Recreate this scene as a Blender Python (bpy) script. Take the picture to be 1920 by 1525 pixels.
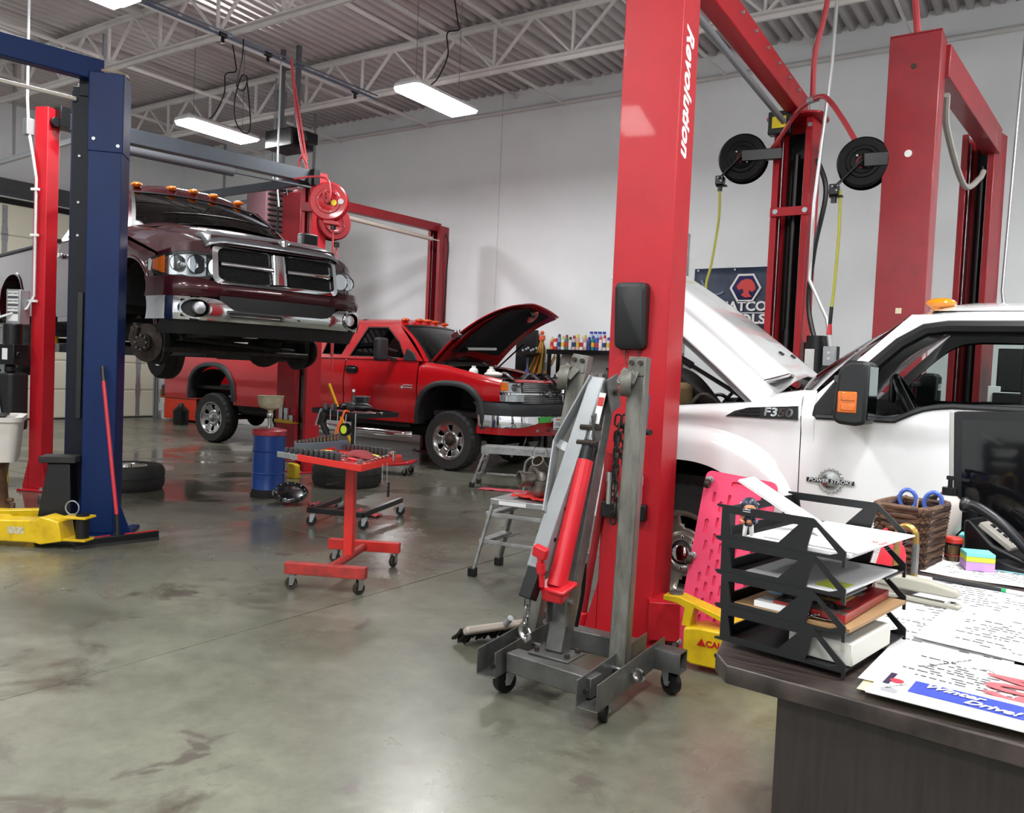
import bpy, bmesh, math, random
from mathutils import Vector, Matrix, Euler
for o in list(bpy.data.objects): bpy.data.objects.remove(o)
S = bpy.context.scene
COL = S.collection
PI = math.pi
R = math.radians
rnd = random.Random(7)

# ---------------------------------------------------------------- camera, world, exposure
EYE = 1.40
cam = bpy.data.cameras.new('camera')
camo = bpy.data.objects.new('camera', cam); COL.objects.link(camo)
cam.sensor_fit = 'HORIZONTAL'; cam.sensor_width = 36.0; cam.lens = 36.0*1555/1920
cam.clip_start = 0.05; cam.clip_end = 100
yaw, pit, rol = R(33.7), R(2.35), R(2.52)
fw = Vector((-math.sin(yaw)*math.cos(pit), math.cos(yaw)*math.cos(pit), -math.sin(pit)))
rt = Vector((math.cos(yaw), math.sin(yaw), 0)); up = rt.cross(fw)
rt2 = math.cos(rol)*rt+math.sin(rol)*up; up2 = -math.sin(rol)*rt+math.cos(rol)*up
mw = Matrix((rt2, up2, -fw)).transposed().to_4x4(); mw.translation = (0, 0, EYE)
camo.matrix_world = mw
S.camera = camo
w = bpy.data.worlds.new('world'); S.world = w; w.use_nodes = True
w.node_tree.nodes['Background'].inputs[0].default_value = (0.8, 0.9, 1, 1)
w.node_tree.nodes['Background'].inputs[1].default_value = 0.05
vs = S.view_settings
vs.view_transform = 'Standard'; vs.look = 'None'; vs.gamma = 1; vs.use_curve_mapping = False
vs.exposure = 1.35
LAMP = 36.0

# ---------------------------------------------------------------- materials
def lin(c):
    if isinstance(c, str):
        c = c.lstrip('#'); c = [int(c[i:i+2], 16)/255 for i in (0, 2, 4)]
    return tuple(x/12.92 if x <= .04045 else ((x+.055)/1.055)**2.4 for x in c)+(1,)
MATS = {}
def pm(name, col, rough=.5, metal=0, var=0, scale=6, col2=None, bump=0, bscale=40, coat=0, spec=.5, trans=0, emit=0, alpha=1, rvar=0, wear=.5, ior=1.45, stretch=None):
    """procedural principled material: colour mottled by noise between col and col2"""
    if name in MATS: return MATS[name]
    m = bpy.data.materials.new(name); m.use_nodes = True; MATS[name] = m
    nt = m.node_tree; N = nt.nodes; L = nt.links; b = N['Principled BSDF']
    c = lin(col)
    b.inputs['Base Color'].default_value = c
    b.inputs['Roughness'].default_value = rough; b.inputs['Metallic'].default_value = metal
    b.inputs['Coat Weight'].default_value = coat; b.inputs['Coat Roughness'].default_value = .04
    b.inputs['Specular IOR Level'].default_value = spec; b.inputs['Transmission Weight'].default_value = trans
    b.inputs['Alpha'].default_value = alpha; b.inputs['IOR'].default_value = ior
    if emit:
        b.inputs['Emission Color'].default_value = c; b.inputs['Emission Strength'].default_value = emit
    tc = None
    def coords():
        nonlocal tc
        if tc is None:
            tc = N.new('ShaderNodeTexCoord')
            if stretch:
                mp = N.new('ShaderNodeMapping'); L.new(tc.outputs['Object'], mp.inputs[0]); mp.inputs['Scale'].default_value = stretch
                tc = mp
        return tc.outputs['Object'] if 'Object' in tc.outputs else tc.outputs[0]
    if var or col2 or rvar:
        n = N.new('ShaderNodeTexNoise'); n.inputs['Scale'].default_value = scale; n.inputs['Detail'].default_value = 6
        n.inputs['Roughness'].default_value = .6
        L.new(coords(), n.inputs['Vector'])
        rp = N.new('ShaderNodeValToRGB'); L.new(n.outputs['Fac'], rp.inputs[0])
        c2 = lin(col2) if col2 else tuple(max(0, x*(1-var)) for x in c[:3])+(1,)
        rp.color_ramp.elements[0].position = wear-.18; rp.color_ramp.elements[1].position = wear+.18
        rp.color_ramp.elements[0].color = c2; rp.color_ramp.elements[1].color = c
        L.new(rp.outputs[0], b.inputs['Base Color'])
        if rvar:
            mr = N.new('ShaderNodeMapRange'); L.new(n.outputs['Fac'], mr.inputs[0])
            mr.inputs[1].default_value = .3; mr.inputs[2].default_value = .7
            mr.inputs[3].default_value = rough+rvar; mr.inputs[4].default_value = max(.03, rough-rvar)
            L.new(mr.outputs[0], b.inputs['Roughness'])
    if bump:
        n2 = N.new('ShaderNodeTexNoise'); n2.inputs['Scale'].default_value = bscale; n2.inputs['Detail'].default_value = 4
        L.new(coords(), n2.inputs['Vector'])
        bp = N.new('ShaderNodeBump'); bp.inputs['Strength'].default_value = bump; bp.inputs['Distance'].default_value = .01
        L.new(n2.outputs['Fac'], bp.inputs['Height']); L.new(bp.outputs[0], b.inputs['Normal'])
    return m
def glass(name, tint, dens=.5, rough=.02, ior=1.5):
    """thin tinted pane: transparent tint plus a mirror sheen by fresnel"""
    if name in MATS: return MATS[name]
    m = bpy.data.materials.new(name); m.use_nodes = True; MATS[name] = m
    nt = m.node_tree; N = nt.nodes; L = nt.links; N.remove(N['Principled BSDF'])
    t = N.new('ShaderNodeBsdfTransparent'); t.inputs[0].default_value = lin(tint)
    g = N.new('ShaderNodeBsdfGlossy'); g.inputs['Roughness'].default_value = rough
    f = N.new('ShaderNodeFresnel'); f.inputs[0].default_value = ior
    mx = N.new('ShaderNodeMixShader'); L.new(f.outputs[0], mx.inputs[0]); L.new(t.outputs[0], mx.inputs[1]); L.new(g.outputs[0], mx.inputs[2])
    L.new(mx.outputs[0], N['Material Output'].inputs[0])
    return m

# ---------------------------------------------------------------- mesh builder
class M:
    def __init__(s, T=None): s.v = []; s.f = []; s.T = T or Matrix()
    def add(s, vs, fs):
        k = len(s.v); T = s.T
        s.v += [tuple(T @ Vector(p)) for p in vs]; s.f += [tuple(i+k for i in q) for q in fs]; return s
    def box(s, c, d, rot=None):
        x, y, z = (a/2 for a in d)
        P = [Vector(p) for p in ((-x,-y,-z),(x,-y,-z),(x,y,-z),(-x,y,-z),(-x,-y,z),(x,-y,z),(x,y,z),(-x,y,z))]
        if rot is not None:
            E = rot if isinstance(rot, Matrix) else Euler(rot).to_matrix()
            P = [E @ p for p in P]
        c = Vector(c)
        return s.add([p+c for p in P], [(0,3,2,1),(4,5,6,7),(0,1,5,4),(1,2,6,5),(2,3,7,6),(3,0,4,7)])
    def bb(s, x0, x1, y0, y1, z0, z1): return s.box(((x0+x1)/2,(y0+y1)/2,(z0+z1)/2), (abs(x1-x0),abs(y1-y0),abs(z1-z0)))
    def beam(s, p0, p1, w, h, upv=(0,0,1)):
        """box-section bar from p0 to p1, w across, h along upv"""
        p0 = Vector(p0); p1 = Vector(p1); d = (p1-p0); l = d.length; d.normalize()
        u = Vector(upv); a = u.cross(d)
        if a.length < 1e-4: a = Vector((1,0,0)).cross(d)
        a.normalize(); u = d.cross(a)
        E = Matrix((d, a, u)).transposed()
        return s.box((p0+p1)/2, (l, w, h), E)
    def cyl(s, p0, p1, r0, r1=None, n=16, cap=True):
        r1 = r0 if r1 is None else r1
        p0 = Vector(p0); p1 = Vector(p1); d = (p1-p0).normalized()
        a = d.orthogonal().normalized(); b = d.cross(a)
        vs = []
        for p, r in ((p0, r0), (p1, r1)):
            for i in range(n):
                t = 2*PI*i/n; vs.append(p+r*(math.cos(t)*a+math.sin(t)*b))
        fs = [(i, (i+1) % n, n+(i+1) % n, n+i) for i in range(n)]
        if cap: fs += [tuple(range(n-1, -1, -1)), tuple(range(n, 2*n))]
        return s.add(vs, fs)
    def tube(s, pts, r, n=8, closed=False, cap=True):
        P = [Vector(p) for p in pts]; m = len(P)
        T = []
        for i in range(m):
            if closed: d = P[(i+1) % m]-P[i-1]
            else: d = P[min(i+1, m-1)]-P[max(i-1, 0)]
            T.append(d.normalized())
        a = T[0].orthogonal().normalized(); vs = []
        for i in range(m):
            a = (a-T[i]*a.dot(T[i])).normalized(); b = T[i].cross(a)
            rr = r[i] if isinstance(r, (list, tuple)) else r
            for k in range(n):
                t = 2*PI*k/n; vs.append(P[i]+rr*(math.cos(t)*a+math.sin(t)*b))
        fs = []
        for i in range(m if closed else m-1):
            j = (i+1) % m
            for k in range(n):
                fs.append((i*n+k, i*n+(k+1) % n, j*n+(k+1) % n, j*n+k))
        if cap and not closed: fs += [tuple(range(n-1, -1, -1)), tuple(range((m-1)*n, m*n))]
        return s.add(vs, fs)
    def lathe(s, prof, n=24, o=(0,0,0), axis='z', close=False):
        o = Vector(o); vs = []
        for r, z in prof:
            for i in range(n):
                t = 2*PI*i/n; c, q = r*math.cos(t), r*math.sin(t)
                vs.append(o+Vector({'z': (c,q,z), 'y': (c,z,q), 'x': (z,c,q)}[axis]))
        fs = []
        m = len(prof)
        for j in range(m if close else m-1):
            k = (j+1) % m
            for i in range(n): fs.append((j*n+i, j*n+(i+1) % n, k*n+(i+1) % n, k*n+i))
        if not close:
            if prof[0][0] > 1e-5: fs.append(tuple(range(n-1, -1, -1)))
            if prof[-1][0] > 1e-5: fs.append(tuple(range((m-1)*n, m*n)))
        return s.add(vs, fs)
    def prism(s, poly, a, b, ax='z'):
        """polygon extruded from a to b along ax; poly in (x,y),(x,z) or (y,z)"""
        mk = {'z': lambda p, h: (p[0], p[1], h), 'y': lambda p, h: (p[0], h, p[1]), 'x': lambda p, h: (h, p[0], p[1])}[ax]
        n = len(poly); vs = [mk(p, a) for p in poly]+[mk(p, b) for p in poly]
        return s.add(vs, [(i, (i+1) % n, n+(i+1) % n, n+i) for i in range(n)]+[tuple(range(n-1, -1, -1)), tuple(range(n, 2*n))])
    def grid(s, rows):
        m = len(rows); n = len(rows[0])
        return s.add([p for r in rows for p in r], [(i*n+j, i*n+j+1, (i+1)*n+j+1, (i+1)*n+j) for i in range(m-1) for j in range(n-1)])
    def ring(s, A, B, closed=True):
        n = len(A)
        return s.add(list(A)+list(B), [(i, (i+1) % n, n+(i+1) % n, n+i) for i in range(n if closed else n-1)])
    def sphere(s, c, r, n=16, m=8, sc=(1,1,1)):
        k = len(s.v); vs = []
        for j in range(m+1):
            t = PI*j/m
            for i in range(n):
                p = 2*PI*i/n
                vs.append((c[0]+sc[0]*r*math.sin(t)*math.cos(p), c[1]+sc[1]*r*math.sin(t)*math.sin(p), c[2]+sc[2]*r*math.cos(t)))
        return s.add(vs, [(j*n+i, j*n+(i+1) % n, (j+1)*n+(i+1) % n, (j+1)*n+i) for j in range(m) for i in range(n)])
    def build(s, name, mat, parent=None, bevel=0, solid=0, smooth=38, seg=2, off=0, sub=0, weld=True, cut=None):
        me = bpy.data.meshes.new(name); me.from_pydata(s.v, [], s.f)
        bm = bmesh.new(); bm.from_mesh(me)
        if weld: bmesh.ops.remove_doubles(bm, verts=bm.verts, dist=1e-5)
        bmesh.ops.recalc_face_normals(bm, faces=bm.faces)
        bm.to_mesh(me); bm.free()
        me.materials.append(mat)
        o = bpy.data.objects.new(name, me); COL.objects.link(o)
        if parent is not None: o.parent = parent
        if smooth and not bevel:
            me.shade_smooth(); me.set_sharp_from_angle(angle=R(smooth))
        if solid:
            q = o.modifiers.new('solid', 'SOLIDIFY'); q.thickness = solid; q.offset = off
        if sub:
            q = o.modifiers.new('sub', 'SUBSURF'); q.levels = sub; q.render_levels = sub
        if bevel:
            q = o.modifiers.new('bevel', 'BEVEL'); q.width = bevel; q.segments = seg; q.limit_method = 'ANGLE'; q.angle_limit = R(40)
            me.shade_smooth(); me.set_sharp_from_angle(angle=R(50))
            q.harden_normals = False
        return o
def tag(o, label, cat, group=None, kind=None):
    o['label'] = label
    if cat: o['category'] = cat
    if group: o['group'] = group
    if kind: o['kind'] = kind
    return o
def thing(name, label, cat, loc=(0,0,0), rz=0, group=None, rot=None):
    o = bpy.data.objects.new(name, None); COL.objects.link(o)
    o.empty_display_size = .05
    o.location = loc; o.rotation_euler = rot if rot is not None else (0, 0, rz)
    return tag(o, label, cat, group)
def dup(root, loc=None, rz=None, label=None, rot=None):
    def cp(o, par):
        c = o.copy(); COL.objects.link(c)
        if par is not None: c.parent = par
        for ch in list(o.children): cp(ch, c)
        return c
    kids = list(root.children)
    r = root.copy(); COL.objects.link(r)
    for ch in kids: cp(ch, r)
    if loc is not None: r.location = loc
    if rot is not None: r.rotation_euler = rot
    elif rz is not None: r.rotation_euler = (0, 0, rz)
    if label: r['label'] = label
    return r
def share(name, src, parent, loc=(0,0,0), rot=(0,0,0), mat=None):
    """another object on the same mesh data"""
    o = bpy.data.objects.new(name, src.data); COL.objects.link(o); o.parent = parent
    o.location = loc; o.rotation_euler = rot
    for md in src.modifiers:
        q = o.modifiers.new(md.name, md.type)
        for a in ('thickness','offset','width','segments','limit_method','angle_limit','levels','render_levels'):
            if hasattr(md, a): setattr(q, a, getattr(md, a))
    return o
def text(name, s, size, mat, parent, T, ext=.001, wx=1, fat=0, shear=0, align='CENTER'):
    c = bpy.data.curves.new('t', 'FONT'); c.body = s; c.size = size; c.extrude = ext; c.align_x = align; c.align_y = 'CENTER'
    c.offset = fat; c.shear = shear; c.resolution_u = 3
    o = bpy.data.objects.new('t', c); COL.objects.link(o)
    dg = bpy.context.evaluated_depsgraph_get()
    me = bpy.data.meshes.new_from_object(o.evaluated_get(dg))
    bpy.data.objects.remove(o)
    me.transform(T @ Matrix.Diagonal((wx, 1, 1, 1)))
    me.name = name; me.materials.clear(); me.materials.append(mat)
    q = bpy.data.objects.new(name, me); COL.objects.link(q); q.parent = parent
    return q
def frame(o, x, y):
    """matrix with origin o, local x along x, y along y"""
    x = Vector(x).normalized(); z = x.cross(Vector(y)).normalized(); y = z.cross(x)
    T = Matrix((x, y, z)).transposed().to_4x4(); T.translation = o; return T
def struct(o): o['kind'] = 'structure'; return o
def rpoly(w, h, r, n=4, cx=0, cy=0):
    """rounded rectangle outline"""
    P = []
    for qx, qy, a0 in ((1,1,0),(-1,1,90),(-1,-1,180),(1,-1,270)):
        for k in range(n+1):
            a = R(a0+90*k/n); P.append((cx+qx*(w/2-r)+r*math.cos(a), cy+qy*(h/2-r)+r*math.sin(a)))
    return P
def lerp(a, b, t): return a+(b-a)*t
def interp(P, x):
    """piecewise linear through sorted (x, v) pairs"""
    if x <= P[0][0]: return P[0][1]
    for (a, u), (b, v) in zip(P, P[1:]):
        if x <= b: return u+(v-u)*(x-a)/(b-a) if b > a else v
    return P[-1][1]
def catm(P, n=8, closed=False):
    P = [Vector(p) for p in P]; m = len(P); out = []
    for i in range(m if closed else m-1):
        p1, p2 = P[i], P[(i+1) % m]
        p0 = P[i-1] if (i or closed) else 2*p1-p2
        p3 = P[(i+2) % m] if (i+2 < m or closed) else 2*p2-p1
        for k in range(n):
            t = k/n
            out.append(.5*((2*p1)+(-p0+p2)*t+(2*p0-5*p1+4*p2-p3)*t*t+(-p0+3*p1-3*p2+p3)*t**3))
    if not closed: out.append(P[-1])
    return out
# ---------------------------------------------------------------- shared materials
white_wall = pm('white_wall_paint', '#eef1f3', .65, var=.06, scale=1.2, bump=.06, bscale=30)
steel_w = pm('white_steel', '#e2dedc', .5, var=.12, scale=4)
deck_m = pm('deck_steel', '#d6cfcf', .55, var=.15, scale=2)
red = pm('lift_red', '#b01622', .46, var=.12, scale=5, coat=.05, spec=.4, bump=.05, bscale=60)
dred = pm('lift_dark_red', '#8f1822', .42, var=.25, scale=6, coat=.2, bump=.05, bscale=60)
blue = pm('lift_blue', '#0b2452', .45, var=.15, scale=5, spec=.25)
dblue = pm('lift_navy', '#050a18', .5, var=.2, scale=5, spec=.3)
yellow = pm('yellow_paint', '#d8b516', .35, col2='#a8860c', scale=9, coat=.2, wear=.35)
black = pm('black_plastic', '#17181a', .45, var=.2, scale=12)
sblack = pm('satin_black', '#0d0e10', .35, var=.2, scale=12)
rubber = pm('rubber', '#1d1d1e', .75, col2='#2a2826', scale=12, bump=.15, bscale=120)
dark = pm('underbody_dark', '#0f0f10', .75, col2='#1f1c19', scale=8, bump=.1)
rust = pm('rusty_iron', '#4a4039', .6, col2='#2c2522', metal=.5, scale=18, bump=.2, bscale=70)
steel = pm('bare_steel', '#8f9092', .35, metal=.85, col2='#5d5c5a', scale=15, wear=.4)
chrome = pm('chrome', '#e3e5e8', .07, metal=1)
dchrome = pm('dull_chrome', '#b8b9ba', .22, metal=1, col2='#8d8a86', scale=12, wear=.4)
alu = pm('aluminium', '#a8aaab', .38, metal=.75, col2='#7d7d7b', scale=12, wear=.42)
galv = pm('galvanised', '#a9adb0', .4, metal=.6, var=.15, scale=20)
cgrey = pm('crane_grey', '#5d5e5c', .38, metal=.45, col2='#474642', scale=11, wear=.43, rvar=.1)
clgrey = pm('crane_light_grey', '#8d9193', .32, metal=.35, col2='#85888a', scale=9, wear=.4)
amber = pm('amber_lens', '#e0701c', .12, coat=.6, var=.2, scale=40)
white_p = pm('white_plastic', '#dcdcda', .4)
paper = pm('paper', '#e3e3e3', .7, var=.02, scale=5)
paper_g = pm('paper_grey', '#cfd0d0', .7, var=.04, scale=5)
ink = pm('ink_grey', '#4a4a50', .7)
ink_b = pm('ink_black', '#222226', .7)
cinnabar = pm('red_plastic', '#c21f2a', .3, coat=.3, var=.1, scale=6)
def clear(): pass
# ---------------------------------------------------------------- lamps (the room's own high-bay fixtures, plus one added for the garage door)
lens_m = pm('lamp_lens', '#ffffff', .4, emit=LAMP)
hood_m = pm('lamp_hood', '#d8d8d8', .45)
def lamp(x, y, z, label, rz=0, cord=True):
    t = thing('high_bay_lamp', label, 'lamp', (x, y, z), rz, 'suspended high bay lamps')
    w, l = .21, .62
    le = M(); q0 = [(-w, -l+.06), (w, -l+.06), (w, l-.06), (-w, l-.06)]; q1 = [(x*.93, y*.985) for x, y in q0]
    le.ring([(x, y, -.006) for x, y in q0], [(x, y, -.04) for x, y in q1]).add([(x, y, -.04) for x, y in q1], [(0,1,2,3)]); le.build('lens', lens_m, t, smooth=0)
    h = M(); prof = [(-w, -.005), (-w, .03), (-w+.1, .085), (w-.1, .085), (w, .03), (w, -.005), (w-.025, -.005), (w-.025, .02), (-w+.025, .02), (-w+.025, -.005)]
    h.prism(prof, -l+.05, l-.05, 'y')
    for s in (-1, 1):
        h.add([(-w, s*(l-.05), -.005), (w, s*(l-.05), -.005), (w, s*(l-.05), .03), (w-.1, s*(l-.05), .085), (-w+.1, s*(l-.05), .085), (-w, s*(l-.05), .03),
               (-w+.06, s*l, -.005), (w-.06, s*l, -.005), (w-.06, s*l, .03), (-w+.06, s*l, .03)],
              [(0,1,7,6), (1,2,8,7), (2,3,8), (3,4,9,8), (4,5,9), (5,0,6,9), (6,7,8,9)])
    h.build('hood', hood_m, t)
    for s in (-.42, .42):
        M().tube([(0, s, .085), (0, s, .18)], .006, 5).tube([(0, s, .18), (.0, s, 1.35)], .004, 5).build('hanger_wire', steel, t)
    if cord:
        M().tube(catm([(0, -.2, .085), (.12, -.15, .2), (.18, -.05, .5), (.1, .02, .8), (.22, .1, .85), (.15, .15, 1.0), (.1, .1, 1.38)]), .009, 6).build('power_cord', sblack, t)
    return t
lamp(-6.72, 8.1, 4.75, 'lit lamp nearest the middle of the ceiling, right of the two bright ones')
lamp(-10.55, 7.75, 4.75, 'lit lamp above the raised maroon pickup, left of the two bright ones')
lamp(-7.62, 3.98, 4.75, 'lit lamp cut off by the top edge, above the blue lift post')
for x, y, lb in ((-3.2, .3, 'above the floor behind the viewer'), (.6, 3.2, 'above the desk and trays'), (.6, .3, 'above the viewer'), (-7.6, .4, 'above the near end of the blue lift'), (1.4, 7.2, 'above the white pickup bed'), (-3.4, -2.5, 'near the front wall, left'), (4.2, 3.4, 'right of the desk'), (-14.7, 5.3, 'added to brighten the garage door'), (.6, -2.5, 'near the front wall, right'), (4.5, 7.5, 'by the right end of the back wall')):  # garage door lamp is an unseen addition that brightens the door
    lamp(x, y, 4.75, 'lit lamp outside the photograph, '+lb, cord=False)

# ---------------------------------------------------------------- floor: concrete slabs with recessed joints
def concrete():
    m = bpy.data.materials.new('polished_concrete'); m.use_nodes = True
    nt = m.node_tree; N = nt.nodes; L = nt.links; b = N['Principled BSDF']
    g = N.new('ShaderNodeNewGeometry')
    def noise(sc, det=8, ro=.6, dist=0):
        n = N.new('ShaderNodeTexNoise'); n.inputs['Scale'].default_value = sc; n.inputs['Detail'].default_value = det
        n.inputs['Roughness'].default_value = ro; n.inputs['Distortion'].default_value = dist
        L.new(g.outputs['Position'], n.inputs['Vector']); return n.outputs['Fac']
    def ramp(f, *st):
        r = N.new('ShaderNodeValToRGB'); L.new(f, r.inputs[0]); e = r.color_ramp.elements
        while len(e) < len(st): e.new(.5)
        for q, (p, c) in zip(e, st): q.position = p; q.color = c if len(c) == 4 else lin(c)
        return r.outputs[0]
    def mix(f, a, c, mode='MIX'):
        x = N.new('ShaderNodeMix'); x.data_type = 'RGBA'; x.blend_type = mode
        if isinstance(f, float): x.inputs[0].default_value = f
        else: L.new(f, x.inputs[0])
        for s, k in ((6, a), (7, c)):
            if isinstance(k, str): x.inputs[s].default_value = lin(k)
            else: L.new(k, x.inputs[s])
        return x.outputs[2]
    base = ramp(noise(.55, 8, .62, .6), (.3, '#55564a'), (.5, '#6e6f62'), (.7, '#848576'))
    fine = ramp(noise(9, 10, .7), (.35, '#85857c'), (.65, '#ffffff'))
    c1 = mix(.35, base, fine, 'MULTIPLY')
    oil = ramp(noise(1.1, 8, .65, 1.2), (.56, (0,0,0,1)), (.68, (1,1,1,1)))
    c2 = mix(oil, c1, '#4c463b')
    spots = ramp(noise(3.4, 6, .55, .4), (.63, (0,0,0,1)), (.68, (1,1,1,1)))
    c3 = mix(spots, c2, '#57524a')
    # grimy, damp zone around the raised pickup: distance from a point on the floor
    d = N.new('ShaderNodeVectorMath'); d.operation = 'DISTANCE'; L.new(g.outputs['Position'], d.inputs[0]); d.inputs[1].default_value = (-9.0, 5.6, 0)
    mr = N.new('ShaderNodeMapRange'); L.new(d.outputs['Value'], mr.inputs[0]); mr.inputs[1].default_value = 5.6; mr.inputs[2].default_value = 2.0
    ad = N.new('ShaderNodeMath'); ad.operation = 'MULTIPLY'; L.new(mr.outputs[0], ad.inputs[0]); L.new(ramp(noise(.8, 6, .6, .5), (.3, (.25,)*3+(1,)), (.6, (1,1,1,1))), ad.inputs[1])
    c4 = mix(ad.outputs[0], c3, '#4f4b43')
    L.new(c4, b.inputs['Base Color'])
    rr = ramp(noise(.7, 8, .6, .8), (.3, (.22,)*3+(1,)), (.7, (.42,)*3+(1,)))
    wet = ramp(noise(.95, 5, .5, .6), (.47, (1,1,1,1)), (.54, (0,0,0,1)))
    wm = N.new('ShaderNodeMath'); wm.operation = 'MULTIPLY'; L.new(mr.outputs[0], wm.inputs[0]); L.new(wet, wm.inputs[1])
    r2 = mix(wm.outputs[0], rr, '#202020')
    L.new(r2, b.inputs['Roughness'])
    bp = N.new('ShaderNodeBump'); bp.inputs['Strength'].default_value = .05; bp.inputs['Distance'].default_value = .01
    L.new(noise(14, 8, .7), bp.inputs['Height']); L.new(bp.outputs[0], b.inputs['Normal'])
    b.inputs['Specular IOR Level'].default_value = .5
    return m
conc = concrete()
floor = struct(M().bb(-17.7, 7.2, -4.2, 12.1, -.12, -.02).build('floor', pm('joint_filler', '#3c3a35', .8), smooth=0))
gx = [-17.5, -12.7, -8.1, -3.47, 1.15, 7.0]; gy = [-4.0, .15, 4.77, 9.4, 11.9]
for i in range(5):
    for j in range(4):
        M().bb(gx[i]+.004, gx[i+1]-.004, gy[j]+.004, gy[j+1]-.004, -.02, 0).build('slab', conc, floor, bevel=.002, seg=1)
# ---------------------------------------------------------------- walls
wb = struct(M().bb(-17.7, 7.2, 11.94, 12.1, -.05, 6.6).build('wall_back', white_wall, smooth=0))
px = [-17.5, -13.1, -8.4, -3.2, 1.6, 7.0]
for i in range(5):
    M().bb(px[i]+.004, px[i+1]-.004, 11.9, 11.94, 0, 6.5).build('wall_panel', white_wall, wb, bevel=.006, seg=1)
cream = pm('door_cream', '#e0dcc9', .5, var=.06, scale=2)
grey_wall = pm('grey_upper_wall', '#a9a7a6', .7, var=.06, scale=1.5)
wl = M().bb(-17.7, -17.5, 11.35, 11.95, 0, 4.4).bb(-17.7, -17.5, -4.1, 6.9, 0, 4.4).bb(-17.7, -17.5, -4.1, 11.95, 4.4, 6.6)
struct(wl.build('wall_left', white_wall, smooth=0))
struct(M().bb(7.0, 7.2, -4.1, 12, -.05, 6.6).build('wall_right', white_wall, smooth=0))
struct(M().bb(-17.7, 7.2, -4.2, -4.0, -.05, 6.6).build('wall_front', white_wall, smooth=0))
# sectional garage door in the left wall
door = struct(M().bb(-17.66, -17.6, 6.9, 11.35, 0, 4.4).build('door_1', dark, smooth=0))
for k in range(7):
    p = M(); z0, z1 = .02+k*.61, .02+k*.61+.602
    p.prism([(-17.6, z0), (-17.56, z0), (-17.545, z0+.03), (-17.545, z1-.03), (-17.56, z1), (-17.6, z1)], 6.92, 11.33, 'y')
    p.build('door_panel', cream, door, smooth=20)
for y in (8.05, 9.5, 10.95):
    for k in range(1, 7):
        M().bb(-17.545, -17.535, y-.06, y+.06, .02+k*.61-.14, .02+k*.61+.14).cyl((-17.53, y-.06, .02+k*.61), (-17.53, y+.06, .02+k*.61), .014, n=8).build('hinge_plate', galv, door)
    M().bb(-17.545, -17.538, y-.05, y+.05, .05, 4.25).build('stile', galv, door)
M().bb(-17.6, -17.5, 11.33, 11.42, 0, 4.5).bb(-17.5, -17.44, 11.36, 11.40, 0, 4.3).build('door_track', galv, door)
M().bb(-17.6, -17.53, 6.9, 11.35, 0, .03).build('bottom_seal', rubber, door)
tr = M()
for y, lb in ((11.2, 'far'), (7.0, 'near')): tag(M().beam((-17.3, y, 4.55), (-12.2, y, 4.75), .06, .08).bb(-12.32, -12.28, y-.02, y+.02, 4.7, 6.2).bb(-15.02, -14.98, y-.02, y+.02, 4.62, 6.2).build('overhead_door_track', galv), 'grey horizontal garage door track under the ceiling, '+lb+' one', 'door track')
struct(M().bb(-17.52, -17.42, 6.7, 11.6, 4.42, 4.75).build('trim_1', pm('spring_grey', '#55565a', .5)))

# ---------------------------------------------------------------- ceiling: ribbed deck on open-web joists
rows = []
x = -17.6; prof = []
while x < 7.1:
    prof += [(x, 6.2), (x+.07, 6.2), (x+.095, 6.28), (x+.15, 6.28)]; x += .175
ceil = struct(M().grid([[(a, -4.1, b) for a, b in prof], [(a, 12.0, b) for a, b in prof]]).build('ceiling', deck_m, smooth=20, solid=.01, off=1))
ceil_top = struct(M().bb(-17.7, 7.2, -4.2, 12.1, 6.45, 6.6).build('trim_2', dark, smooth=0))
web_src = None
for jy, x0, x1, fine in ((9.35, -17.4, 6.9, 1), (6.75, -17.4, 6.9, 1), (4.15, -17.4, 6.9, 1), (1.55, -17.4, 6.9, 0), (-1.05, -17.4, 6.9, 0)):
    j = bpy.data.objects.new('joist', None); COL.objects.link(j); j.parent = ceil; j.location = (0, jy, 0)
    for nm, z in (('top_chord', 6.14), ('bottom_chord', 5.52)):
        M().bb(x0, x1, -.075, -.01, z-.006, z+.006).bb(x0, x1, -.016, -.008, z-.055, z+.05).bb(x0, x1, .01, .075, z-.006, z+.006).bb(x0, x1, .008, .016, z-.055, z+.05).build(nm, steel_w, j, smooth=0)
    if web_src is None:
        a = M().beam((0, 0, 0), (0, 0, .6), .035, .03, (1, 0, 0)).build('web', steel_w, j); b = M().beam((0, 0, 0), (.62, 0, .6), .035, .03).build('web', steel_w, j); c = M().beam((0, 0, 0), (-.62, 0, .6), .035, .03).build('web', steel_w, j)
        web_src = (a, b, c); a.location = b.location = c.location = (x0+.7, 0, 5.53)
        start = x0+.7+1.24
    else: start = x0+.7
    x = start
    while x < (x1-.7 if fine else x0+6):
        for q in web_src: share('web', q, j, (x, 0, 5.53))
        x += 1.24
for x, z, y0 in ((-14.6, 5.86, -4), (-12.3, 5.86, -4), (-9.98, 5.86, -4), (-7.15, 5.87, -4), (-4.4, 5.87, -4), (-10.9, 6.12, -4), (-8.1, 6.12, -4), (-6.66, 6.12, -4), (-3.2, 6.12, -4), (-1.9, 5.87, -4), (.6, 5.87, -4)):
    M().bb(x-.02, x+.02, y0, 11.9, z-.004, z+.004).bb(x-.004, x+.004, y0, 11.9, z-.045, z).build('bridging_bar', steel_w, ceil, smooth=0)
cd = M().tube([(-17.4, 11.84, 5.88), (6.9, 11.84, 5.84)], .035, 10)
tag(cd.build('wall_pipe', pm('pipe_white', '#d0d0cf', .5)), 'long white pipe running along the top of the back wall', 'pipe')
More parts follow.
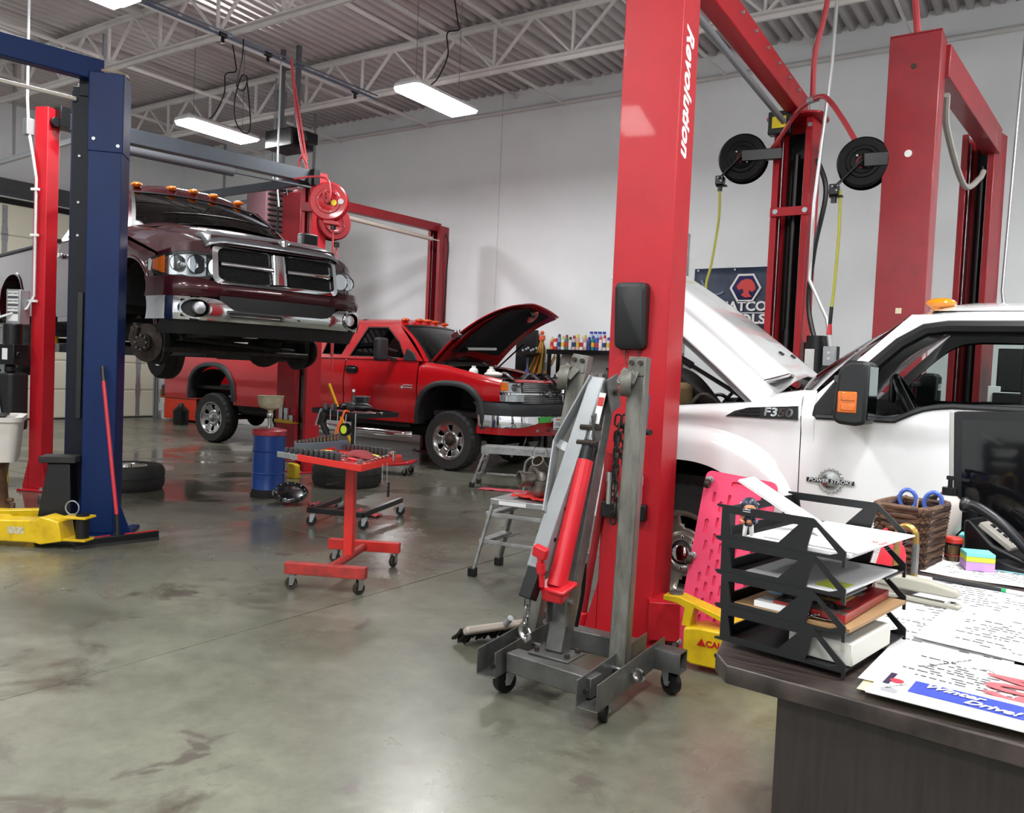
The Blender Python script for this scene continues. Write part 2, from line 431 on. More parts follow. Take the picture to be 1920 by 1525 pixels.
# round-ended dark air line with drops along the ceiling
al = thing('air_line', 'dark steel air pipe running under the ceiling toward the back wall', 'pipe', (0, 0, 0))
M().tube([(-9.2, -3.5, 5.42), (-8.9, 9.3, 5.42)], .017, 10).tube([(-9.05, 3, 5.47), (-8.88, 9.3, 5.47)], .01, 8).build('pipe', pm('air_pipe', '#566074', .4, metal=.4), al)
for y in (6.6, 7.3, 8.9): M().tube([(-8.95, y-.05, 5.42), (-8.95, y+.05, 5.42)], .032, 10).cyl((-8.95, y, 5.42), (-8.95, y, 5.32), .022, n=10).build('pipe_coupling', sblack, al)
# main girder at upper right, seen between the lift beam and the wall
gd = M()
for s in (-1, 1): gd.bb(2.2+s*.01, 2.2+s*.12, -4, 11.9, 5.95, 5.97).bb(2.2+s*.01, 2.2+s*.12, -4, 11.9, 5.08, 5.1)
for k in range(12): gd.beam((2.2, -3.5+k*1.3, 5.1), (2.2, -2.85+k*1.3, 5.95), .05, .05).beam((2.2, -2.85+k*1.3, 5.95), (2.2, -2.2+k*1.3, 5.1), .05, .05)
struct(gd.build('trim_3', steel_w, smooth=0))
# ---------------------------------------------------------------- two-post lifts
def cpost(par, x, y, a, w, d, h, mat, inner, name='post', lip=.06, base=None, guts=True):
    """C-section column; local +y is the open side"""
    T = Matrix.Translation((x, y, 0)) @ Matrix.Rotation(R(a), 4, 'Z')
    W, D, t = w/2, d/2, .014
    poly = [(-W, -D), (W, -D), (W, D), (W-lip, D), (W-lip, D-t), (W-t, D-t), (W-t, -D+t), (-W+t, -D+t), (-W+t, D-t), (-W+lip, D-t), (-W+lip, D), (-W, D)]
    p = M(T).prism(poly, .02, h).build(name, mat, par, bevel=.006, seg=2)
    b = M(T).prism(base or [(-W-.07, -D-.07), (W+.07, -D-.07), (W+.07, D+.12), (-W-.07, D+.12)], 0, .02)
    b.build('base_plate', mat, par, bevel=.004, seg=1)
    g = M(T)
    for sx in (-1, 1):
        g = M(T).add([(sx*W, -D, .02), (sx*(W+.07), -D, .02), (sx*W, -D, .3), (sx*W, -D+.012, .02), (sx*(W+.07), -D+.012, .02), (sx*W, -D+.012, .3)], [(0,1,2), (3,5,4), (0,3,4,1), (1,4,5,2), (0,2,5,3)])
        g.build('gusset', mat, par)
    for bx, by in ((-W-.04, -D-.04), (W+.04, -D-.04), (-W-.04, D+.08), (W+.04, D+.08)):
        M(T).cyl((bx, by, .02), (bx, by, .045), .014, n=6).cyl((bx, by, .02), (bx, by, .026), .022, n=12).build('anchor_bolt', galv, par)
    if guts:
        M(T).bb(-W+lip+.004, W-lip-.004, -D+t+.01, -D+.05, .1, h-.08).build('slide_cover', inner, par)
        M(T).cyl((.0, 0, .3), (.0, 0, h-.3), .032, n=14).cyl((0, 0, .3), (0, 0, 1.9), .045, n=14).build('hydraulic_cylinder', sblack, par)
        for sx in (-1, 1): M(T).cyl((sx*(W-lip-.01), D-.05, .2), (sx*(W-lip-.01), D-.05, h-.1), .007, n=8).build('lift_cable', steel, par)
        M(T).bb(-W+t+.002, W-t-.002, -D+.06, D-t-.004, .55, 1.25).build('carriage', sblack, par, bevel=.004)
    return T
# -- lift A: carries the maroon pickup
A = thing('two_post_lift', 'slim bright red lift posts carrying the raised maroon pickup, grey beam overhead', 'vehicle lift', (0, 0, 0), group='two post lifts')
TA = cpost(A, -8.6, 4.33, 22, .15, .16, 3.82, red, sblack)
TB = cpost(A, -8.12, 7.43, 172, .22, .22, 3.82, red, sblack)
gbeam = pm('beam_grey', '#4b5058', .4, var=.2, scale=3, metal=.3)
M().beam((-8.55, 4.42, 3.72), (-8.12, 7.36, 3.76), .12, .16).build('overhead_beam', gbeam, A, bevel=.006)
M().tube([(-8.42, 4.6, 3.55), (-8.15, 6.2, 3.57)], .05, 10).tube([(-8.15, 6.2, 3.57), (-8.0, 7.25, 3.6)], .014, 8).build('shutoff_bar', pm('bar_foam', '#54565b', .7), A)
for q in ((-8.56, 4.42), (-8.12, 7.34)):
    M().box((q[0], q[1], 3.74), (.26, .1, .2)).cyl((q[0]-.08, q[1]-.07, 3.68), (q[0]+.1, q[1]-.07, 3.68), .05, n=12).build('beam_bracket', sblack, A, bevel=.004)
M().beam((-12.5, 6.9, 3.55), (-8.3, 7.35, 3.72), .06, .1).build('side_brace', gbeam, A)
# control box, power unit, conduit on the near-left post
M(TA).bb(-.22, -.06, -.24, -.11, 1.66, 2.0).build('control_box', galv, A, bevel=.006)
lbl = M(TA).bb(-.2, -.08, -.243, -.241, 1.69, 1.98).build('instruction_label', white_p, A)
for k in range(3): M(TA).bb(-.2, -.08, -.2455, -.2435, 1.76+k*.075, 1.785+k*.075).build('label_band', ink, lbl)
for k in range(3): text('label_print', 'SAFETY INST', .022, ink_b, lbl, frame(TA @ Vector((-.14, -.246, 1.81+k*.075)), TA.to_3x3() @ Vector((1,0,0)), (0,0,1)))
M(TA).cyl((-.14, -.24, 1.45), (-.14, -.24, 1.66), .085, n=20).box((-.14, -.25, 1.36), (.24, .2, .2)).cyl((-.02, -.3, 1.36), (.0, -.3, 1.36), .03).build('power_unit', sblack, A, bevel=.006)
M(TA).bb(-.15, -.09, -.353, -.351, 1.31, 1.42).build('power_unit_label', white_p, A)
M(TA).prism(rpoly(.26, .24, .05, cx=-.16, cy=-.24), .62, 1.18).cyl((-.16, -.24, 1.18), (-.16, -.24, 1.26), .05).cyl((-.24, -.3, 1.18), (-.24, -.3, 1.22), .025).build('oil_tank', black, A, bevel=.02, seg=3)
TAv = lambda *p: TA @ Vector(p)
M().tube([(-8.75, 4.2, 6.1), (-8.74, 4.2, 3.9), (-8.7, 4.2, 3.6), TAv(-.04, -.13, 3.3), TAv(-.01, -.12, 3.1), TAv(-.01, -.12, 1.95), TAv(-.05, -.16, 1.82), TAv(-.3, -.36, 1.68), TAv(-.36, -.42, 1.5), TAv(-.22, -.4, 1.25), TAv(-.14, -.38, .8), TAv(-.14, -.38, .62)], .014, 8).build('electric_conduit', pm('conduit', '#c9cccd', .35, metal=.4), A)
M().box((-8.7, 4.2, 3.62), (.08, .08, .16)).build('junction_box', galv, A, bevel=.005)
for z in (3.0, 2.55, 1.9): M(TA).bb(-.06, .02, -.135, -.105, z-.012, z+.012).build('conduit_clip', white_p, A)
# adapters on the mid post's yellow holder
hold = M().box((-8.35, 7.29, .63), (.34, .12, .012)).box((-8.35, 7.235, .645), (.34, .008, .04)).build('adapter_holder', yellow, A)
for x, h in ((-8.45, .26), (-8.35, .18), (-8.26, .09)):
    M().cyl((x, 7.29, .636), (x, 7.29, .636+h), .036, n=14).cyl((x, 7.29, .636+h*.7), (x, 7.29, .636+h), .041, n=14).build('lift_adapter', dchrome, hold)
# arms under the pickup
for px, py, ex, ey in ((-8.5, 4.5, -7.2, 5.2), (-8.5, 4.5, -9.7, 5.0), (-8.2, 7.25, -7.1, 6.1), (-8.2, 7.25, -9.6, 6.4)):
    M().beam((px, py, 1.45), (lerp(px, ex, .6), lerp(py, ey, .6), 1.45), .11, .09).beam((lerp(px, ex, .4), lerp(py, ey, .4), 1.45), (ex, ey, 1.45), .08, .065).build('swing_arm', sblack, A, bevel=.005); M().cyl((ex, ey, 1.47), (ex, ey, 1.585), .05, n=14).build('arm_pad', yellow, A)
# -- lift B: beyond it, around the red pickup
B = thing('two_post_lift', 'dark red lift straddling the red pickup, its rear post standing alone before the white wall', 'vehicle lift', (0, 0, 0), group='two post lifts')
cpost(B, -9.25, 8.12, 15, .3, .22, 3.8, dred, sblack)
cpost(B, -8.98, 11.0, 180, .26, .24, 3.8, dred, sblack)
M().beam((-9.25, 8.1, 3.78), (-8.98, 11.0, 3.78), .12, .14).build('overhead_beam', dred, B, bevel=.006)
M().tube([(-9.05, 8.4, 3.6), (-8.88, 10.7, 3.55)], .035, 10).tube([(-8.88, 10.7, 3.55), (-8.86, 10.95, 3.54)], .012, 8).build('shutoff_bar', pm('bar_pale', '#b9b2a8', .5), B)
M().tube(catm([(-9.3, 8.0, 3.75), (-9.33, 7.97, 3.9), (-9.42, 7.95, 3.8), (-9.43, 7.95, 3.2), (-9.42, 7.95, 2.4)]), .016, 8).build('hydraulic_hose', sblack, B)
M().tube(catm([(-8.86, 11.02, 3.7), (-8.8, 11.05, 3.5), (-8.82, 11.05, 2.9), (-8.84, 11.05, 1.5)]), .012, 8).build('cable', sblack, B)
# -- near lift: the big red post in the middle of the picture
Nl = thing('two_post_lift', 'bright red lift with the big near post, padded black box and yellow caution arm', 'vehicle lift', (0, 0, 0), group='two post lifts')
TN = cpost(Nl, -1.895, 4.12, 7, .315, .30, 3.9, red, sblack, guts=False)
cpost(Nl, -2.16, 7.72, 177, .34, .28, 3.78, red, sblack)
M().prism(rpoly(.5, .42, .12, cx=-2.16, cy=7.68), 3.78, 3.8).build('top_cap', red, Nl, bevel=.003)
M().beam((-2.0, 3.95, 3.9), (-2.16, 7.75, 3.9), .13, .2).build('overhead_beam', red, Nl, bevel=.008)
for k in range(9):
    y = 4.6+k*.34; M().cyl((-1.945-.042*(y-4)+.01, y, 3.93), (-1.925-.042*(y-4)+.01, y, 3.93), .013, n=6).build('beam_bolt', galv, Nl)
M().tube([(-2.05, 4.2, 3.72), (-2.22, 7.45, 3.72)], .026, 10).build('shutoff_bar', pm('bar_grey', '#77787c', .5), Nl)
M().box((-2.26, 7.5, 3.72), (.2, .1, .2)).build('limit_switch_box', sblack, Nl, bevel=.008)
M().box((-2.26, 7.447, 3.72), (.12, .006, .1)).build('warning_sticker', pm('sticker_yellow', '#f2dc1e', .4), Nl)
for z in (2.95,):
    M().box((-2.15, 7.565, z), (.36, .016, .08)).build('cross_strap', red, Nl, bevel=.003)
    for s in (-1, 1): M().cyl((-2.15+s*.13, 7.557, z), (-2.15+s*.13, 7.545, z), .025, n=6).build('strap_bolt', galv, Nl)
for s in (-1, 1): M().cyl((-2.15+s*.13, 7.58, 3.7), (-2.15+s*.13, 7.56, 3.7), .022, n=6).build('strap_bolt', galv, Nl)
# power unit on the far post
M().cyl((-1.86, 7.6, 1.35), (-1.86, 7.6, 1.78), .11, n=20).cyl((-1.86, 7.6, 1.78), (-1.86, 7.6, 1.84), .09, n=20).cyl((-1.72, 7.62, 1.3), (-1.72, 7.62, 1.75), .05, n=14).build('power_unit', sblack, Nl)
M().box((-1.72, 7.48, 1.66), (.1, .07, .17)).build('switch_box', galv, Nl, bevel=.006)
for z in (1.69, 1.64): M().cyl((-1.72, 7.445, z), (-1.72, 7.44, z), .012, n=10).build('push_button', white_p, Nl)
M().box((-1.89, 7.488, 1.62), (.08, .004, .2)).build('data_plate', white_p, Nl)
M().tube([(-1.82, 7.55, 6.1), (-1.86, 7.55, 4.2), (-1.94, 7.54, 3.0), (-1.94, 7.53, 2.33), (-1.76, 7.48, 1.98), (-1.72, 7.48, 1.74)], .016, 8).build('electric_conduit', pm('conduit', '#c9cccd'), Nl)
M().tube(catm([(-1.95, 7.6, 3.4), (-1.86, 7.6, 3.1), (-1.93, 7.6, 2.6), (-1.95, 7.6, 2.1), (-1.84, 7.55, 1.7), (-1.82, 7.55, 1.5)]), .022, 8).build('hydraulic_hose', sblack, Nl)
TNv = lambda *p: TN @ Vector(p)
ax, ay = TN.to_3x3() @ Vector((1, 0, 0)), TN.to_3x3() @ Vector((0, 1, 0))
# tilted pad, hook loop, adapter holder on the big post
pb = M(TN).prism(rpoly(.175, .34, .03), -.23, -.15, 'y')
pb = M(TN @ Matrix.Translation((-.03, 0, 1.72))); q = rpoly(.17, .35, .03); n = len(q)
pb.add([(x, 0, z) for x, z in q]+[(x*.97, -.075+.03*(z < -.05), z*.97) for x, z in q]+[(x*.8, -.085+.03*(z < -.05), z*.86) for x, z in q], [(i, (i+1) % n, n+(i+1) % n, n+i) for i in range(n)]+[(n+i, n+(i+1) % n, 2*n+(i+1) % n, 2*n+i) for i in range(n)]+[tuple(range(2*n, 3*n))])
pb.T = TN @ Matrix.Translation((-.03, -.15, 1.72)); pb.v = [tuple(TN.to_3x3() @ Vector((0, -.15, 0))+Vector(p)) for p in pb.v]
pb.build('padded_cover', black, Nl, smooth=50)
M(TN).tube(catm([(-.06, -.16, 1.55), (-.05, -.18, 1.48), (-.02, -.18, 1.465), (.01, -.18, 1.48), (.015, -.16, 1.55)]), .003, 5).build('wire_loop', rust, Nl)
for x in (-.10, .055):
    hd = M(TN).box((x, -.172, .70), (.09, .045, .085)).build('adapter_holder', sblack, Nl, bevel=.006)
    M(TN).cyl((x, -.18, .73), (x, -.18, .90), .024, n=14).cyl((x, -.18, .85), (x, -.18, .90), .028, n=14).build('lift_adapter', chrome, hd)
# lettering down the narrow side of the post
tx = M(TN)
text('side_lettering', 'Revolution', .19, pm('letter_white', '#f4f4f4', .4), Nl, frame(TN @ Vector((.1585, -.02, 2.90)), (0, 0, -1), ay), fat=.005, shear=.25, wx=.8)
# arm pivot and yellow arm low on the right of the post
M().box((-1.69, 4.03, .16), (.16, .2, .2), (0, 0, R(31))).build('arm_carriage', red, Nl, bevel=.006)
def yarm(par, o, rz, L, mir=1):
    T = Matrix.Translation(o) @ Matrix.Rotation(rz, 4, 'Z')
    a = M(T).prism([(.02, .05), (.02, .20), (.09, .215), (L, .215), (L, .03), (.06, .03)], -.075, .075, 'y').build('swing_arm', yellow, par, bevel=.01)
    M(T).prism([(-.1, .31), (-.1, .335), (-.02, .34), (.25, .27), (L, .25), (L, .235), (.22, .245), (.06, .3), (.04, .2), (.0, .2), (.01, .29), (-.03, .305)], -.05, .05, 'y').build('arm_bracket', yellow, par, bevel=.004)
    M(T).cyl((-.05, 0, .335), (-.05, 0, .35), .035, n=16).build('pivot_pin', steel, par)
    return T
TY = yarm(Nl, (-1.50, 3.87, .0), R(2), .95)
text('caution_label', '\u25B2CAUTION', .042, pm('caution_red', '#b01c16', .4), Nl, frame(TY @ Vector((.21, -.077, .145)), TY.to_3x3() @ Vector((1, 0, 0)), (0, 0, 1)), fat=.0015)
M(TY).lathe([(.018, 0), (.022, 0), (.022, .002), (.018, .002)], 18, (.29, -.077, .09), 'y', True).bb(.275, .305, -.079, -.077, .087, .093).build('warning_ring', pm('caution_red', '#b01c16'), Nl)
M(TY).lathe([(0, 0), (.012, 0), (.012, .002), (0, .002)], 6, (.19, -.077, .1), 'y').build('warning_mark', rust, Nl)
for dx, dy, a in ((-2.05, 3.72, .4), (-1.78, 3.78, .9)):   # red foot pads on the floor in front of the post
    M().prism([(dx+.16*math.cos(a+R(k))*(1 if k % 90 else 1.1), dy+.075*math.sin(a+R(k))) for k in range(0, 360, 30)], .02, .05).build('arm_foot_pad', dred, Nl, bevel=.005)
# -- right lift behind the white pickup
Rl = thing('two_post_lift', 'darker red lift at the right edge, behind the white pickup cab', 'vehicle lift', (0, 0, 0), group='two post lifts')
TR = cpost(Rl, -1.05, 6.72, 0, .34, .30, 3.95, dred, sblack, guts=False)
cpost(Rl, -.80, 9.2, 165, .3, .3, 3.88, dred, sblack)
M(TR).bb(-.17, .17, -.15, .15, 3.95, 3.96).build('top_cap', dred, Rl)
M().beam((-.92, 6.85, 3.82), (-.72, 9.1, 3.78), .14, .24).build('overhead_beam', dred, Rl, bevel=.008)
M().tube(catm([(-.88, 7.0, 3.62), (-.9, 7.3, 3.45), (-.85, 8.2, 3.2), (-.8, 8.9, 3.4), (-.78, 9.05, 3.5)]), .026, 8).build('hose_bundle', pm('bundle_grey', '#9a958f', .6), Rl)
M(TR).cyl((.0, -.151, 3.1), (.0, -.155, 3.1), .026, n=16).build('hole_plug', white_p, Rl)
M(TR).cyl((-.0, -.151, 3.72), (-.0, -.154, 3.72), .02, n=12).build('hole_plug', rust, Rl)
M(TR).bb(-.02, .02, -.153, -.151, 1.95, 1.99).build('inspection_tag', pm('tag_cream', '#d8d0b0', .6), Rl)
pl = pm('letter_white', '#f4f4f4')
text('side_lettering', 'vSENG', .13, pl, Rl, frame(TR @ Vector((.1705, -.04, 1.75)), (0, 0, -1), TR.to_3x3() @ Vector((0, 1, 0))), fat=.004, shear=.25)
text('side_lettering', 'Revolution', .19, pl, Rl, frame(TR @ Vector((.1705, -.02, 1.35)), (0, 0, 1), TR.to_3x3() @ Vector((0, -1, 0))), fat=.004, shear=.25)
M().box((-.42, 9.0, 1.62), (.26, .22, .4)).box((-.42, 8.98, 1.2), (.3, .3, .42)).build('power_unit', sblack, Rl, bevel=.01)
M().box((-.56, 8.88, 1.3), (.1, .05, .34)).build('switch_box', white_p, Rl, bevel=.005)
M().tube([(-.5, 9.35, 6.1), (-.55, 9.35, 3.9), (-.58, 9.35, 2.4), (-.5, 9.2, 1.9)], .014, 8).build('electric_conduit', galv, Rl)
# -- blue lift at left
Bl = thing('two_post_lift', 'navy blue lift post at left with yellow arm at its foot', 'vehicle lift', (0, 0, 0), group='two post lifts')
TBl = cpost(Bl, -6.245, 3.615, 47, .235, .27, 3.5, blue, dblue, guts=False, base=[(-.24, -.24), (.24, -.24), (.24, .24), (-.24, .24)])
cpost(Bl, -6.9, .2, 180, .3, .27, 3.5, blue, dblue)
M(TBl).bb(-.124, .124, -.143, .1, 2.93, 3.52).build('post_extension', blue, Bl, bevel=.006)
M(TBl).lathe([(.11, 0), (.12, 0), (.12, .02), (.11, .02)], 28, (0, .02, 3.54), 'z', True).build('top_ring', pm('ring_tan', '#8d7c6c', .5), Bl)
for x, z in ((-.08, 3.02), (.09, 2.98)): M(TBl).cyl((x, -.143, z), (x, -.152, z), .014, n=6).build('extension_bolt', galv, Bl)
M().beam((-6.26, 3.55, 3.55), (-6.95, .2, 3.55), .1, .16).build('overhead_beam', blue, Bl, bevel=.006)
M().tube([(-6.35, 3.4, 3.32), (-6.98, .3, 3.32)], .016, 8).build('shutoff_bar', pm('bar_pale', '#b9b2a8'), Bl)
M(TBl).box((-.16, .0, 3.45), (.1, .12, .2)).build('beam_bracket', dblue, Bl, bevel=.005)
for z in (3.43, 3.5):
    for yy in (-.04, .04): M(TBl).cyl((-.21, yy, z), (-.22, yy, z), .015, n=6).build('bracket_bolt', galv, Bl)
# channel seen on the left of the blue post
M(TBl).bb(-.255, -.122, -.05, .14, .02, 3.42).build('carriage_channel', dblue, Bl, bevel=.005)
M(TBl).bb(-.275, -.255, -.0, .14, .02, 3.4).build('channel_lip', blue, Bl, bevel=.004)
M(TBl).bb(-.185, -.145, -.075, -.045, .9, 1.87).build('safety_rack', sblack, Bl, bevel=.003)
for z in (2.3, 2.55, 2.9): M(TBl).cyl((-.2, -.05, z), (-.2, -.057, z), .01, n=6).build('channel_bolt', galv, Bl)
# black tapered guard beside the post
G = TBl @ Matrix.Translation((-.27, -.2, 0))
M(G).add([(-.13, -.06, .02), (.13, -.06, .02), (.13, .12, .02), (-.13, .12, .02), (-.05, -.04, .57), (.1, -.04, .57), (.1, .1, .57), (-.05, .1, .57)], [(0,1,5,4), (1,2,6,5), (2,3,7,6), (3,0,4,7), (4,5,6,7), (3,2,1,0)]).build('carriage_guard', sblack, Bl, bevel=.006)
M(G).box((.02, .02, .6), (.25, .18, .05)).build('guard_pad', rubber, Bl, bevel=.006)
for sx in (-1, 1):
    M(TBl).add([(sx*.15, -.14, .02), (sx*.26, -.2, .02), (sx*.15, -.14, .28), (sx*.15, -.12, .02), (sx*.26, -.18, .02), (sx*.15, -.12, .28)], [(0,1,2), (3,5,4), (0,3,4,1), (1,4,5,2), (0,2,5,3)]).build('foot_gusset', blue, Bl)
# long yellow arm lying low, towards the camera
ya = M(); T2 = frame((-5.90, 3.18, 0), (-.86, -.5, 0), (.5, -.86, 0))
ya.T = T2
ya.prism([(0, .06), (.03, .2), (.16, .23), (.2, .2), (.48, .19), (.5, .2), (.95, .19), (.97, .18), (1.5, .18), (1.5, .04), (.5, .04), (.2, .04), (.16, .03)], -.09, .09, 'y')
ya.build('swing_arm', yellow, Bl, bevel=.008)
M(T2).bb(.5, .56, -.1, .1, .04, .2).build('arm_collar', yellow, Bl, bevel=.004)
M(T2).bb(-.16, .02, -.07, .07, .22, .236).build('pivot_fork', yellow, Bl, bevel=.003); M(T2).bb(-.16, .02, -.07, .07, .06, .076).build('pivot_fork', yellow, Bl, bevel=.003)
M(T2).cyl((-.1, 0, .05), (-.1, 0, .25), .045, n=16).build('pivot_pin', sblack, Bl)
M(T2).tube([(-.02+.05*math.cos(R(a)), 0, .29+.05*math.sin(R(a))) for a in range(0, 360, 24)], .005, 6, closed=True).build('release_ring', galv, Bl)
M(T2).bb(.28, .4, .0905, .092, .1, .15).build('arm_label', pm('label_worn', '#d9cfa0', .6, col2='#8f8a78', scale=60), Bl)
T3 = frame((-6.5, 3.42, 0), (-.8, -.6, 0), (.6, -.8, 0))
M(T3).prism([(0, .14), (.05, .18), (.4, .16), (.9, .17), (.9, .1), (.1, .06), (0, .08)], -.05, .05, 'y').build('swing_arm', yellow, Bl, bevel=.006)
# ---------------------------------------------------------------- pickup parts shared by the three trucks
tint = glass('tinted_glass', '#0c0e10', ior=1.22); clearg = glass('clear_glass', '#c9d6d2'); smoke = glass('windshield_glass', '#5a645f')
lampg = glass('lamp_glass', '#f4f6f6', rough=.05)
lampref = pm('lamp_reflector', '#dfe3e6', .16, metal=.85, var=.2, scale=30)
def strip(us, lo, hi, fn, n=6, m=None):
    """surface between two edge curves: fn(u, v) gives the point"""
    return (m or M()).grid([[fn(u, lerp(lo(u), hi(u), k/n)) for k in range(n+1)] for u in us])
def rng(a, b, n): return [lerp(a, b, i/n) for i in range(n+1)]
def archz(xc, zc, rx, rz, p=2.3):
    def f(x):
        t = abs(x-xc)/rx
        return None if t >= 1 else zc+rz*(1-t**p)**(1/p)
    return f
def panel_x(x0, x1, arches, n):
    xs = set(rng(x0, x1, n))
    for xc, rx in arches:
        for k in range(25):
            a = xc+rx*math.cos(PI*k/24)
            if x0 < a < x1: xs.add(a)
        for e in (xc-rx-1e-4, xc+rx+1e-4):
            if x0 < e < x1: xs.add(e)
    return sorted(xs)
def arch_strip(par, s, xc, zc, rx, rz, yf, mat, name, w=.07, proud=.03, p=2.3, zlow=.5, out=None):
    """flare that follows a wheel opening, with a rounded section and an inner return"""
    P = []; n = 40
    ts = [(-1, zlow)]+[None]*(n+1)+[(1, zlow)]
    rows = []
    for k in range(-1, n+2):
        if k < 0 or k > n:
            sx = 1 if k < 0 else -1
            ix, iz, ox, oz = xc+sx*rx, zlow, xc+sx*(rx+w), zlow
        else:
            a = PI*k/n; c, q = math.cos(a), math.sin(a)
            f = lambda R1, R2: (xc+R1*math.copysign(abs(c)**(2/p), c), zc+R2*abs(q)**(2/p))
            ix, iz = f(rx, rz); ox, oz = f(rx+w, rz+w)
        mx, mz = (ix+ox)/2, (iz+oz)/2
        rows.append([(ix, s*(yf(ix, iz)-.12), iz), (ix, s*(yf(ix, iz)+proud*.8), iz), (mx, s*(yf(mx, mz)+proud), mz), (ox*.7+mx*.3, s*(yf(ox, oz)+proud*.7), oz*.7+mz*.3), (ox, s*(yf(ox, oz)-.004), oz)])
    return M().grid(rows).build(name, mat, par, smooth=50)
def wheel(par, x, y, z, r, wd, rim, rimmat, style='steel8', steer=0, capmat=None, holes=6):
    """tyre with sidewall and lug tread, dished rim, hub; axis along y, outer face towards sign(y)"""
    e = bpy.data.objects.new('wheel', None); COL.objects.link(e); e.parent = par
    e.location = (x, y, z); s = 1 if y > 0 else -1; e.rotation_euler = (0, 0, steer+(PI if s < 0 else 0))
    h = wd/2; n = 96; prof = [(rim, -h*.8), (rim+.012, -h*.92), (r*.8+rim*.2, -h), (r*.93, -h*.92), (r*.985, -h*.72), (r, -h*.45), (r, -h*.12), (r*.97, -h*.1), (r*.97, h*.1), (r, h*.12), (r, h*.45), (r*.985, h*.72), (r*.93, h*.92), (r*.8+rim*.2, h), (rim+.012, h*.92), (rim, h*.8)]
    t = M(); rows = []
    for i in range(n+1):
        a = 2*PI*i/n; row = []
        for j, (q, yy) in enumerate(prof):
            if j in (3, 4, 5, 10, 11, 12) and i % 4 in (0,): q -= .012
            if j in (6, 9) and i % 4 in (2,): q -= .01
            row.append((q*math.cos(a), yy, q*math.sin(a)))
        rows.append(row)
    t.grid(rows); t.build('tyre', rubber, e, smooth=30)
    o = h*.72
    M().lathe([(rim-.03, -h*.8), (rim+.008, -h*.85), (rim+.008, -h*.8), (rim-.012, -h*.7), (rim-.035, -h*.2), (rim-.035, h*.35), (rim-.012, h*.78), (rim+.01, h*.86), (rim+.008, h*.92), (rim-.012, h*.84), (rim-.03, h*.7)], 48, axis='y').build('rim_barrel', rimmat, e, smooth=40) if False else None
    b = M(); pr = [(rim-.02, -h*.8), (rim+.008, -h*.85), (rim-.012, -h*.6), (rim-.03, 0), (rim-.022, h*.55), (rim-.01, h*.8), (rim+.012, h*.9), (rim+.012, h*.95), (rim-.006, h*.93), (rim-.022, h*.72)]
    b.lathe(pr, 48, axis='y'); b.f = [f for f in b.f if len(f) == 4]; b.build('rim_barrel', rimmat, e, smooth=40)
    # spoke disc with windows
    d = M(); nh = holes; k = 12; N = nh*k
    def dy(q): return interp([(0, o*.75), (rim*.42, o*.78), (rim*.5, o*.45), (rim*.66, o*.62), (rim*.85, o*.7), (rim, o*.9)], q)
    qs = [.3, .45, .52, .6, .7, .8, .87, .93, 1.0] if style != 'alloy5' else [.3, .4, .48, .6, .7, .8, .88, .94, 1.0]
    rows = [[(rim*q*math.cos(2*PI*i/N), dy(rim*q), rim*q*math.sin(2*PI*i/N)) for i in range(N+1)] for q in qs]
    d.grid(rows); m = N+1; keep = []; q0, q1 = (2, 6) if style != 'alloy5' else (3, 7)
    for fi, f in enumerate(d.f):
        ri, ci = divmod(fi, N)
        hw = 2 if style != 'alloy5' else 4
        if q0 <= ri < q1 and (k//2-hw <= ci % k < k//2+hw) and not (ri == q0 and ci % k in (k//2-hw, k//2+hw-1)): continue
        keep.append(f)
    d.f = keep; d.build('rim', rimmat, e, solid=.02, off=-1, smooth=45)
    M().lathe([(0, -h*.3), (rim*.97, -h*.3)], 32, axis='y').build('wheel_back', dark, e)
    hb = M().lathe(([(rim*.5, o*.45), (rim*.5, o*.68), (rim*.3, o*.72)] if style == 'alloy5' else [])+[(rim*(.34 if style != 'alloy5' else .28), o*.6), (rim*(.34 if style != 'alloy5' else .28), o*.85), (rim*.22, o*1.0), (rim*.2, o*1.25), (rim*.16, o*1.32), (0, o*1.33)], 28, axis='y').build('hub', capmat or rust, e, smooth=35)
    for i in range(8):
        a = 2*PI*i/8; M().sphere((rim*.38*math.cos(a), o*.8, rim*.38*math.sin(a)), .02, 10, 6).build('lug_nut', capmat, e) if style == 'alloy5' else M().cyl((rim*.36*math.cos(a), o*.7, rim*.36*math.sin(a)), (rim*.36*math.cos(a), o*.95, rim*.36*math.sin(a)), .012, n=6).build('lug_nut', capmat or rust, e)
    return e
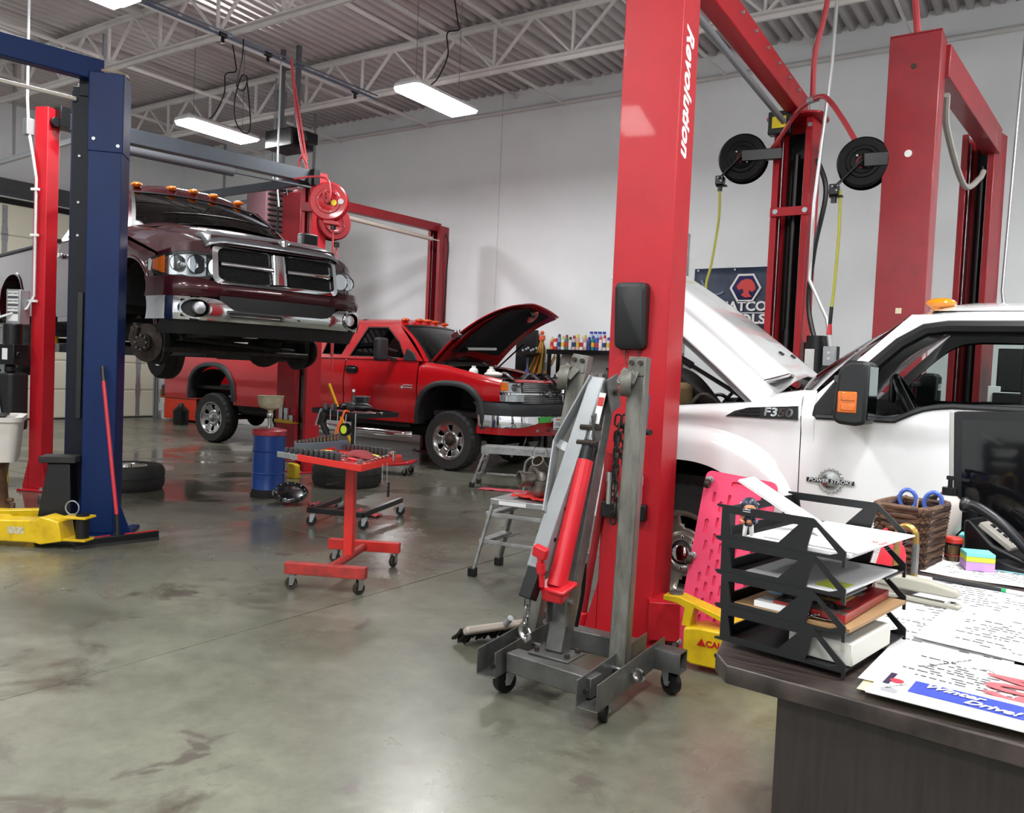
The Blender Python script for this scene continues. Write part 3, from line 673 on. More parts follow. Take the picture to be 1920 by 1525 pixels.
def cab(par, paint, zs, zr, Wb, Wt, xa0, xa1, xr1, xr0, bulge, crown, wins, gl, wgl, zws=0, rear=True, trim=black, roofrise=.1, wz=None):
    """greenhouse: roof, windshield, pillars, side window frames, back wall. wins = list of (x, z) polygons on the side plane"""
    def yc(z): return lerp(Wb, Wt, max(0, min(1, (z-zs)/(zr-zs))))**1
    nv = 16; vs_ = [2*i/nv-1 for i in range(nv+1)]
    def base(v): return Vector((xa0+bulge*(1-v*v), v*(Wb-.02), zs+zws*(1-v*v)))
    def top(v): return Vector((xa1+bulge*.35*(1-v*v), v*(Wt), zr+crown*.7*(1-v*v)))
    def wsp(v, t):
        p = base(v).lerp(top(v), t); p.x += .03*math.sin(PI*t); p.z += .02*math.sin(PI*t); return p
    for a, b in ((-1, -.9), (.9, 1)):
        M().grid([[wsp(lerp(a, b, i/3), t/10) for t in range(11)] for i in range(4)]).build('windshield_pillar', paint, par, smooth=60)
    M().grid([[wsp(lerp(-.9, .9, i/16), lerp(.03, .96, t/10)) for t in range(11)] for i in range(17)]).build('windshield', wgl, par, smooth=60)
    sm = M()
    for v0, v1, t0, t1 in ((-.92, .92, .94, 1.0), (-.92, .92, 0, .05)):
        sm.grid([[wsp(lerp(v0, v1, i/12), t)+Vector((.004, 0, .004)) for t in (t0, t1)] for i in range(13)])
    for v0, v1 in ((-.925, -.885), (.885, .925)):
        sm.grid([[wsp(v, t/10)+Vector((.004, 0, .004)) for t in range(11)] for v in (v0, v1)])
    sm.build('windshield_seal', trim, par, smooth=60)
    L = xa1-xr1
    def rf(u, v):
        p = top(v); q = Vector((xr1, v*Wt, zr+crown*.7*(1-v*v)))
        r = p.lerp(q, u); e = min(1, u/.18)*min(1, (1-u)/.08)
        r.z += roofrise*(1-abs(v)**4)*(1-(1-min(1, u/.22))**2)*(1-(1-min(1, (1-u)/.12))**2); return r
    M().grid([[rf(u/20, v) for v in vs_] for u in range(21)]).build('roof', paint, par, smooth=60)
    outer = [(xa0, zs), (xa1, zr), (xr1, zr), (xr0, zs)]
    for s in (-1, 1):
        bm = bmesh.new(); ed = []
        for lp in [outer]+wins:
            q = [bm.verts.new((x, s*yc(z), z)) for x, z in lp]
            ed += [bm.edges.new((q[i], q[(i+1) % len(q)])) for i in range(len(q))]
        bmesh.ops.triangle_fill(bm, use_beauty=True, edges=ed)
        me = bpy.data.meshes.new('side_frame'); bm.to_mesh(me); bm.free(); me.materials.append(paint)
        o = bpy.data.objects.new('side_frame', me); COL.objects.link(o); o.parent = par
        q = o.modifiers.new('solid', 'SOLIDIFY'); q.thickness = .03; q.offset = 0
        # rail between the frame top and the roof edge
        for lp in wins:
            cx = sum(p[0] for p in lp)/len(lp); cz = sum(p[1] for p in lp)/len(lp)
            I = [(x, s*(yc(z)+.016), z) for x, z in lp]
            J = [(cx+(x-cx)*.955, s*(yc(cz+(z-cz)*.93)+.014), cz+(z-cz)*.93) for x, z in lp]
            M().ring(I, J).build('window_seal', trim, par, smooth=0)
            if gl: M().add([(x, s*(yc(z)-.004), z) for x, z in lp], [tuple(range(len(lp)))]).build('side_window', gl, par, smooth=0)
    if rear:
        B = M().grid([[(lerp(xr0, xr1, t/4), v*yc(lerp(zs, zr, t/4)), lerp(zs, zr, t/4)+(crown*.7*(1-v*v) if t == 4 else 0)) for v in vs_] for t in range(5)])
        B.build('cab_back', paint, par)
        M().grid([[(lerp(xr0, xr1, t)-.006, v*.62, lerp(zs, zr, t)) for v in (-1, 1)] for t in (.25, .85)]).build('rear_window', tint, par)
    return yc, wsp
def cablights(par, xs, zs, ys, mat=amber):
    for y, x, z in zip(ys, xs, zs):
        M().sphere((0, 0, 0), 1, 14, 8, (.075, .05, .028)).build('clearance_light', mat, par).location = (x, y, z)
def seats(par, xs, z0, yl, mat):
    for x in xs:
        for y in yl:
            M().bb(x-.25, x+.25, y-.25, y+.25, z0, z0+.15).build('seat_cushion', mat, par, bevel=.04, seg=3)
            M().box((x-.28, y, z0+.42), (.14, .48, .66), (0, R(-14), 0)).build('seat_back', mat, par, bevel=.05, seg=3)
            M().box((x-.39, y, z0+.84), (.09, .26, .17), (0, R(-10), 0)).build('headrest', mat, par, bevel=.03, seg=3)
def steering(par, x, y, z, r=.19):
    T = Matrix.Translation((x, y, z)) @ Matrix.Rotation(R(-62), 4, 'Y')
    M(T).tube([(r*math.cos(R(a)), r*math.sin(R(a)), 0) for a in range(0, 360, 15)], .016, 8, closed=True).box((0, 0, -.03), (.14, .12, .05)).beam((-r, 0, 0), (r, 0, 0), .04, .02).cyl((0, 0, -.03), (0, 0, -.35), .025).build('steering_wheel', sblack, par)
def axle(par, x, z, w, diff_y=.3, mat=dark):
    M().cyl((x, -w, z), (x, w, z), .045, n=14).build('axle_tube', mat, par)
    M().sphere((x, diff_y, z), .17, 18, 10, (.85, 1, 1)).cyl((x-.1, diff_y, z), (x-.22, diff_y, z), .07, n=14).build('differential', mat, par)
# ---------------------------------------------------------------- maroon pickup on the lift
mar = pm('maroon_paint', '#3d1119', .22, coat=.75, metal=.3, spec=.35, var=.12, scale=.8)
D = thing('pickup_truck', 'dark maroon pickup raised on the lift with its front wheels removed and chrome crosshair grille', 'truck', (-5.74, 4.935, 1.172), -.197, 'pickup trucks')
def mplan(y):   # plan curve of the nose
    return interp([(0, -.10), (.5, -.115), (.62, -.16), (.75, -.21), (.86, -.28), (.94, -.37), (.985, -.47)], abs(y))
def yD(x, z):
    w = interp([(.4, .92), (.55, .95), (.75, .98), (.95, .985), (1.1, .975), (1.25, .955), (1.4, .925)], z)
    return w*(interp([(-1.2, 1), (-.75, .995), (-.4, .97)], x)) if x > -1.2 else w
aF = archz(-.98, .62, .50, .46); aR = archz(-4.55, .66, .50, .46)
XC = -1.32
# hood and fender tops as one loft, split at the hood shut line
def hz(u, y):
    zc = interp([(0, 1.265), (.12, 1.30), (.4, 1.37), (1, 1.485)], u); a = abs(y)
    if a < .52: return zc+.012*math.cos(a/.52*PI/2)
    e = lerp(.62, .74, u)
    if a < e: return zc-.03*((a-.52)/(e-.52))**2-.02*((a-.52)/(e-.52))
    sh = lerp(1.09, 1.345, min(1, u*1.05)); t = (a-e)/(.955-e); t = min(1, t)
    ze = zc-.05
    return lerp(ze, sh, t*t*(1.6-.6*t))
def top(u, y): return (lerp(mplan(y)-.015, XC+.12*(1-(y/.9)**2), u), y, hz(u, y))
us = [0, .03, .08, .15]+rng(.22, 1, 12)
eh = lambda u: lerp(.62, .74, u)
M().grid([[top(u, lerp(-1, 1, i/28)*eh(u)) for i in range(29)] for u in us]).build('hood', mar, D, smooth=50)
M().grid([[(top(0, lerp(-1, 1, i/16)*.6)[0]+.004, lerp(-1, 1, i/16)*.6, z) for i in range(17)] for z in (1.19, 1.27)]).build('hood_lip', mar, D)
for s in (-1, 1):
    # scoop-like cowl bump and raised hood ridge
    f = M()
    f.grid([[top(u, s*lerp(eh(u)+.006, .945, i/8)) for i in range(9)] for u in us])
    def shoulder(x): return hz((x-mplan(.945))/(XC+.01-mplan(.945)), .945)
    xs = panel_x(-1.45, -.44, [(-.98, .5)], 24)
    zt = lambda x: interp([(-1.45, 1.36), (-.46, 1.09)], x)
    zb = lambda x: aF(x) if aF(x) is not None else (.52 if x < -1 else .9)
    def fp(x, z):
        k = 0 if z < zt(x)-.07 else (z-zt(x)+.07)/.07
        return (x, s*(yD(x, z)*(1-k*k)+.945*k*k), z)
    strip(xs, zb, zt, fp, 10, f).build('fender', mar, D, smooth=50)
    arch_strip(D, s, -.98, .62, .5, .46, yD, mar, 'wheel_arch_lip', w=.03, proud=.012, zlow=.5)
    # side: door and bed
    zd = lambda x: 1.37
    strip(rng(-2.96, -1.46, 14), lambda x: .6, zd, lambda x, z: (x, s*yD(x, z), z), 12).build('door', mar, D, smooth=50)
    M().box((-2.8, s*.985, 1.22), (.16, .04, .05)).build('door_handle', chrome, D, bevel=.012)
    xs = panel_x(-5.6, -3.0, [(-4.55, .5)], 26)
    zb2 = lambda x: aR(x) if aR(x) is not None else .62
    strip(xs, zb2, lambda x: 1.4, lambda x, z: (x, s*yD(x, z), z), 12).build('bed_side', mar, D, smooth=50)
    arch_strip(D, s, -4.55, .66, .5, .46, yD, mar, 'wheel_arch_lip', w=.03, proud=.012, zlow=.62)
    M().beam((-5.6, s*.9, 1.405), (-3.0, s*.9, 1.405), .1, .03).build('bed_rail', black, D, bevel=.006)
    M().grid([[(-.98+.52*math.cos(a), s*q, .62+.48*math.sin(a)) for q in (.95, .45)] for a in rng(0, PI, 12)]).build('wheel_well', dark, D)
    M().grid([[(-4.55+.52*math.cos(a), s*q, .66+.48*math.sin(a)) for q in (.95, .45)] for a in rng(0, PI, 12)]).build('wheel_well', dark, D)
    M().bb(-1.7, -.5, s*.44, s*.47, .45, 1.05).build('inner_fender', dark, D)
    M().box((-1.55, s*1.14, 1.52), (.13, .2, .26)).box((-1.5, s*1.0, 1.44), (.07, .16, .05)).build('door_mirror', mar if False else black, D, bevel=.03, seg=3)
    M().bb(-2.95, -1.5, s*.86, s*.95, .54, .62).build('rocker', mar, D, bevel=.01)
M().bb(-5.62, -5.58, -.93, .93, .66, 1.4).build('tailgate', mar, D)
M().bb(-5.55, -3.05, -.85, .85, .85, .9).build('bed_floor', dark, D)
win = [(-1.62, 1.40), (-1.98, 1.80), (-2.68, 1.80), (-2.78, 1.40)]
cab(D, mar, 1.37, 1.83, .925, .69, XC, -1.88, -2.78, -2.98, .16, .05, [win], tint, smoke, zws=.12, roofrise=.11)
M().grid([[(lerp(XC+.01, XC+.26, k/3)+.1*(1-v*v), v*.74, lerp(1.43, 1.40, k/3)+.09*(1-v*v)) for v in rng(-1, 1, 12)] for k in range(4)]).build('cowl', sblack, D)
M().bb(-2.9, -1.35, -.85, .85, .7, 1.37).build('cab_interior', dark, D)
M().grid([[(lerp(-1.4, -1.85, k/3), v*.78, 1.39+.06*math.sin(k)) for v in rng(-1, 1, 6)] for k in range(4)]).build('dashboard', dark, D)
seats(D, (-2.35,), 1.1, (-.4, .4), pm('seat_grey', '#3a3a3c', .8))
for y0, y1 in ((-.62, .02), (.02, .6)):
    M().tube([(-1.19+.1*(1-(y/.85)**2), y, 1.49+.085*(1-(y/.85)**2)+.015) for y in rng(y0, y1, 6)], .009, 6).build('wiper', sblack, D)
M().add([(-1.43, .62, 1.545), (-1.43, .72, 1.53), (-1.56, .68, 1.63), (-1.56, .6, 1.645)], [(0,1,2,3)]).build('window_sticker', white_p, D, solid=.002)
cablights(D, (-1.96, -1.92, -1.91, -1.92, -1.96), (1.92, 1.938, 1.944, 1.938, 1.92), (-.55, -.22, 0, .22, .52))
# grille: chrome surround, crosshair, four dark mesh panels
def gx(z): return interp([(.84, -.045), (1.2, -.115)], z)
def gshape(k, dx):
    P = []
    for y, z in rpoly(1.22, .35, .06, 5, 0, 1.03): P.append((y*k*(1-.04*(z-1.03)), 1.03+(z-1.03)*(1-(1-k)*2.6)))
    return [(gx(z)+dx-.10*(y/.62)**2*.5, y, z) for y, z in P]
g = M(); A, B1, B2, B3 = gshape(1, -.06), gshape(.985, .012), gshape(.915, .02), gshape(.895, -.03)
g.ring(A, B1).ring(B1, B2).ring(B2, B3).build('grille_surround', chrome, D, smooth=45)
gy = lambda y, z, dx: (gx(z)+dx-.05*(y/.62)**2, y, z)
M().grid([[gy(y, z, d) for y, d in ((-.075, -.02), (-.055, .012), (-.02, .022), (.02, .022), (.055, .012), (.075, -.02))] for z in rng(.9, 1.16, 6)]).build('grille_vertical_bar', chrome, D, smooth=60)
for a, b in ((-.53, -.07), (.07, .53)):
    M().grid([[gy(y, z+.012*abs(y), d) for z, d in ((1.005, -.02), (1.012, .008), (1.022, .014), (1.036, .014), (1.046, .006), (1.052, -.02))] for y in rng(a, b, 8)]).build('grille_bar', chrome, D, smooth=60)
gm = bpy.data.materials.new('grille_mesh'); gm.use_nodes = True
nt = gm.node_tree; v = nt.nodes.new('ShaderNodeTexVoronoi'); v.inputs['Scale'].default_value = 60; tcn = nt.nodes.new('ShaderNodeTexCoord'); nt.links.new(tcn.outputs['Object'], v.inputs['Vector'])
cr = nt.nodes.new('ShaderNodeValToRGB'); nt.links.new(v.outputs['Distance'], cr.inputs[0]); cr.color_ramp.elements[0].color = (.001,.001,.001,1); cr.color_ramp.elements[1].color = (.006,.006,.007,1); cr.color_ramp.elements[0].position = .3; cr.color_ramp.elements[1].position = .6
nt.links.new(cr.outputs[0], nt.nodes['Principled BSDF'].inputs['Base Color']); nt.nodes['Principled BSDF'].inputs['Roughness'].default_value = .6; nt.nodes['Principled BSDF'].inputs['Specular IOR Level'].default_value = .15
for y0, y1 in ((-.56, -.07), (.07, .56)):
    for z0, z1 in ((.88, 1.02), (1.035, 1.18)):
        M().grid([[gy(y, z, -.03) for y in rng(y0, y1, 6)] for z in (z0, z1)]).build('grille_mesh_panel', gm, D)
        R_ = [(y, z) for y, z in rpoly(y1-y0-.025, z1-z0-.02, .025, 4, (y0+y1)/2, (z0+z1)/2)]; cy, cz = (y0+y1)/2, (z0+z1)/2
        M().ring([gy(y, z, -.008) for y, z in R_], [gy(cy+(y-cy)*.965, cz+(z-cz)*.9, -.026) for y, z in R_]).build('grille_opening_rim', chrome, D)
# brow over the lamps, and the grey deflector along the hood edge
for s in (-1, 1):
    M().grid([[(mplan(y)-.012, s*y, lerp(hz(0, y)+.004, interp([(.6, 1.115), (.75, 1.12), (.9, 1.095), (.975, 1.045)], y), k/2)) for k in range(3)] for y in rng(.6, .945, 10)]).build('lamp_brow', mar, D, smooth=60)
M().grid([[(lerp(mplan(y)+.03, mplan(y)-.19, k/6), y, interp([(0, 1.205), (.12, 1.24), (.4, 1.29), (1, 1.333)], k/6)+(.0 if abs(y) < .5 else -.05*((abs(y)-.5)/.16)**2)) for k in range(7)] for y in rng(-.655, .655, 24)]).build('hood_deflector', pm('deflector_grey', '#8d8f93', .22, metal=.7), D, solid=.006, smooth=60)
M().lathe([(0, .012), (.028, .01), (.034, 0)], 16, axis='x').build('hood_emblem', chrome, D).location = (-.03, 0, 1.262)
for s in (-1, 1): M().tube(catm([(-.03, s*.004, 1.28), (-.03, s*.03, 1.295), (-.025, s*.05, 1.275), (-.02, s*.04, 1.255), (-.02, s*.022, 1.26)]), .006, 6).build('hood_emblem', chrome, D)
M().bb(-.5, -.2, -.6, .6, .55, 1.2).build('radiator', dark, D)
for s in (-1, 1):
    # headlamp: reflector tub, two round reflectors, amber corner, clear lens
    zt = lambda y: interp([(.6, 1.11), (.75, 1.115), (.9, 1.09), (.975, 1.04)], y)
    zb = lambda y: interp([(.6, .925), (.68, .905), (.75, .90), (.81, .915), (.87, .905), (.93, .92), (.975, .955)], y)
    ys = rng(.605, .972, 20)
    strip(ys, zb, zt, lambda y, z: (mplan(y)-.075, s*y, z), 4).build('headlamp_tub', lampref, D, smooth=60)
    for y, rr in ((.7, .082), (.83, .068)):
        M().lathe([(rr, .0), (rr*.97, .012), (rr*.9, .0), (rr*.55, -.045), (rr*.2, -.06), (0, -.06)], 26, axis='x').sphere((-.03, 0, 0), rr*.22, 10, 6).build('headlamp_reflector', chrome, D, smooth=50).location = (mplan(y)-.01, s*y, 1.012)
    strip(rng(.905, .965, 6), lambda y: zb(y)+.012, lambda y: zt(y)-.012, lambda y, z: (mplan(y)-.01, s*y, z), 4).build('headlamp_amber_corner', amber, D, smooth=60)
    strip(ys, zb, zt, lambda y, z: (mplan(y)+.012-.06*abs(z-1.01)**1.5, s*y, z), 6).build('headlamp_lens', lampg, D, smooth=60)
    M().grid([[(mplan(y)-.02, s*y, f(y)+dz) for dz in (-.01, .012)] for y in ys for f in (zt,)]).build('headlamp_trim', black, D)
    M().grid([[(mplan(y)+.004, s*y, zb(y)+dz) for dz in (-.03, .006)] for y in ys]).build('headlamp_lower_seal', black, D)
    text('fender_emblem', 'C', .07, chrome, D, frame((-.57, s*.968, 1.0), (s*-1, 0, 0), (0, 0, 1)), ext=.004, wx=.6)
    # fog lamp in an oval recess of the bumper
# painted valance between lamps and bumper, then the chrome bumper
def bplan(y): return interp([(0, .0), (.5, -.015), (.7, -.045), (.84, -.11), (.93, -.2), (.98, -.34), (.985, -.5)], abs(y))
ys = sorted(set(rng(-.985, .985, 60)))
strip(ys, lambda y: interp([(0, .755), (.5, .75), (.75, .742), (.985, .735)], abs(y)), lambda y: interp([(0, .85), (.55, .85), (.62, .88), (.7, .898), (.985, .9)], abs(y)),
      lambda y, z: (bplan(y)-.06+.035*math.sin(PI*min(1, (z-.73)/.17)), y, z), 6).build('front_valance', mar, D, smooth=60)
btop = lambda y: interp([(0, .635), (.4, .638), (.47, .65), (.53, .70), (.58, .725), (.7, .735), (.985, .735)], abs(y))
def bp(y, z): return (bplan(y)-.05*((z-.64)/.1)**2*.5+.0, y, z)
bumper = M(); fl = .015
rows = []
for y in ys: rows.append([bp(y, lerp(.545, btop(y), k/8)) for k in range(9)]+[(bplan(y)-.09, y, btop(y)+.004)])
bumper.grid(rows); keep = []
for f in bumper.f:
    c = sum((Vector(bumper.v[i]) for i in f), Vector())/4
    if ((abs(c.y)-.755)/.115)**2+((c.z-.64)/.085)**2 > 1.0: keep.append(f)
bumper.f = keep; bumper.build('bumper', chrome, D, smooth=60)
for s in (-1, 1):
    E = [(s*(.755+.122*math.cos(a)), .64+.088*math.sin(a)) for a in rng(0, 2*PI, 36)[:-1]]
    E2 = [(s*(.755+.104*math.cos(a)), .64+.074*math.sin(a)) for a in rng(0, 2*PI, 36)[:-1]]
    E3 = [(s*(.755+.09*math.cos(a)), .64+.062*math.sin(a)) for a in rng(0, 2*PI, 36)[:-1]]
    M().ring([(bplan(y)+.006, y, z) for y, z in E], [(bplan(y)+.012, y, z) for y, z in E2]).build('fog_lamp_bezel', chrome, D)
    fb = M().ring([(bplan(y)+.01, y, z) for y, z in E2], [(bplan(y)-.06, y, z) for y, z in E3]).add([(bplan(y)-.06, y, z) for y, z in E3], [tuple(range(36))]).build('fog_lamp_recess', sblack, D)
    M().lathe([(.055, -.02), (.055, .012), (.05, .018), (.0, .024)], 24, axis='x').build('fog_lamp', lampref, D, smooth=40).location = (bplan(.73)-.015, s*.725, .645)
M().grid([[(bplan(y)-.03, y, z) for y in rng(-.56, .56, 16)] for z in (.63, .76)]).build('bumper_recess', sblack, D)
for y in (-.02, .16): M().cyl((.002, y, .6), (.006, y, .6), .008, n=8).build('plate_bolt', rust, D)
strip(rng(-.95, .95, 30), lambda y: .43, lambda y: .55, lambda y, z: (bplan(y)-.05-.09*(.55-z)/.12, y, z), 3).build('air_dam', pm('air_dam_grey', '#202122', .5), D, smooth=60)
# underside
for s in (-1, 1):
    M().bb(-5.4, -.25, s*.38, s*.46, .42, .56).build('frame_rail', dark, D)
    hubm = M().lathe([(.0, .05), (.045, .05), (.05, .035), (.075, .03), (.08, 0), (.1, -.01), (.17, -.012), (.175, -.03), (.17, -.045), (.0, -.045)], 36, axis='y')
    hb = hubm.build('brake_rotor', rust, D, smooth=30); hb.location = (-.98, s*.80, .35)
    hb.rotation_euler = (0, 0, (PI if s < 0 else 0)+R(28))
    for i in range(8):
        a = 2*PI*i/8; M().cyl((.1*math.cos(a)*.62, .03, .1*math.sin(a)*.62), (.062*math.cos(a), .065, .062*math.sin(a)), .009, n=6).build('wheel_stud', steel, hb)
    M().lathe([(.12, 0), (.19, .0), (.195, .04), (.19, .045)], 30, axis='y').build('dust_shield', dark, D, smooth=30).location = (-.98, s*.70, .35)
    M().box((-1.13, s*.8, .42), (.12, .11, .2), (0, R(25), 0)).box((-1.15, s*.83, .42), (.08, .08, .14), (0, R(25), 0)).build('brake_caliper', rust, D, bevel=.015)
    M().cyl((-.98, s*.48, .4), (-1.0, s*.5, .85), .055, n=16).cyl((-1.12, s*.5, .38), (-1.14, s*.5, .9), .028, n=12).build('coil_and_damper', dark, D)
    M().box((-1.02, s*.64, .35), (.18, .16, .2)).build('steering_knuckle', dark, D, bevel=.03)
axle(D, -.98, .34, .7, .35)
M().lathe([(0, -.06), (.1, -.05), (.135, 0), (.12, .03)], 20, axis='x').build('differential_cover', dark, D).location = (-.86, .35, .33)
for y, z in ((.28, .33), (.33, .33)): M().lathe([(.018, 0), (.024, 0), (.024, .012), (.018, .012)], 14, axis='x').build('cover_ring', rust, D).location = (-.795, y, z)
M().cyl((-.78, -.72, .3), (-.78, .72, .3), .022, n=10).build('tie_rod', rust, D)
M().cyl((-.7, -.6, .4), (-.75, .55, .34), .02, n=10).build('drag_link', dark, D)
M().bb(-2.6, -1.2, -.22, .22, .4, .75).build('gearbox', dark, D, bevel=.06)
M().bb(-3.0, -.45, -.36, .36, .5, .62).build('engine_cradle', dark, D)
M().add([(-.44, -.16, .43), (-.44, 0, .46), (-.44, .04, .45), (-.44, -.02, .43)], [(0,1,2,3)]).build('paper_tag', white_p, D, solid=.003)
M().bb(-5.2, -3.1, -.7, -.48, .5, .75).build('fuel_tank', dark, D, bevel=.05)
M().tube([(-1.6, .3, .45), (-3.5, .3, .45), (-4.2, .4, .75), (-5.4, .6, .6)], .04, 10).build('exhaust', rust, D)
axle(D, -4.55, .36, .7, 0)
for s in (-1, 1): wheel(D, -4.55, s*.84, .33, .39, .24, .215, dchrome)
M().bb(-5.62, -5.5, -.9, .9, .55, .72).build('rear_bumper', chrome, D, bevel=.02)
# ---------------------------------------------------------------- red pickup with its hood up
rp = pm('red_truck_paint', '#ab0c15', .25, coat=.6, var=.1, scale=.7)
flare = pm('flare_black', '#26282b', .6, var=.15, scale=10)
C3 = thing('pickup_truck', 'bright red pickup with raised hood and black wheel flares by the white wall', 'truck', (-7.10, 10.0, 0), R(3), 'pickup trucks')
W3 = 1.0
def yC(x, z):
    w = interp([(.4, .90), (.6, .955), (.8, .985), (1.0, .985), (1.06, 1.0), (1.2, 1.0), (1.35, .985), (1.5, .95)], z)
    return w*interp([(.2, 1), (.55, .985), (.8, .94)], x) if x > .2 else w
aF = archz(0, .66, .52, .52, 2.6); aR = archz(-4.87, .72, .52, .56, 2.6)
sol = M
for s in (-1, 1):
    zt = lambda x: interp([(-.56, 1.50), (-.1, 1.455), (.31, 1.38), (.78, 1.30)], x)
    xs = panel_x(-.56, .78, [(0, .52)], 20)
    zb = lambda x: aF(x) if aF(x) is not None else (1.0 if x > .45 else .62)
    def fp(x, z):
        k = max(0, (z-zt(x)+.07)/.07)
        return (x, s*(yC(x, z)-.05*k*k), z)
    m = strip(xs, zb, zt, fp, 10); strip(xs, zt, lambda x: zt(x)-.03, lambda x, z: (x, s*(yC(x, zt(x))-.05-2.2*(zt(x)-z)), z), 2, m)
    m.build('fender', rp, C3, smooth=50)
    arch_strip(C3, s, 0, .66, .52, .52, yC, flare, 'wheel_flare', w=.075, proud=.05, p=2.6, zlow=.62)
    arch_strip(C3, s, -4.87, .72, .52, .56, yC, flare, 'wheel_flare', w=.075, proud=.05, p=2.6, zlow=.72)
    strip(rng(-1.93, -.575, 14), lambda x: .62, lambda x: 1.5, lambda x, z: (x, s*yC(x, z), z), 14).build('door', rp, C3, smooth=50)
    strip(rng(-2.58, -1.945, 8), lambda x: .62, lambda x: 1.5, lambda x, z: (x, s*yC(x, z), z), 14).build('rear_door', rp, C3, smooth=50)
    strip(panel_x(-6.08, -2.6, [(-4.87, .52)], 30), lambda x: aR(x) if aR(x) is not None else (.72 if x < -4.9 else .66), lambda x: 1.47, lambda x, z: (x, s*yC(x, z), z), 14).build('bed_side', rp, C3, smooth=50)
    M().beam((-6.08, s*.92, 1.475), (-2.62, s*.92, 1.475), .09, .03).build('bed_rail', rp, C3, bevel=.008)
    # chrome side step
    M().tube([(-3.2, s*.95, .48), (-3.1, s*1.03, .47), (-.75, s*1.03, .45), (-.66, s*.95, .46)], .05, 12).build('side_step', chrome, C3)
    hb = M().prism(rpoly(.24, .11, .05, 4, -1.79, 1.345), s*.985, s*1.0, 'y').build('door_handle', sblack, C3)
    M().box((-1.79, s*1.012, 1.35), (.18, .02, .04)).build('handle_grip', sblack, hb, bevel=.01)
    for z0, dx in ((.0, 0), (.035, .05)):
        M().bb(-.86+dx, -.64, s*1.0, s*1.006, 1.115+z0, 1.13+z0).build('door_badge', chrome, C3)
    M().cyl((-.82, s*1.0, 1.122), (-.82, s*1.008, 1.122), .022, n=12).build('door_badge', chrome, C3)
    # towing mirror
    mr = M().box((-1.03, s*1.25, 1.645), (.12, .22, .33)).build('door_mirror', flare, C3, bevel=.04, seg=3)
    M().box((-.99, s*1.25, 1.61), (.012, .19, .25)).build('mirror_glass', chrome, mr) if False else None
    for z in (1.66, 1.54): M().beam((-.98, s*.96, z-.03), (-1.0, s*1.16, z), .05, .035).build('mirror_arm', flare, mr, bevel=.008)
    M().prism([(-.86, 1.5), (-.6, 1.5), (-.68, 1.62), (-.8, 1.68)], s*.93, s*.97, 'y').build('mirror_base', flare, C3, bevel=.01)
    for xc, zc in ((0, .66), (-4.87, .72)):
        M().grid([[(xc+.54*math.cos(a), s*q, zc+.52*math.sin(a)) for q in (.97, .4)] for a in rng(0, PI, 12)]).build('wheel_well', dark, C3)
    # lamps
    zl = 1.0
    fx = lambda y: interp([(0, 1.0), (.6, .97), (.75, .92), (.88, .85), (.93, .78)], y)
    ys = rng(.60, .925, 10)
    fn = lambda d: (lambda y, z: (fx(y)+d-.12*max(0, z-1.12), s*y, z))
    strip(ys, lambda y: 1.13, lambda y: 1.265+.04*(y-.6), fn(-.05), 3).build('headlamp_tub', lampref, C3)
    M().lathe([(.055, 0), (.03, -.03), (0, -.04)], 18, axis='x').build('headlamp_reflector', chrome, C3).location = (fx(.7)-.02, s*.71, 1.2)
    strip(ys, lambda y: 1.13, lambda y: 1.265+.04*(y-.6), fn(0), 3).build('headlamp_lens', lampg, C3, smooth=60)
    strip(rng(.855, .93, 4), lambda y: 1.15, lambda y: 1.25+.04*(y-.6), fn(.002), 3).build('headlamp_amber_corner', amber, C3)
    strip(ys, lambda y: 1.1, lambda y: 1.125, fn(.012), 2).build('lamp_divider', chrome, C3)
    strip(ys, lambda y: 1.005, lambda y: 1.095, fn(-.02), 3).build('parking_lamp_tub', lampref, C3)
    strip(ys, lambda y: 1.005, lambda y: 1.095, fn(.0), 3).build('parking_lamp_lens', lampg, C3)
M().bb(-6.1, -6.06, -.93, .93, .8, 1.45).build('tailgate', rp, C3)
M().bb(-6.02, -2.65, -.88, .88, .9, .95).build('bed_floor', dark, C3)
M().bb(-6.28, -6.1, -.92, .92, .72, .92).build('rear_bumper', sblack, C3, bevel=.03)
M().bb(-2.66, -2.6, -.95, .95, .7, 1.45).build('bed_front', rp, C3)
wf = [(-.83, 1.53), (-1.0, 1.76), (-1.30, 1.985), (-1.69, 1.985), (-1.885, 1.53)]
wr = [(-2.04, 1.55), (-1.98, 1.72), (-1.93, 1.96), (-2.38, 1.96), (-2.44, 1.55)]
cab(C3, rp, 1.5, 2.02, .95, .74, -.50, -1.10, -2.45, -2.58, .2, .05, [wf, wr], tint, smoke, zws=.03, roofrise=.09, trim=sblack)
cablights(C3, (-1.2, -1.17, -1.16, -1.17, -1.2), (2.115, 2.13, 2.135, 2.13, 2.115), (-.5, -.2, 0, .2, .5), pm('lens_red_amber', '#c24a18', .15, coat=.5))
M().bb(-2.5, -.62, -.88, .88, .6, 1.48).build('cab_interior', dark, C3)
seats(C3, (-1.6,), 1.2, (-.4, .4), pm('seat_grey', '#3a3a3c'))
M().grid([[(lerp(-.52, -.2, k/3)+.18*(1-v*v), v*.86, 1.5-.02*k+.03*(1-v*v)) for v in rng(-1, 1, 12)] for k in range(4)]).build('cowl', pm('cowl_grey', '#4a4a48', .6), C3)
for y in (-.4, .35): M().tube([(-.3, y, 1.56), (-.36, y+.35, 1.575)], .01, 6).build('wiper', sblack, C3)
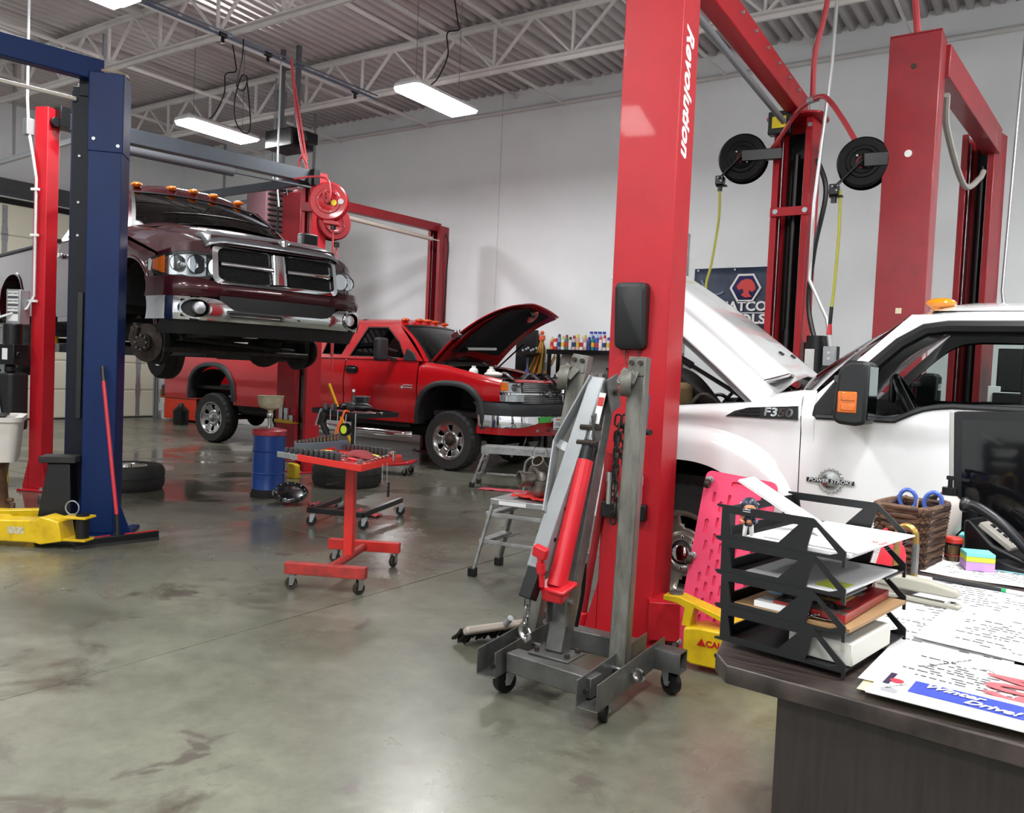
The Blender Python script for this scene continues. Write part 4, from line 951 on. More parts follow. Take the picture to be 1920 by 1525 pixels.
# engine bay
M().bb(-.35, .92, -.86, .86, .75, .82).bb(.82, .9, -.6, .6, .8, 1.24).build('engine_bay', dark, C3)
r9 = random.Random(3)
eng = M().box((.1, 0, 1.08), (.8, .6, .5)).build('engine_block', dark, C3, bevel=.04)
for k in range(14):
    x, y = r9.uniform(-.2, .75), r9.uniform(-.75, .75); q = r9.random()
    m = M()
    if q < .4: m.box((x, y, r9.uniform(1.15, 1.3)), (r9.uniform(.1, .25), r9.uniform(.1, .22), .16)); m.build('engine_box', r9.choice([sblack, dark, galv]), C3, bevel=.015)
    else: m.tube(catm([(x, y, 1.2), (x+.1, y+.15, 1.38), (x+.25, y+.1, 1.34), (x+.3, y+.3, 1.2)]), .018, 7); m.build('engine_hose', r9.choice([sblack, rubber, galv]), C3)
for x, y in ((.2, -.72), (.38, -.55)): M().lathe([(.06, 0), (.065, .1), (.05, .13), (.03, .14), (.03, .17), (0, .17)], 16).build('fluid_bottle', white_p, C3).location = (x, y, 1.3)
M().sphere((.45, -.6, 1.36), .09, 12, 8, (1.6, 1, .5)).build('shop_rag', pm('rag_white', '#d9d4cf', .9, bump=.4, bscale=30), C3)
# grille
for z0, z1 in ((1.135, 1.265), (.95, 1.09)):
    for k in range(5):
        z = lerp(z0, z1, (k+.5)/5); M().grid([[(1.0-.07*(y/.6)**2-.1*(z-1.1)+d, y, z+e) for d, e in ((-.03, -.004), (0, -.007), (0, .007), (-.03, .004))] for y in rng(-.585, .585, 12)]).build('grille_bar', dchrome, C3)
    M().grid([[(.955-.07*(y/.6)**2, y, z) for y in rng(-.6, .6, 10)] for z in (z0-.01, z1+.01)]).build('grille_backing', sblack, C3)
M().grid([[(1.02-.07*(y/.6)**2+d, y, z) for d, z in ((-.04, 1.092), (0, 1.098), (0, 1.125), (-.04, 1.132))] for y in rng(-.6, .6, 12)]).build('grille_centre_bar', chrome, C3, smooth=30)
G3 = [(y*(1-.06*max(0, 1.1-z)/.17), z) for y, z in rpoly(1.24, .38, .07, 5, 0, 1.105)]
M().ring([(.98-.07*(y/.6)**2, y, z) for y, z in G3], [(1.015-.07*(y/.6)**2, y*.985, 1.105+(z-1.105)*.95) for y, z in G3]).ring([(1.015-.07*(y/.6)**2, y*.985, 1.105+(z-1.105)*.95) for y, z in G3], [(.96-.07*(y/.6)**2, y*.95, 1.105+(z-1.105)*.88) for y, z in G3]).build('grille_surround', chrome, C3, smooth=30)
M().prism([(-.09, 1.095), (-.09, 1.13), (-.035, 1.13), (-.03, 1.155), (.03, 1.155), (.035, 1.13), (.09, 1.13), (.09, 1.095), (.035, 1.095), (.03, 1.07), (-.03, 1.07), (-.035, 1.095)], 1.015, 1.04, 'x').build('grille_emblem', dchrome, C3, bevel=.004)
M().grid([[(1.0-.12*abs(y)**3-d, y, 1.30+e) for d, e in ((0, -.03), (.02, .0), (.12, .01), (.2, -.01))] for y in rng(-.8, .8, 14)]).build('radiator_support', rp, C3, smooth=60)
# bumper: black cap, chrome bar, red valance, plate
bx = lambda y: interp([(0, 1.16), (.5, 1.14), (.75, 1.07), (.9, .96), (.98, .78), (1.0, .47)], abs(y))
yy = rng(-1.0, -.9, 8)+rng(-.88, .88, 24)+rng(.9, 1.0, 8)
strip(yy, lambda y: .82, lambda y: .985, lambda y, z: (bx(y)-.02-.05*max(0, (z-.93)/.05), y, z), 5).build('bumper_pad', flare, C3, smooth=50)
M().grid([[(bx(y)-d, y, .983) for d in (.06, .3)] for y in rng(-.9, .9, 20)]).build('bumper_step', flare, C3)
strip(yy, lambda y: interp([(0, .745), (.45, .745), (.6, .70), (.8, .665), (1, .655)], abs(y)), lambda y: .815, lambda y, z: (bx(y)+.012*math.sin(PI*(z-.65)/.17), y, z), 5).build('bumper', chrome, C3, smooth=50)
strip(yy, lambda y: .53+.03*abs(y), lambda y: interp([(0, .74), (.45, .74), (.6, .695), (.8, .66), (1, .65)], abs(y)), lambda y, z: (bx(y)-.012-.25*(.74-z)*(1-abs(y)**8), y*(.985), z), 5).build('lower_valance', rp, C3, smooth=50)
M().bb(bx(.35)+.012, bx(.35)+.016, -.5, -.15, .73, .81).build('bumper_reflection_tape', pm('green_tape', '#3fae3f', .4), C3)
for y, c in ((-.42, galv), (-.12, sblack), (.42, sblack)): M().prism([(y-.06, .60), (y+.0, .60), (y+.07, .69), (y+.0, .69)], bx(y)-.12, bx(y)-.04, 'x').build('valance_slot', c, C3)
pt = M().box((1.185, .02, .71), (.008, .32, .17)).build('number_plate', white_p, C3, bevel=.004)
text('plate_text', 'C12345T', .065, pm('plate_blue', '#284a8a', .5), pt, frame((1.19, .02, .70), (0, 1, 0), (0, 0, 1)), fat=.001)
text('plate_text', 'WASHINGTON', .03, pm('plate_red', '#b03030', .5), pt, frame((1.19, .02, .765), (0, 1, 0), (0, 0, 1)))
M().bb(1.19, 1.1905, -.12, .16, .635, .65).build('plate_band', pm('plate_blue', '#284a8a'), pt)
# hood swung up on its hinges
hg = bpy.data.objects.new('hood', None); COL.objects.link(hg); hg.parent = C3; hg.location = (-.42, 0, 1.50); hg.rotation_euler = (0, R(-47), 0)
def hd(u, v, dz=0, k=1):
    L = 1.42; x = u*L
    w = lerp(.88, .80, u)*k
    z = -.30*u**2.6+.07*(1-v*v)*(1-.2*u)+.03*max(0, 1-abs(abs(v)-.0)/.45)
    xx = x-.10*v*v*u-.03*(1-v*v)*(1-u)
    return (xx, v*w, z+dz)
M().grid([[hd(u, v) for v in rng(-1, 1, 24)] for u in rng(0, 1, 20)]).build('hood_skin', rp, hg, smooth=60, solid=.012)
M().grid([[hd(u, v, -.035, .93) for v in rng(-1, 1, 16)] for u in rng(.02, .97, 14)]).build('hood_inner_frame', rp, hg, smooth=60)
lin_ = M()
lin_.grid([[hd(u, v, -.05-.02*math.sin(PI*u)) for v in rng(-.72, .72, 16)] for u in rng(.18, .93, 14)])
lin_.build('hood_liner', pm('liner_black', '#141416', .9, bump=.3, bscale=20), hg, smooth=60)
M().lathe([(.0, 0), (.07, -.004), (.1, 0), (.11, .012)], 20).build('liner_boss', rp, hg).location = (1.22, .15, -.28)
M().box((1.30, -.05, -.33), (.05, .12, .06)).build('hood_latch', sblack, hg)
M().tube([(.36, -.45, -.08), (.42, .25, -.1)], .022, 8).build('hood_work_light', pm('lightbar', '#d9d9d9', .3), hg)
M().box((.34, -.5, -.08), (.08, .12, .05)).build('hood_bracket', sblack, hg)
M().tube(catm([(.1, .3, -.06), (.1, .42, -.2), (.0, .5, -.3), (-.05, .5, -.2)]), .012, 6).build('washer_hose', galv, hg)
M().box((.55, -.84, -.02), (.16, .08, .1), (0, .3, 0)).build('hood_vent', dchrome, hg, bevel=.02)
for s in (-1, 1): M().tube([(-.30, s*.72, 1.46), (.15, s*.74, 1.86)], .012, 8).build('hood_strut', sblack, C3)
# chassis and wheels
for s in (-1, 1):
    M().bb(-5.9, .8, s*.36, s*.46, .52, .68).build('frame_rail', dark, C3)
    wheel(C3, 0, s*.86, .42, .42, .26, .255, dchrome, capmat=rust, holes=6)
    wheel(C3, -4.87, s*.86, .42, .42, .26, .255, dchrome, capmat=dchrome, holes=6)
axle(C3, 0, .42, .75, .25); axle(C3, -4.87, .42, .75, 0)
M().bb(-2.4, -.4, -.25, .25, .38, .7).build('gearbox', dark, C3, bevel=.06)
M().bb(-4.2, -.75, -.88, .88, .55, .66).build('underbody', dark, C3)
M().bb(-5.2, -3.4, -.75, -.45, .5, .75).build('fuel_tank', dark, C3, bevel=.05)
for y0, y1 in ((-.5, -.12), (.15, .45)): M().prism([(y0, .40), (y1, .40), ((y0+y1)/2, .2)], .62, .64, 'x').build('mud_flap', pm('flap_grey', '#7a7a78', .6), C3)
# ---------------------------------------------------------------- white pickup facing left, hood up
wp = pm('white_truck_paint', '#eef0f1', .16, coat=1, var=.02, scale=.8)
mb = pm('moulding_black', '#1b1d1f', .5, var=.15, scale=14)
F3 = thing('pickup_truck', 'white pickup facing left with raised hood, black towing mirror and open window', 'truck', (-1.80, 5.43, 0), PI, 'pickup trucks')
def yF(x, z):
    w = interp([(.4, .88), (.6, .93), (.8, .955), (1.0, .965), (1.17, .968), (1.21, .985), (1.25, .985), (1.33, .965), (1.4, .94)], z)
    return w*interp([(.4, 1), (.6, .985), (.75, .95)], x) if x > .4 else w
aF = archz(0, .46, .485, .49, 2.3); aR = archz(-3.75, .46, .485, .49, 2.3)
fo = archz(0, .40, .70, .745, 2.5)   # flare outline
for s in (-1, 1):
    zt = lambda x: interp([(-.64, 1.375), (-.5, 1.35), (-.42, 1.30), (-.25, 1.285), (.1, 1.25), (.5, 1.21), (.75, 1.16)], x)
    xs = panel_x(-.650, .72, [(0, .485), (0, .70)], 34)
    zb = lambda x: aF(x) if aF(x) is not None else .55
    def bul(x, z):      # swollen wheel-arch surface inside the flare outline
        f = fo(x)
        if f is None or z > f: return 0
        d = min(1, (f-z)/.10); return .045*math.sin(d*PI/2)
    def fp(x, z):
        k = max(0, (z-zt(x)+.05)/.05)
        return (x, s*(yF(x, z)+bul(x, z)-.045*k*k), z)
    m = M(); cols = []
    for x in xs:
        a, b = zb(x), zt(x); f = fo(x); zz = []
        if f is not None and a < f < b: zz = rng(a, f-.1, 4) if f-.1 > a else [a]*5
        else: zz = rng(a, lerp(a, b, .4), 4)
        lo = zz[-1]
        f2 = f if (f is not None and lo < f < b) else lerp(lo, b, .3)
        zz = zz+rng(lo, f2, 5)[1:]+rng(f2, b, 12)[1:]
        cols.append([fp(x, z) for z in zz])
    m.grid(cols)
    m.grid([[(x, s*(yF(x, zt(x))-.045-d), zt(x)-e) for d, e in ((0, 0), (.05, .008), (.075, .03))] for x in xs])
    m.build('fender', wp, F3, smooth=45)
    arch_strip(F3, s, 0, .46, .485, .49, lambda x, z: yF(x, z)+.03, wp, 'wheel_arch_lip', w=.02, proud=.012, zlow=.55)
    # vent with badge
    vp = [(-.25, 1.212), (-.3, 1.245), (-.38, 1.268), (-.635, 1.29), (-.64, 1.217)]
    vt = M().prism(vp, s*.975, s*.993, 'y').build('fender_vent', mb, F3)
    for k in range(3): M().prism([(-.3-.03*k, 1.224+k*.017), (-.44, 1.226+k*.019), (-.44, 1.234+k*.019), (-.3-.03*k, 1.23+k*.017)], s*.993, s*.999, 'y').build('vent_fin', sblack, vt)
    text('fender_badge', 'F350', .062, chrome, vt, frame((-.535, s*.996, 1.249), (s*-1, 0, 0), (0, 0, 1)), ext=.003, wx=1.25, fat=.0015, shear=.12)
    text('fender_badge_face', 'F350', .062, sblack, vt, frame((-.535, s*.9995, 1.249), (s*-1, 0, 0), (0, 0, 1)), ext=.0006, wx=1.25, fat=-.0032, shear=.12)
    dz = lambda x: interp([(-1.0, 1.235), (-1.1, 1.235), (-1.16, 1.265), (-1.21, 1.295), (-1.3, 1.315), (-1.7, 1.32)], -x*-1) if False else (1.225 if x > -.72 else interp([(-1.34, 1.325), (-1.24, 1.31), (-1.17, 1.28), (-1.1, 1.24), (-.72, 1.235)], x))
    xs = sorted(set(rng(-1.72, -.655, 30)))
    def dtop(x): return dz(x) if x < -.72 else 1.375
    strip([x for x in xs if x <= -.72]+[-.7201, -.7199]+[x for x in xs if x > -.72], lambda x: .5, dtop, lambda x, z: (x, s*yF(x, z), z), 16).build('door', wp, F3, smooth=45)
    strip(rng(-2.75, -1.735, 12), lambda x: .5, lambda x: 1.325, lambda x, z: (x, s*yF(x, z), z), 14).build('rear_door', wp, F3, smooth=45)
    strip(panel_x(-5.0, -2.8, [(-3.75, .485)], 24), lambda x: aR(x) if aR(x) is not None else .55, lambda x: 1.35, lambda x, z: (x, s*yF(x, z), z), 12).build('bed_side', wp, F3, smooth=45)
    arch_strip(F3, s, -3.75, .46, .485, .49, yF, wp, 'wheel_arch_lip', w=.14, proud=.05, zlow=.55)
    M().tube([(x, s*(yF(x, dz(x))+.004), dz(x)+.006) for x in rng(-.73, -1.72, 24)], .014, 6).build('window_sill_moulding', mb, F3)
    # engine badge on the door
    bd = M().lathe([(.0, .008), (.035, .008), (.042, .005), (.055, .006), (.06, .0)], 24, axis='y').build('door_badge', dchrome, F3, smooth=30); bd.location = (-.815, s*.962, .912); bd.rotation_euler = (0, 0, 0 if s > 0 else PI)
    for k in range(18):
        a = 2*PI*k/18; M().box((.06*math.cos(a), .003, .06*math.sin(a)), (.012, .006, .012), (0, -a, 0)).build('badge_tooth', dchrome, bd)
    M().box((0, .012, .0), (.235, .006, .022)).build('badge_bar', sblack, bd)
    text('badge_text', 'POWER STROKE', .026, chrome, bd, frame((0, .0165, .0), (-1, 0, 0), (0, 0, 1)), ext=.0015, wx=1.12, fat=.0006, shear=.2)
    text('badge_text', '6.7', .03, chrome, bd, frame((0, .009, .028), (-1, 0, 0), (0, 0, 1)), ext=.001)
    text('badge_text', 'DIESEL', .014, sblack, bd, frame((0, .009, -.03), (-1, 0, 0), (0, 0, 1)), ext=.001)
    # mirror
    mr = M().prism([(-.885, 1.25), (-.90, 1.46), (-.915, 1.5), (-.95, 1.525), (-1.02, 1.525), (-1.04, 1.5), (-1.035, 1.23), (-.99, 1.22), (-.91, 1.225)], s*1.1, s*1.34, 'y').build('door_mirror', mb, F3, bevel=.018, seg=3)
    cy = s*1.341
    M().box((-.95, cy, 1.33), (.085, .012, .1)).build('mirror_lamp', amber, mr, bevel=.006)
    for z in (1.352, 1.306): M().box((-.955, cy+s*.007, z), (.062, .006, .03)).build('lamp_facet', amber, mr, bevel=.004)
    M().grid([[(-1.04, s*y, z) for y in (1.12, 1.32)] for z in (1.25, 1.5)]).build('mirror_glass', chrome, mr)
    for z in (1.44, 1.27): M().beam((-.83, s*.97, z), (-.93, s*1.14, z), .06, .04).build('mirror_arm', mb, mr, bevel=.01)
    M().prism([(-.70, 1.235), (-.715, 1.30), (-.80, 1.42), (-.9, 1.50), (-.9, 1.235)], s*.955, s*.985, 'y').build('mirror_base', mb, F3, bevel=.012)
    for xc in (0, -3.75):
        M().grid([[(xc+.5*math.cos(a), s*q, .46+.51*math.sin(a)) for q in (.95, .4)] for a in rng(0, PI, 14)]).build('wheel_well', dark, F3)
        wheel(F3, xc, s*.80, .40, .40, .27, .238, pm('alloy_bronze', '#c2bcb0', .28, metal=.8, var=.1, scale=6), style='alloy5', capmat=chrome, holes=5)
    M().tube([(-.32, s*.72, 1.28), (.38, s*.74, 1.66)], .013, 8).tube([(.06, s*.73, 1.487), (.38, s*.74, 1.66)], .022, 8).build('hood_strut', sblack, F3)
    M().bb(-5.0, .9, s*.35, s*.45, .48, .64).build('frame_rail', dark, F3)
    M().bb(-2.7, -.7, s*.9, s*1.0, .42, .47).build('running_board', sblack, F3, bevel=.01)
    M().beam((-5.0, s*.9, 1.355), (-2.82, s*.9, 1.355), .1, .03).build('bed_rail', mb, F3)
wf = [(p.x, p.y) for p in catm([(-.76, 1.27, 0), (-.92, 1.475, 0), (-1.07, 1.63, 0), (-1.19, 1.712, 0), (-1.32, 1.735, 0)], 5)]+[(-1.72, 1.735), (-1.72, 1.34), (-1.3, 1.325), (-1.2, 1.30), (-1.13, 1.26), (-1.05, 1.245)]
wr = [(-1.79, 1.34), (-1.79, 1.735), (-2.35, 1.735), (-2.62, 1.42), (-2.62, 1.34)]
yc, wsp = cab(F3, wp, 1.235, 1.775, .965, .82, -.60, -1.13, -2.55, -2.72, .18, .04, [wf, wr], None, clearg, zws=.14, roofrise=.085, trim=mb)
for s in (-1, 1): M().add([(x, s*(yc(z)-.006), z) for x, z in wr], [tuple(range(5))]).build('side_window', tint, F3)
M().add([(x, -(yc(z)-.006), z) for x, z in wf], [tuple(range(len(wf)))]).build('side_window', clearg, F3)
# black window surround and A-pillar trim seen inside
M().tube([(x, .93-.2*(z-1.235)*.7, z) for x, z in ((-.78, 1.28), (-.94, 1.48), (-1.09, 1.63), (-1.2, 1.7), (-1.3, 1.715), (-1.74, 1.715))], .035, 8).build('pillar_trim', black, F3)
M().tube([(-.93, .86, 1.47), (-.98, .85, 1.5), (-1.03, .84, 1.58), (-1.0, .85, 1.6)], .014, 8).build('grab_handle', black, F3)
M().bb(-1.76, -1.62, .80, .90, 1.3, 1.73).build('seat_belt_pillar', black, F3, bevel=.02)
M().bb(-1.76, -1.62, -.90, -.80, 1.3, 1.73).build('seat_belt_pillar', black, F3, bevel=.02)
for s in (-1, 1): M().bb(-1.7, -.72, s*.84, s*.94, .7, 1.22).build('door_card', pm('trim_charcoal', '#232628', .7), F3, bevel=.01)
M().bb(-1.7, -.8, -.94, -.86, 1.2, 1.335).build('far_door_sill', pm('trim_charcoal', '#232628'), F3, bevel=.02)
M().bb(-2.7, -.66, -.86, .86, .55, .75).build('cab_floor', dark, F3)
M().prism([(-.6, 1.0), (-.62, 1.29), (-.78, 1.33), (-.98, 1.28), (-1.0, 1.1), (-.9, .9)], -.84, .84, 'y').build('dashboard', pm('trim_charcoal', '#232628'), F3, bevel=.02)
steering(F3, -1.10, .42, 1.30, .195)
M().box((-.96, .1, 1.40), (.04, .24, .16)).build('dash_hood', black, F3, bevel=.02)
seats(F3, (-1.62,), .98, (-.42, .42), pm('seat_grey', '#3a3a3c')); seats(F3, (-2.35,), .98, (-.42, .42), pm('seat_grey', '#3a3a3c'))
M().grid([[(lerp(-1.2, -2.5, k/6), y, 1.80+.04*(1-(y/.8)**2)) for y in rng(-.76, .76, 8)] for k in range(7)]).build('headliner', pm('headliner', '#4a4a48', .9), F3)
cablights(F3, (-1.22, -1.2, -1.19, -1.2, -1.22), (1.865, 1.872, 1.876, 1.872, 1.865), (-.5, -.2, 0, .2, .52), pm('amber_bright', '#e08a14', .12, coat=.6))
M().grid([[(lerp(-.62, -.28, k/4)+.16*(1-v*v), v*.84, 1.29+.1*(1-v*v)-.02*k) for v in rng(-1, 1, 14)] for k in range(5)]).build('cowl', pm('cowl_grey', '#3a3d40', .6), F3, smooth=60)
M().box((-.35, .45, 1.42), (.22, .4, .03), (0, .3, .2)).build('cowl_cover', dchrome, F3, bevel=.01)
M().bb(-2.78, -2.74, -.9, .9, .6, 1.33).build('cab_back_panel', wp, F3)
# engine bay clutter
M().bb(-.4, .62, -.84, .84, .75, .85).build('engine_bay', dark, F3)
M().box((.2, 0, 1.0), (.9, .9, .4)).build('engine_block', dark, F3, bevel=.05)
r9 = random.Random(5)
for k in range(22):
    x, y = r9.uniform(-.3, .7), r9.uniform(-.3, .75); q = r9.random(); m = M()
    if q < .35: m.box((x, y, r9.uniform(1.15, 1.25)), (r9.uniform(.08, .22), r9.uniform(.1, .2), .14)); m.build('engine_box', r9.choice([sblack, dark, black]), F3, bevel=.015)
    else: m.tube(catm([(x, y, 1.15), (x+.06, y+.1, r9.uniform(1.28, 1.38)), (x+.18, y+.05, 1.3), (x+.25, y+.2, 1.12)]), r9.uniform(.009, .02), 7); m.build('engine_hose', r9.choice([sblack, rubber, dark, rust]), F3)
M().tube(catm([(.55, .3, 1.15), (.42, .35, 1.36), (.3, .4, 1.43), (.15, .45, 1.38), (-.02, .5, 1.22)]), .055, 12).build('intake_hose', pm('hose_brown', '#2a2321', .6), F3)
M().prism([(.15, 1.24), (.13, 1.36), (.18, 1.385), (.36, 1.385), (.4, 1.36), (.42, 1.24)], .48, .72, 'y').build('coolant_reservoir', pm('reservoir_tan', '#c9ab7c', .45, var=.15), F3, bevel=.015)
# open hood
hg = bpy.data.objects.new('hood', None); COL.objects.link(hg); hg.parent = F3; hg.location = (-.44, 0, 1.315); hg.rotation_euler = (0, R(-40.5), 0)
def hd(u, v, dz=0, k=1):
    a = abs(v); w = lerp(.90, .84, u)*k
    dome = .13*(1-min(1, max(0, (a-.42)/.22)))**1.0
    d = min(1, max(0, (a-.40)/.26)); dome = .07*(1-d*d*(3-2*d))
    z = -.07*u**2.4+dome*(1-.5*u)+.03*(1-v*v)-.06*max(0, a-.8)/.2
    x = lerp(.10*(1-a)**1-.10*max(0, (a-.85)/.15)*0, 1.32-.10*v*v, u)
    return (x, v*w, z+dz)
M().grid([[hd(u, v) for v in rng(-1, 1, 40)] for u in rng(0, 1, 20)]).build('hood_skin', wp, hg, smooth=50, solid=.012)
M().grid([[hd(u, v, -.04, .95) for v in rng(-1, 1, 20)] for u in rng(.02, .97, 10)]).build('hood_inner_frame', pm('hood_under', '#b9bbbb', .5), hg, smooth=50)
for v in (-.22, .05): M().box((hd(.18, v)[0], hd(.18, v)[1], hd(.18, v)[2]+.006), (.03, .05, .02)).build('washer_nozzle', sblack, hg, bevel=.004)
# nose
fx = lambda y: interp([(0, .80), (.6, .78), (.8, .72), (.93, .64)], abs(y))
M().grid([[(fx(y)-.03*k, y, lerp(.72, 1.15, k/3)) for y in rng(-.93, .93, 16)] for k in range(4)]).build('front_panel', chrome, F3, smooth=50)
for z in (.82, .95, 1.08): M().grid([[(fx(y)+.01, y, z+d) for d in (-.03, .03)] for y in rng(-.55, .55, 8)]).build('grille_bar', chrome, F3)
M().grid([[(fx(y)-.01, y, z) for y in rng(-.6, .6, 8)] for z in (.76, 1.14)]).build('grille_backing', sblack, F3)
for s in (-1, 1): M().grid([[(fx(y)+.005, s*y, z) for y in rng(.63, .92, 4)] for z in (.85, 1.13)]).build('headlamp', lampg, F3)
strip(rng(-.96, .96, 20), lambda y: .5, lambda y: .72, lambda y, z: (fx(y)+.06, y, z), 3).build('bumper', chrome, F3, solid=.03, smooth=50)
axle(F3, 0, .4, .75, -.25); axle(F3, -3.75, .4, .75, 0)
M().bb(-2.4, -.2, -.3, .3, .4, .75).build('gearbox', dark, F3, bevel=.05)
M().bb(-5.0, -4.96, -.9, .9, .6, 1.34).build('tailgate', wp, F3); M().bb(-4.95, -2.85, -.85, .85, .8, .85).build('bed_floor', dark, F3)
# ---------------------------------------------------------------- shop floor things
def W(par):   # builder in world coordinates for a part of a thing
    return M(Matrix.LocRotScale(par.location, par.rotation_euler, None).inverted())
def caster(par, x, y, ztop, r, wd, ang=0, yoke=None, tyre=None):
    yoke = yoke or galv; tyre = tyre or sblack
    T = Matrix.LocRotScale(par.location, par.rotation_euler, None).inverted() @ Matrix.Translation((x, y, 0)) @ Matrix.Rotation(ang, 4, 'Z')
    c = M(T).cyl((r*.3, 0, ztop-.012), (r*.3, 0, ztop), r*.5, n=14)
    for s in (-1, 1): c.prism([(r*.3-r*.55, ztop-.01), (r*.3+r*.55, ztop-.01), (.012, r*.75), (-.012, r*.75)], s*wd*.62, s*(wd*.62+.004), 'y')
    c.cyl((0, -wd*.75, r), (0, wd*.75, r), r*.16, n=10)
    y = c.build('caster_fork', yoke, par)
    M(T @ Matrix.Translation((0, 0, r))).lathe([(r*.5, -wd*.5), (r*.95, -wd*.5), (r, -wd*.3), (r, wd*.3), (r*.95, wd*.5), (r*.5, wd*.5), (r*.45, wd*.3), (r*.2, wd*.35), (r*.2, -wd*.35), (r*.45, -wd*.3)], 24, axis='y', close=True).build('caster_wheel', tyre, par)
# -- engine crane, folded
K = thing('engine_crane', 'folded grey engine crane with red ram standing in front of the big red post', 'engine crane', (-1.7, 3.1, 0))
U = lambda: W(K)
def chan(p0, p1, w, h, t=.006):   # U section open at the top
    p0 = Vector(p0); p1 = Vector(p1); d = (p1-p0).normalized(); a = Vector((-d.y, d.x, 0))
    m = U(); m.beam(p0, p1, w, t)
    for s in (-1, 1): m.beam(p0+a*s*(w/2-t/2)+Vector((0, 0, h/2)), p1+a*s*(w/2-t/2)+Vector((0, 0, h/2)), t, h)
    return m
U().beam((-1.93, 2.98, .155), (-1.50, 2.95, .155), .085, .085).build('front_crossbar', cgrey, K, bevel=.005)
U().beam((-2.05, 3.42, .16), (-1.545, 3.44, .16), .085, .095).build('rear_crossbar', cgrey, K, bevel=.005)
for x0, x1, y in ((-1.455, -1.33, 3.44),):
    m = U(); q = rpoly(.085, .095, .006, 2); m.T = m.T @ Matrix.Translation((0, y, .16))
    n = len(q); m.ring([(x0, a, b) for a, b in q], [(x1, a, b) for a, b in q]).ring([(x1, a, b) for a, b in q], [(x1, a*.86, b*.88) for a, b in q]).ring([(x1, a*.86, b*.88) for a, b in q], [(x0+.01, a*.86, b*.88) for a, b in q]); m.add([(x0+.01, a*.86, b*.88) for a, b in q], [tuple(range(n))])
    m.build('crossbar_end', cgrey, K)
chan((-1.48, 2.83, .10), (-1.50, 3.52, .12), .095, .11).build('leg_socket', cgrey, K, bevel=.002)
chan((-1.99, 2.87, .10), (-2.03, 3.5, .12), .095, .11).build('leg_socket', cgrey, K, bevel=.002)
for x, y in ((-1.94, 2.85), (-1.455, 2.88), (-1.5, 2.86)):
    U().cyl((x, y-.004, .16), (x, y+.004, .16), .012, n=10).build('socket_hole', sblack, K)
caster(K, -1.97, 2.99, .105, .052, .04, R(70)); caster(K, -1.49, 3.0, .10, .052, .04, R(115)); caster(K, -1.39, 3.46, .115, .052, .04, R(150)); caster(K, -2.05, 3.5, .115, .052, .04, R(60))
# legs folded upright, each with its wheel at the top
lg = pm('leg_worn', '#74746d', .42, metal=.4, col2='#4c4a44', scale=7, stretch=(4, 4, .8), wear=.45)
for (b, t, hd_) in (((-2.045, 3.3, .14), (-1.88, 3.40, 1.495), 1), ((-1.535, 3.22, .13), (-1.545, 3.30, 1.49), 0)):
    b = Vector(b); t = Vector(t); d = (t-b).normalized()
    U().beam(b, t, .078, .075, (.15, -1, 0)).build('leg', lg, K, bevel=.005)
    nrm = Vector((.1, -1, 0)); side = d.cross(nrm).normalized()
    if side.x > 0: side = -side
    p = t-d*.05+nrm*.042
    fk = U()
    E = Matrix((side, d, -nrm)).transposed()
    fk.box(t-d*.045+nrm*.04, (.075, .075, .006), E)
    wc = t-d*.115+nrm*.075+side*(.045 if hd_ else .03)
    E3 = Matrix((side, -d, nrm)).transposed()
    fk.beam(t-d*.06+nrm*.045+side*-.0, wc-side*.02, .035, .006, nrm).beam(t-d*.05+nrm*.045+side*.04, wc+side*.035-nrm*.01, .03, .006, nrm)
    fk.build('leg_caster_fork', lg, K, bevel=.003)
    for s in (-.02, .02): U().cyl(t-d*.025+side*s+nrm*.04, t-d*.025+side*s+nrm*.056, .011, n=6).build('bolt', rust, K)
    ax = (side+nrm*.35).normalized()
    wm = U(); wm.T = wm.T @ frame(wc, ax.orthogonal(), ax)
    wm.lathe([(.03, -.022), (.052, -.022), (.056, -.016), (.056, .016), (.052, .022), (.03, .022), (.03, .008), (.012, .006), (.012, -.006), (.03, -.008)], 24, axis='y', close=True).build('leg_caster_wheel', pm('worn_wheel', '#6f6e66', .5, metal=.3, var=.3, scale=30), K)
    U().cyl(wc-ax*.035, wc+ax*.035, .008, n=8).build('axle_bolt', steel, K)
U().cyl((-1.56, 3.16, .165), (-1.42, 3.16, .165), .01, n=10).build('hinge_pin', steel, K)
em = U(); em.T = em.T @ Matrix.Translation((-1.41, 3.15, .165)); em.lathe([(.012, -.006), (.016, -.009), (.026, -.009), (.03, 0), (.026, .009), (.016, .009), (.012, .006)], 20, axis='y', close=True).build('pin_ring', chrome, K)
U().cyl((-2.08, 3.2, .17), (-1.9, 3.2, .165), .009, n=8).tube(catm([(-1.92, 3.2, .165), (-1.88, 3.17, .19), (-1.87, 3.15, .15), (-1.9, 3.14, .13)]), .005, 6).build('hinge_pin', steel, K)
# mast, boom, ram
mb0, mt0 = Vector((-1.765, 3.08, .2)), Vector((-1.79, 3.46, 1.33))
U().beam(mb0, mt0, .085, .075, (0, -1, .2)).build('mast', cgrey, K, bevel=.005)
U().box((-1.755, 3.06, .203), (.20, .15, .01)).build('mast_plate', cgrey, K, bevel=.003)
for x, y in ((-1.83, 3.02), (-1.68, 3.02), (-1.83, 3.11), (-1.68, 3.11)): U().cyl((x, y, .205), (x, y, .225), .012, n=6).build('bolt', rust, K)
bt, bl, be = Vector((-1.765, 3.36, 1.385)), Vector((-1.835, 3.0, .565)), Vector((-1.865, 2.94, .46))
bd_ = (bl-bt).normalized()
U().beam(bt, bl, .075, .07, (0, -1, .4)).build('boom', clgrey, K, bevel=.005)
U().beam(bl-bd_*.05, bl+bd_*.13, .062, .058, (0, -1, .4)).build('boom_extension', sblack, K, bevel=.004)
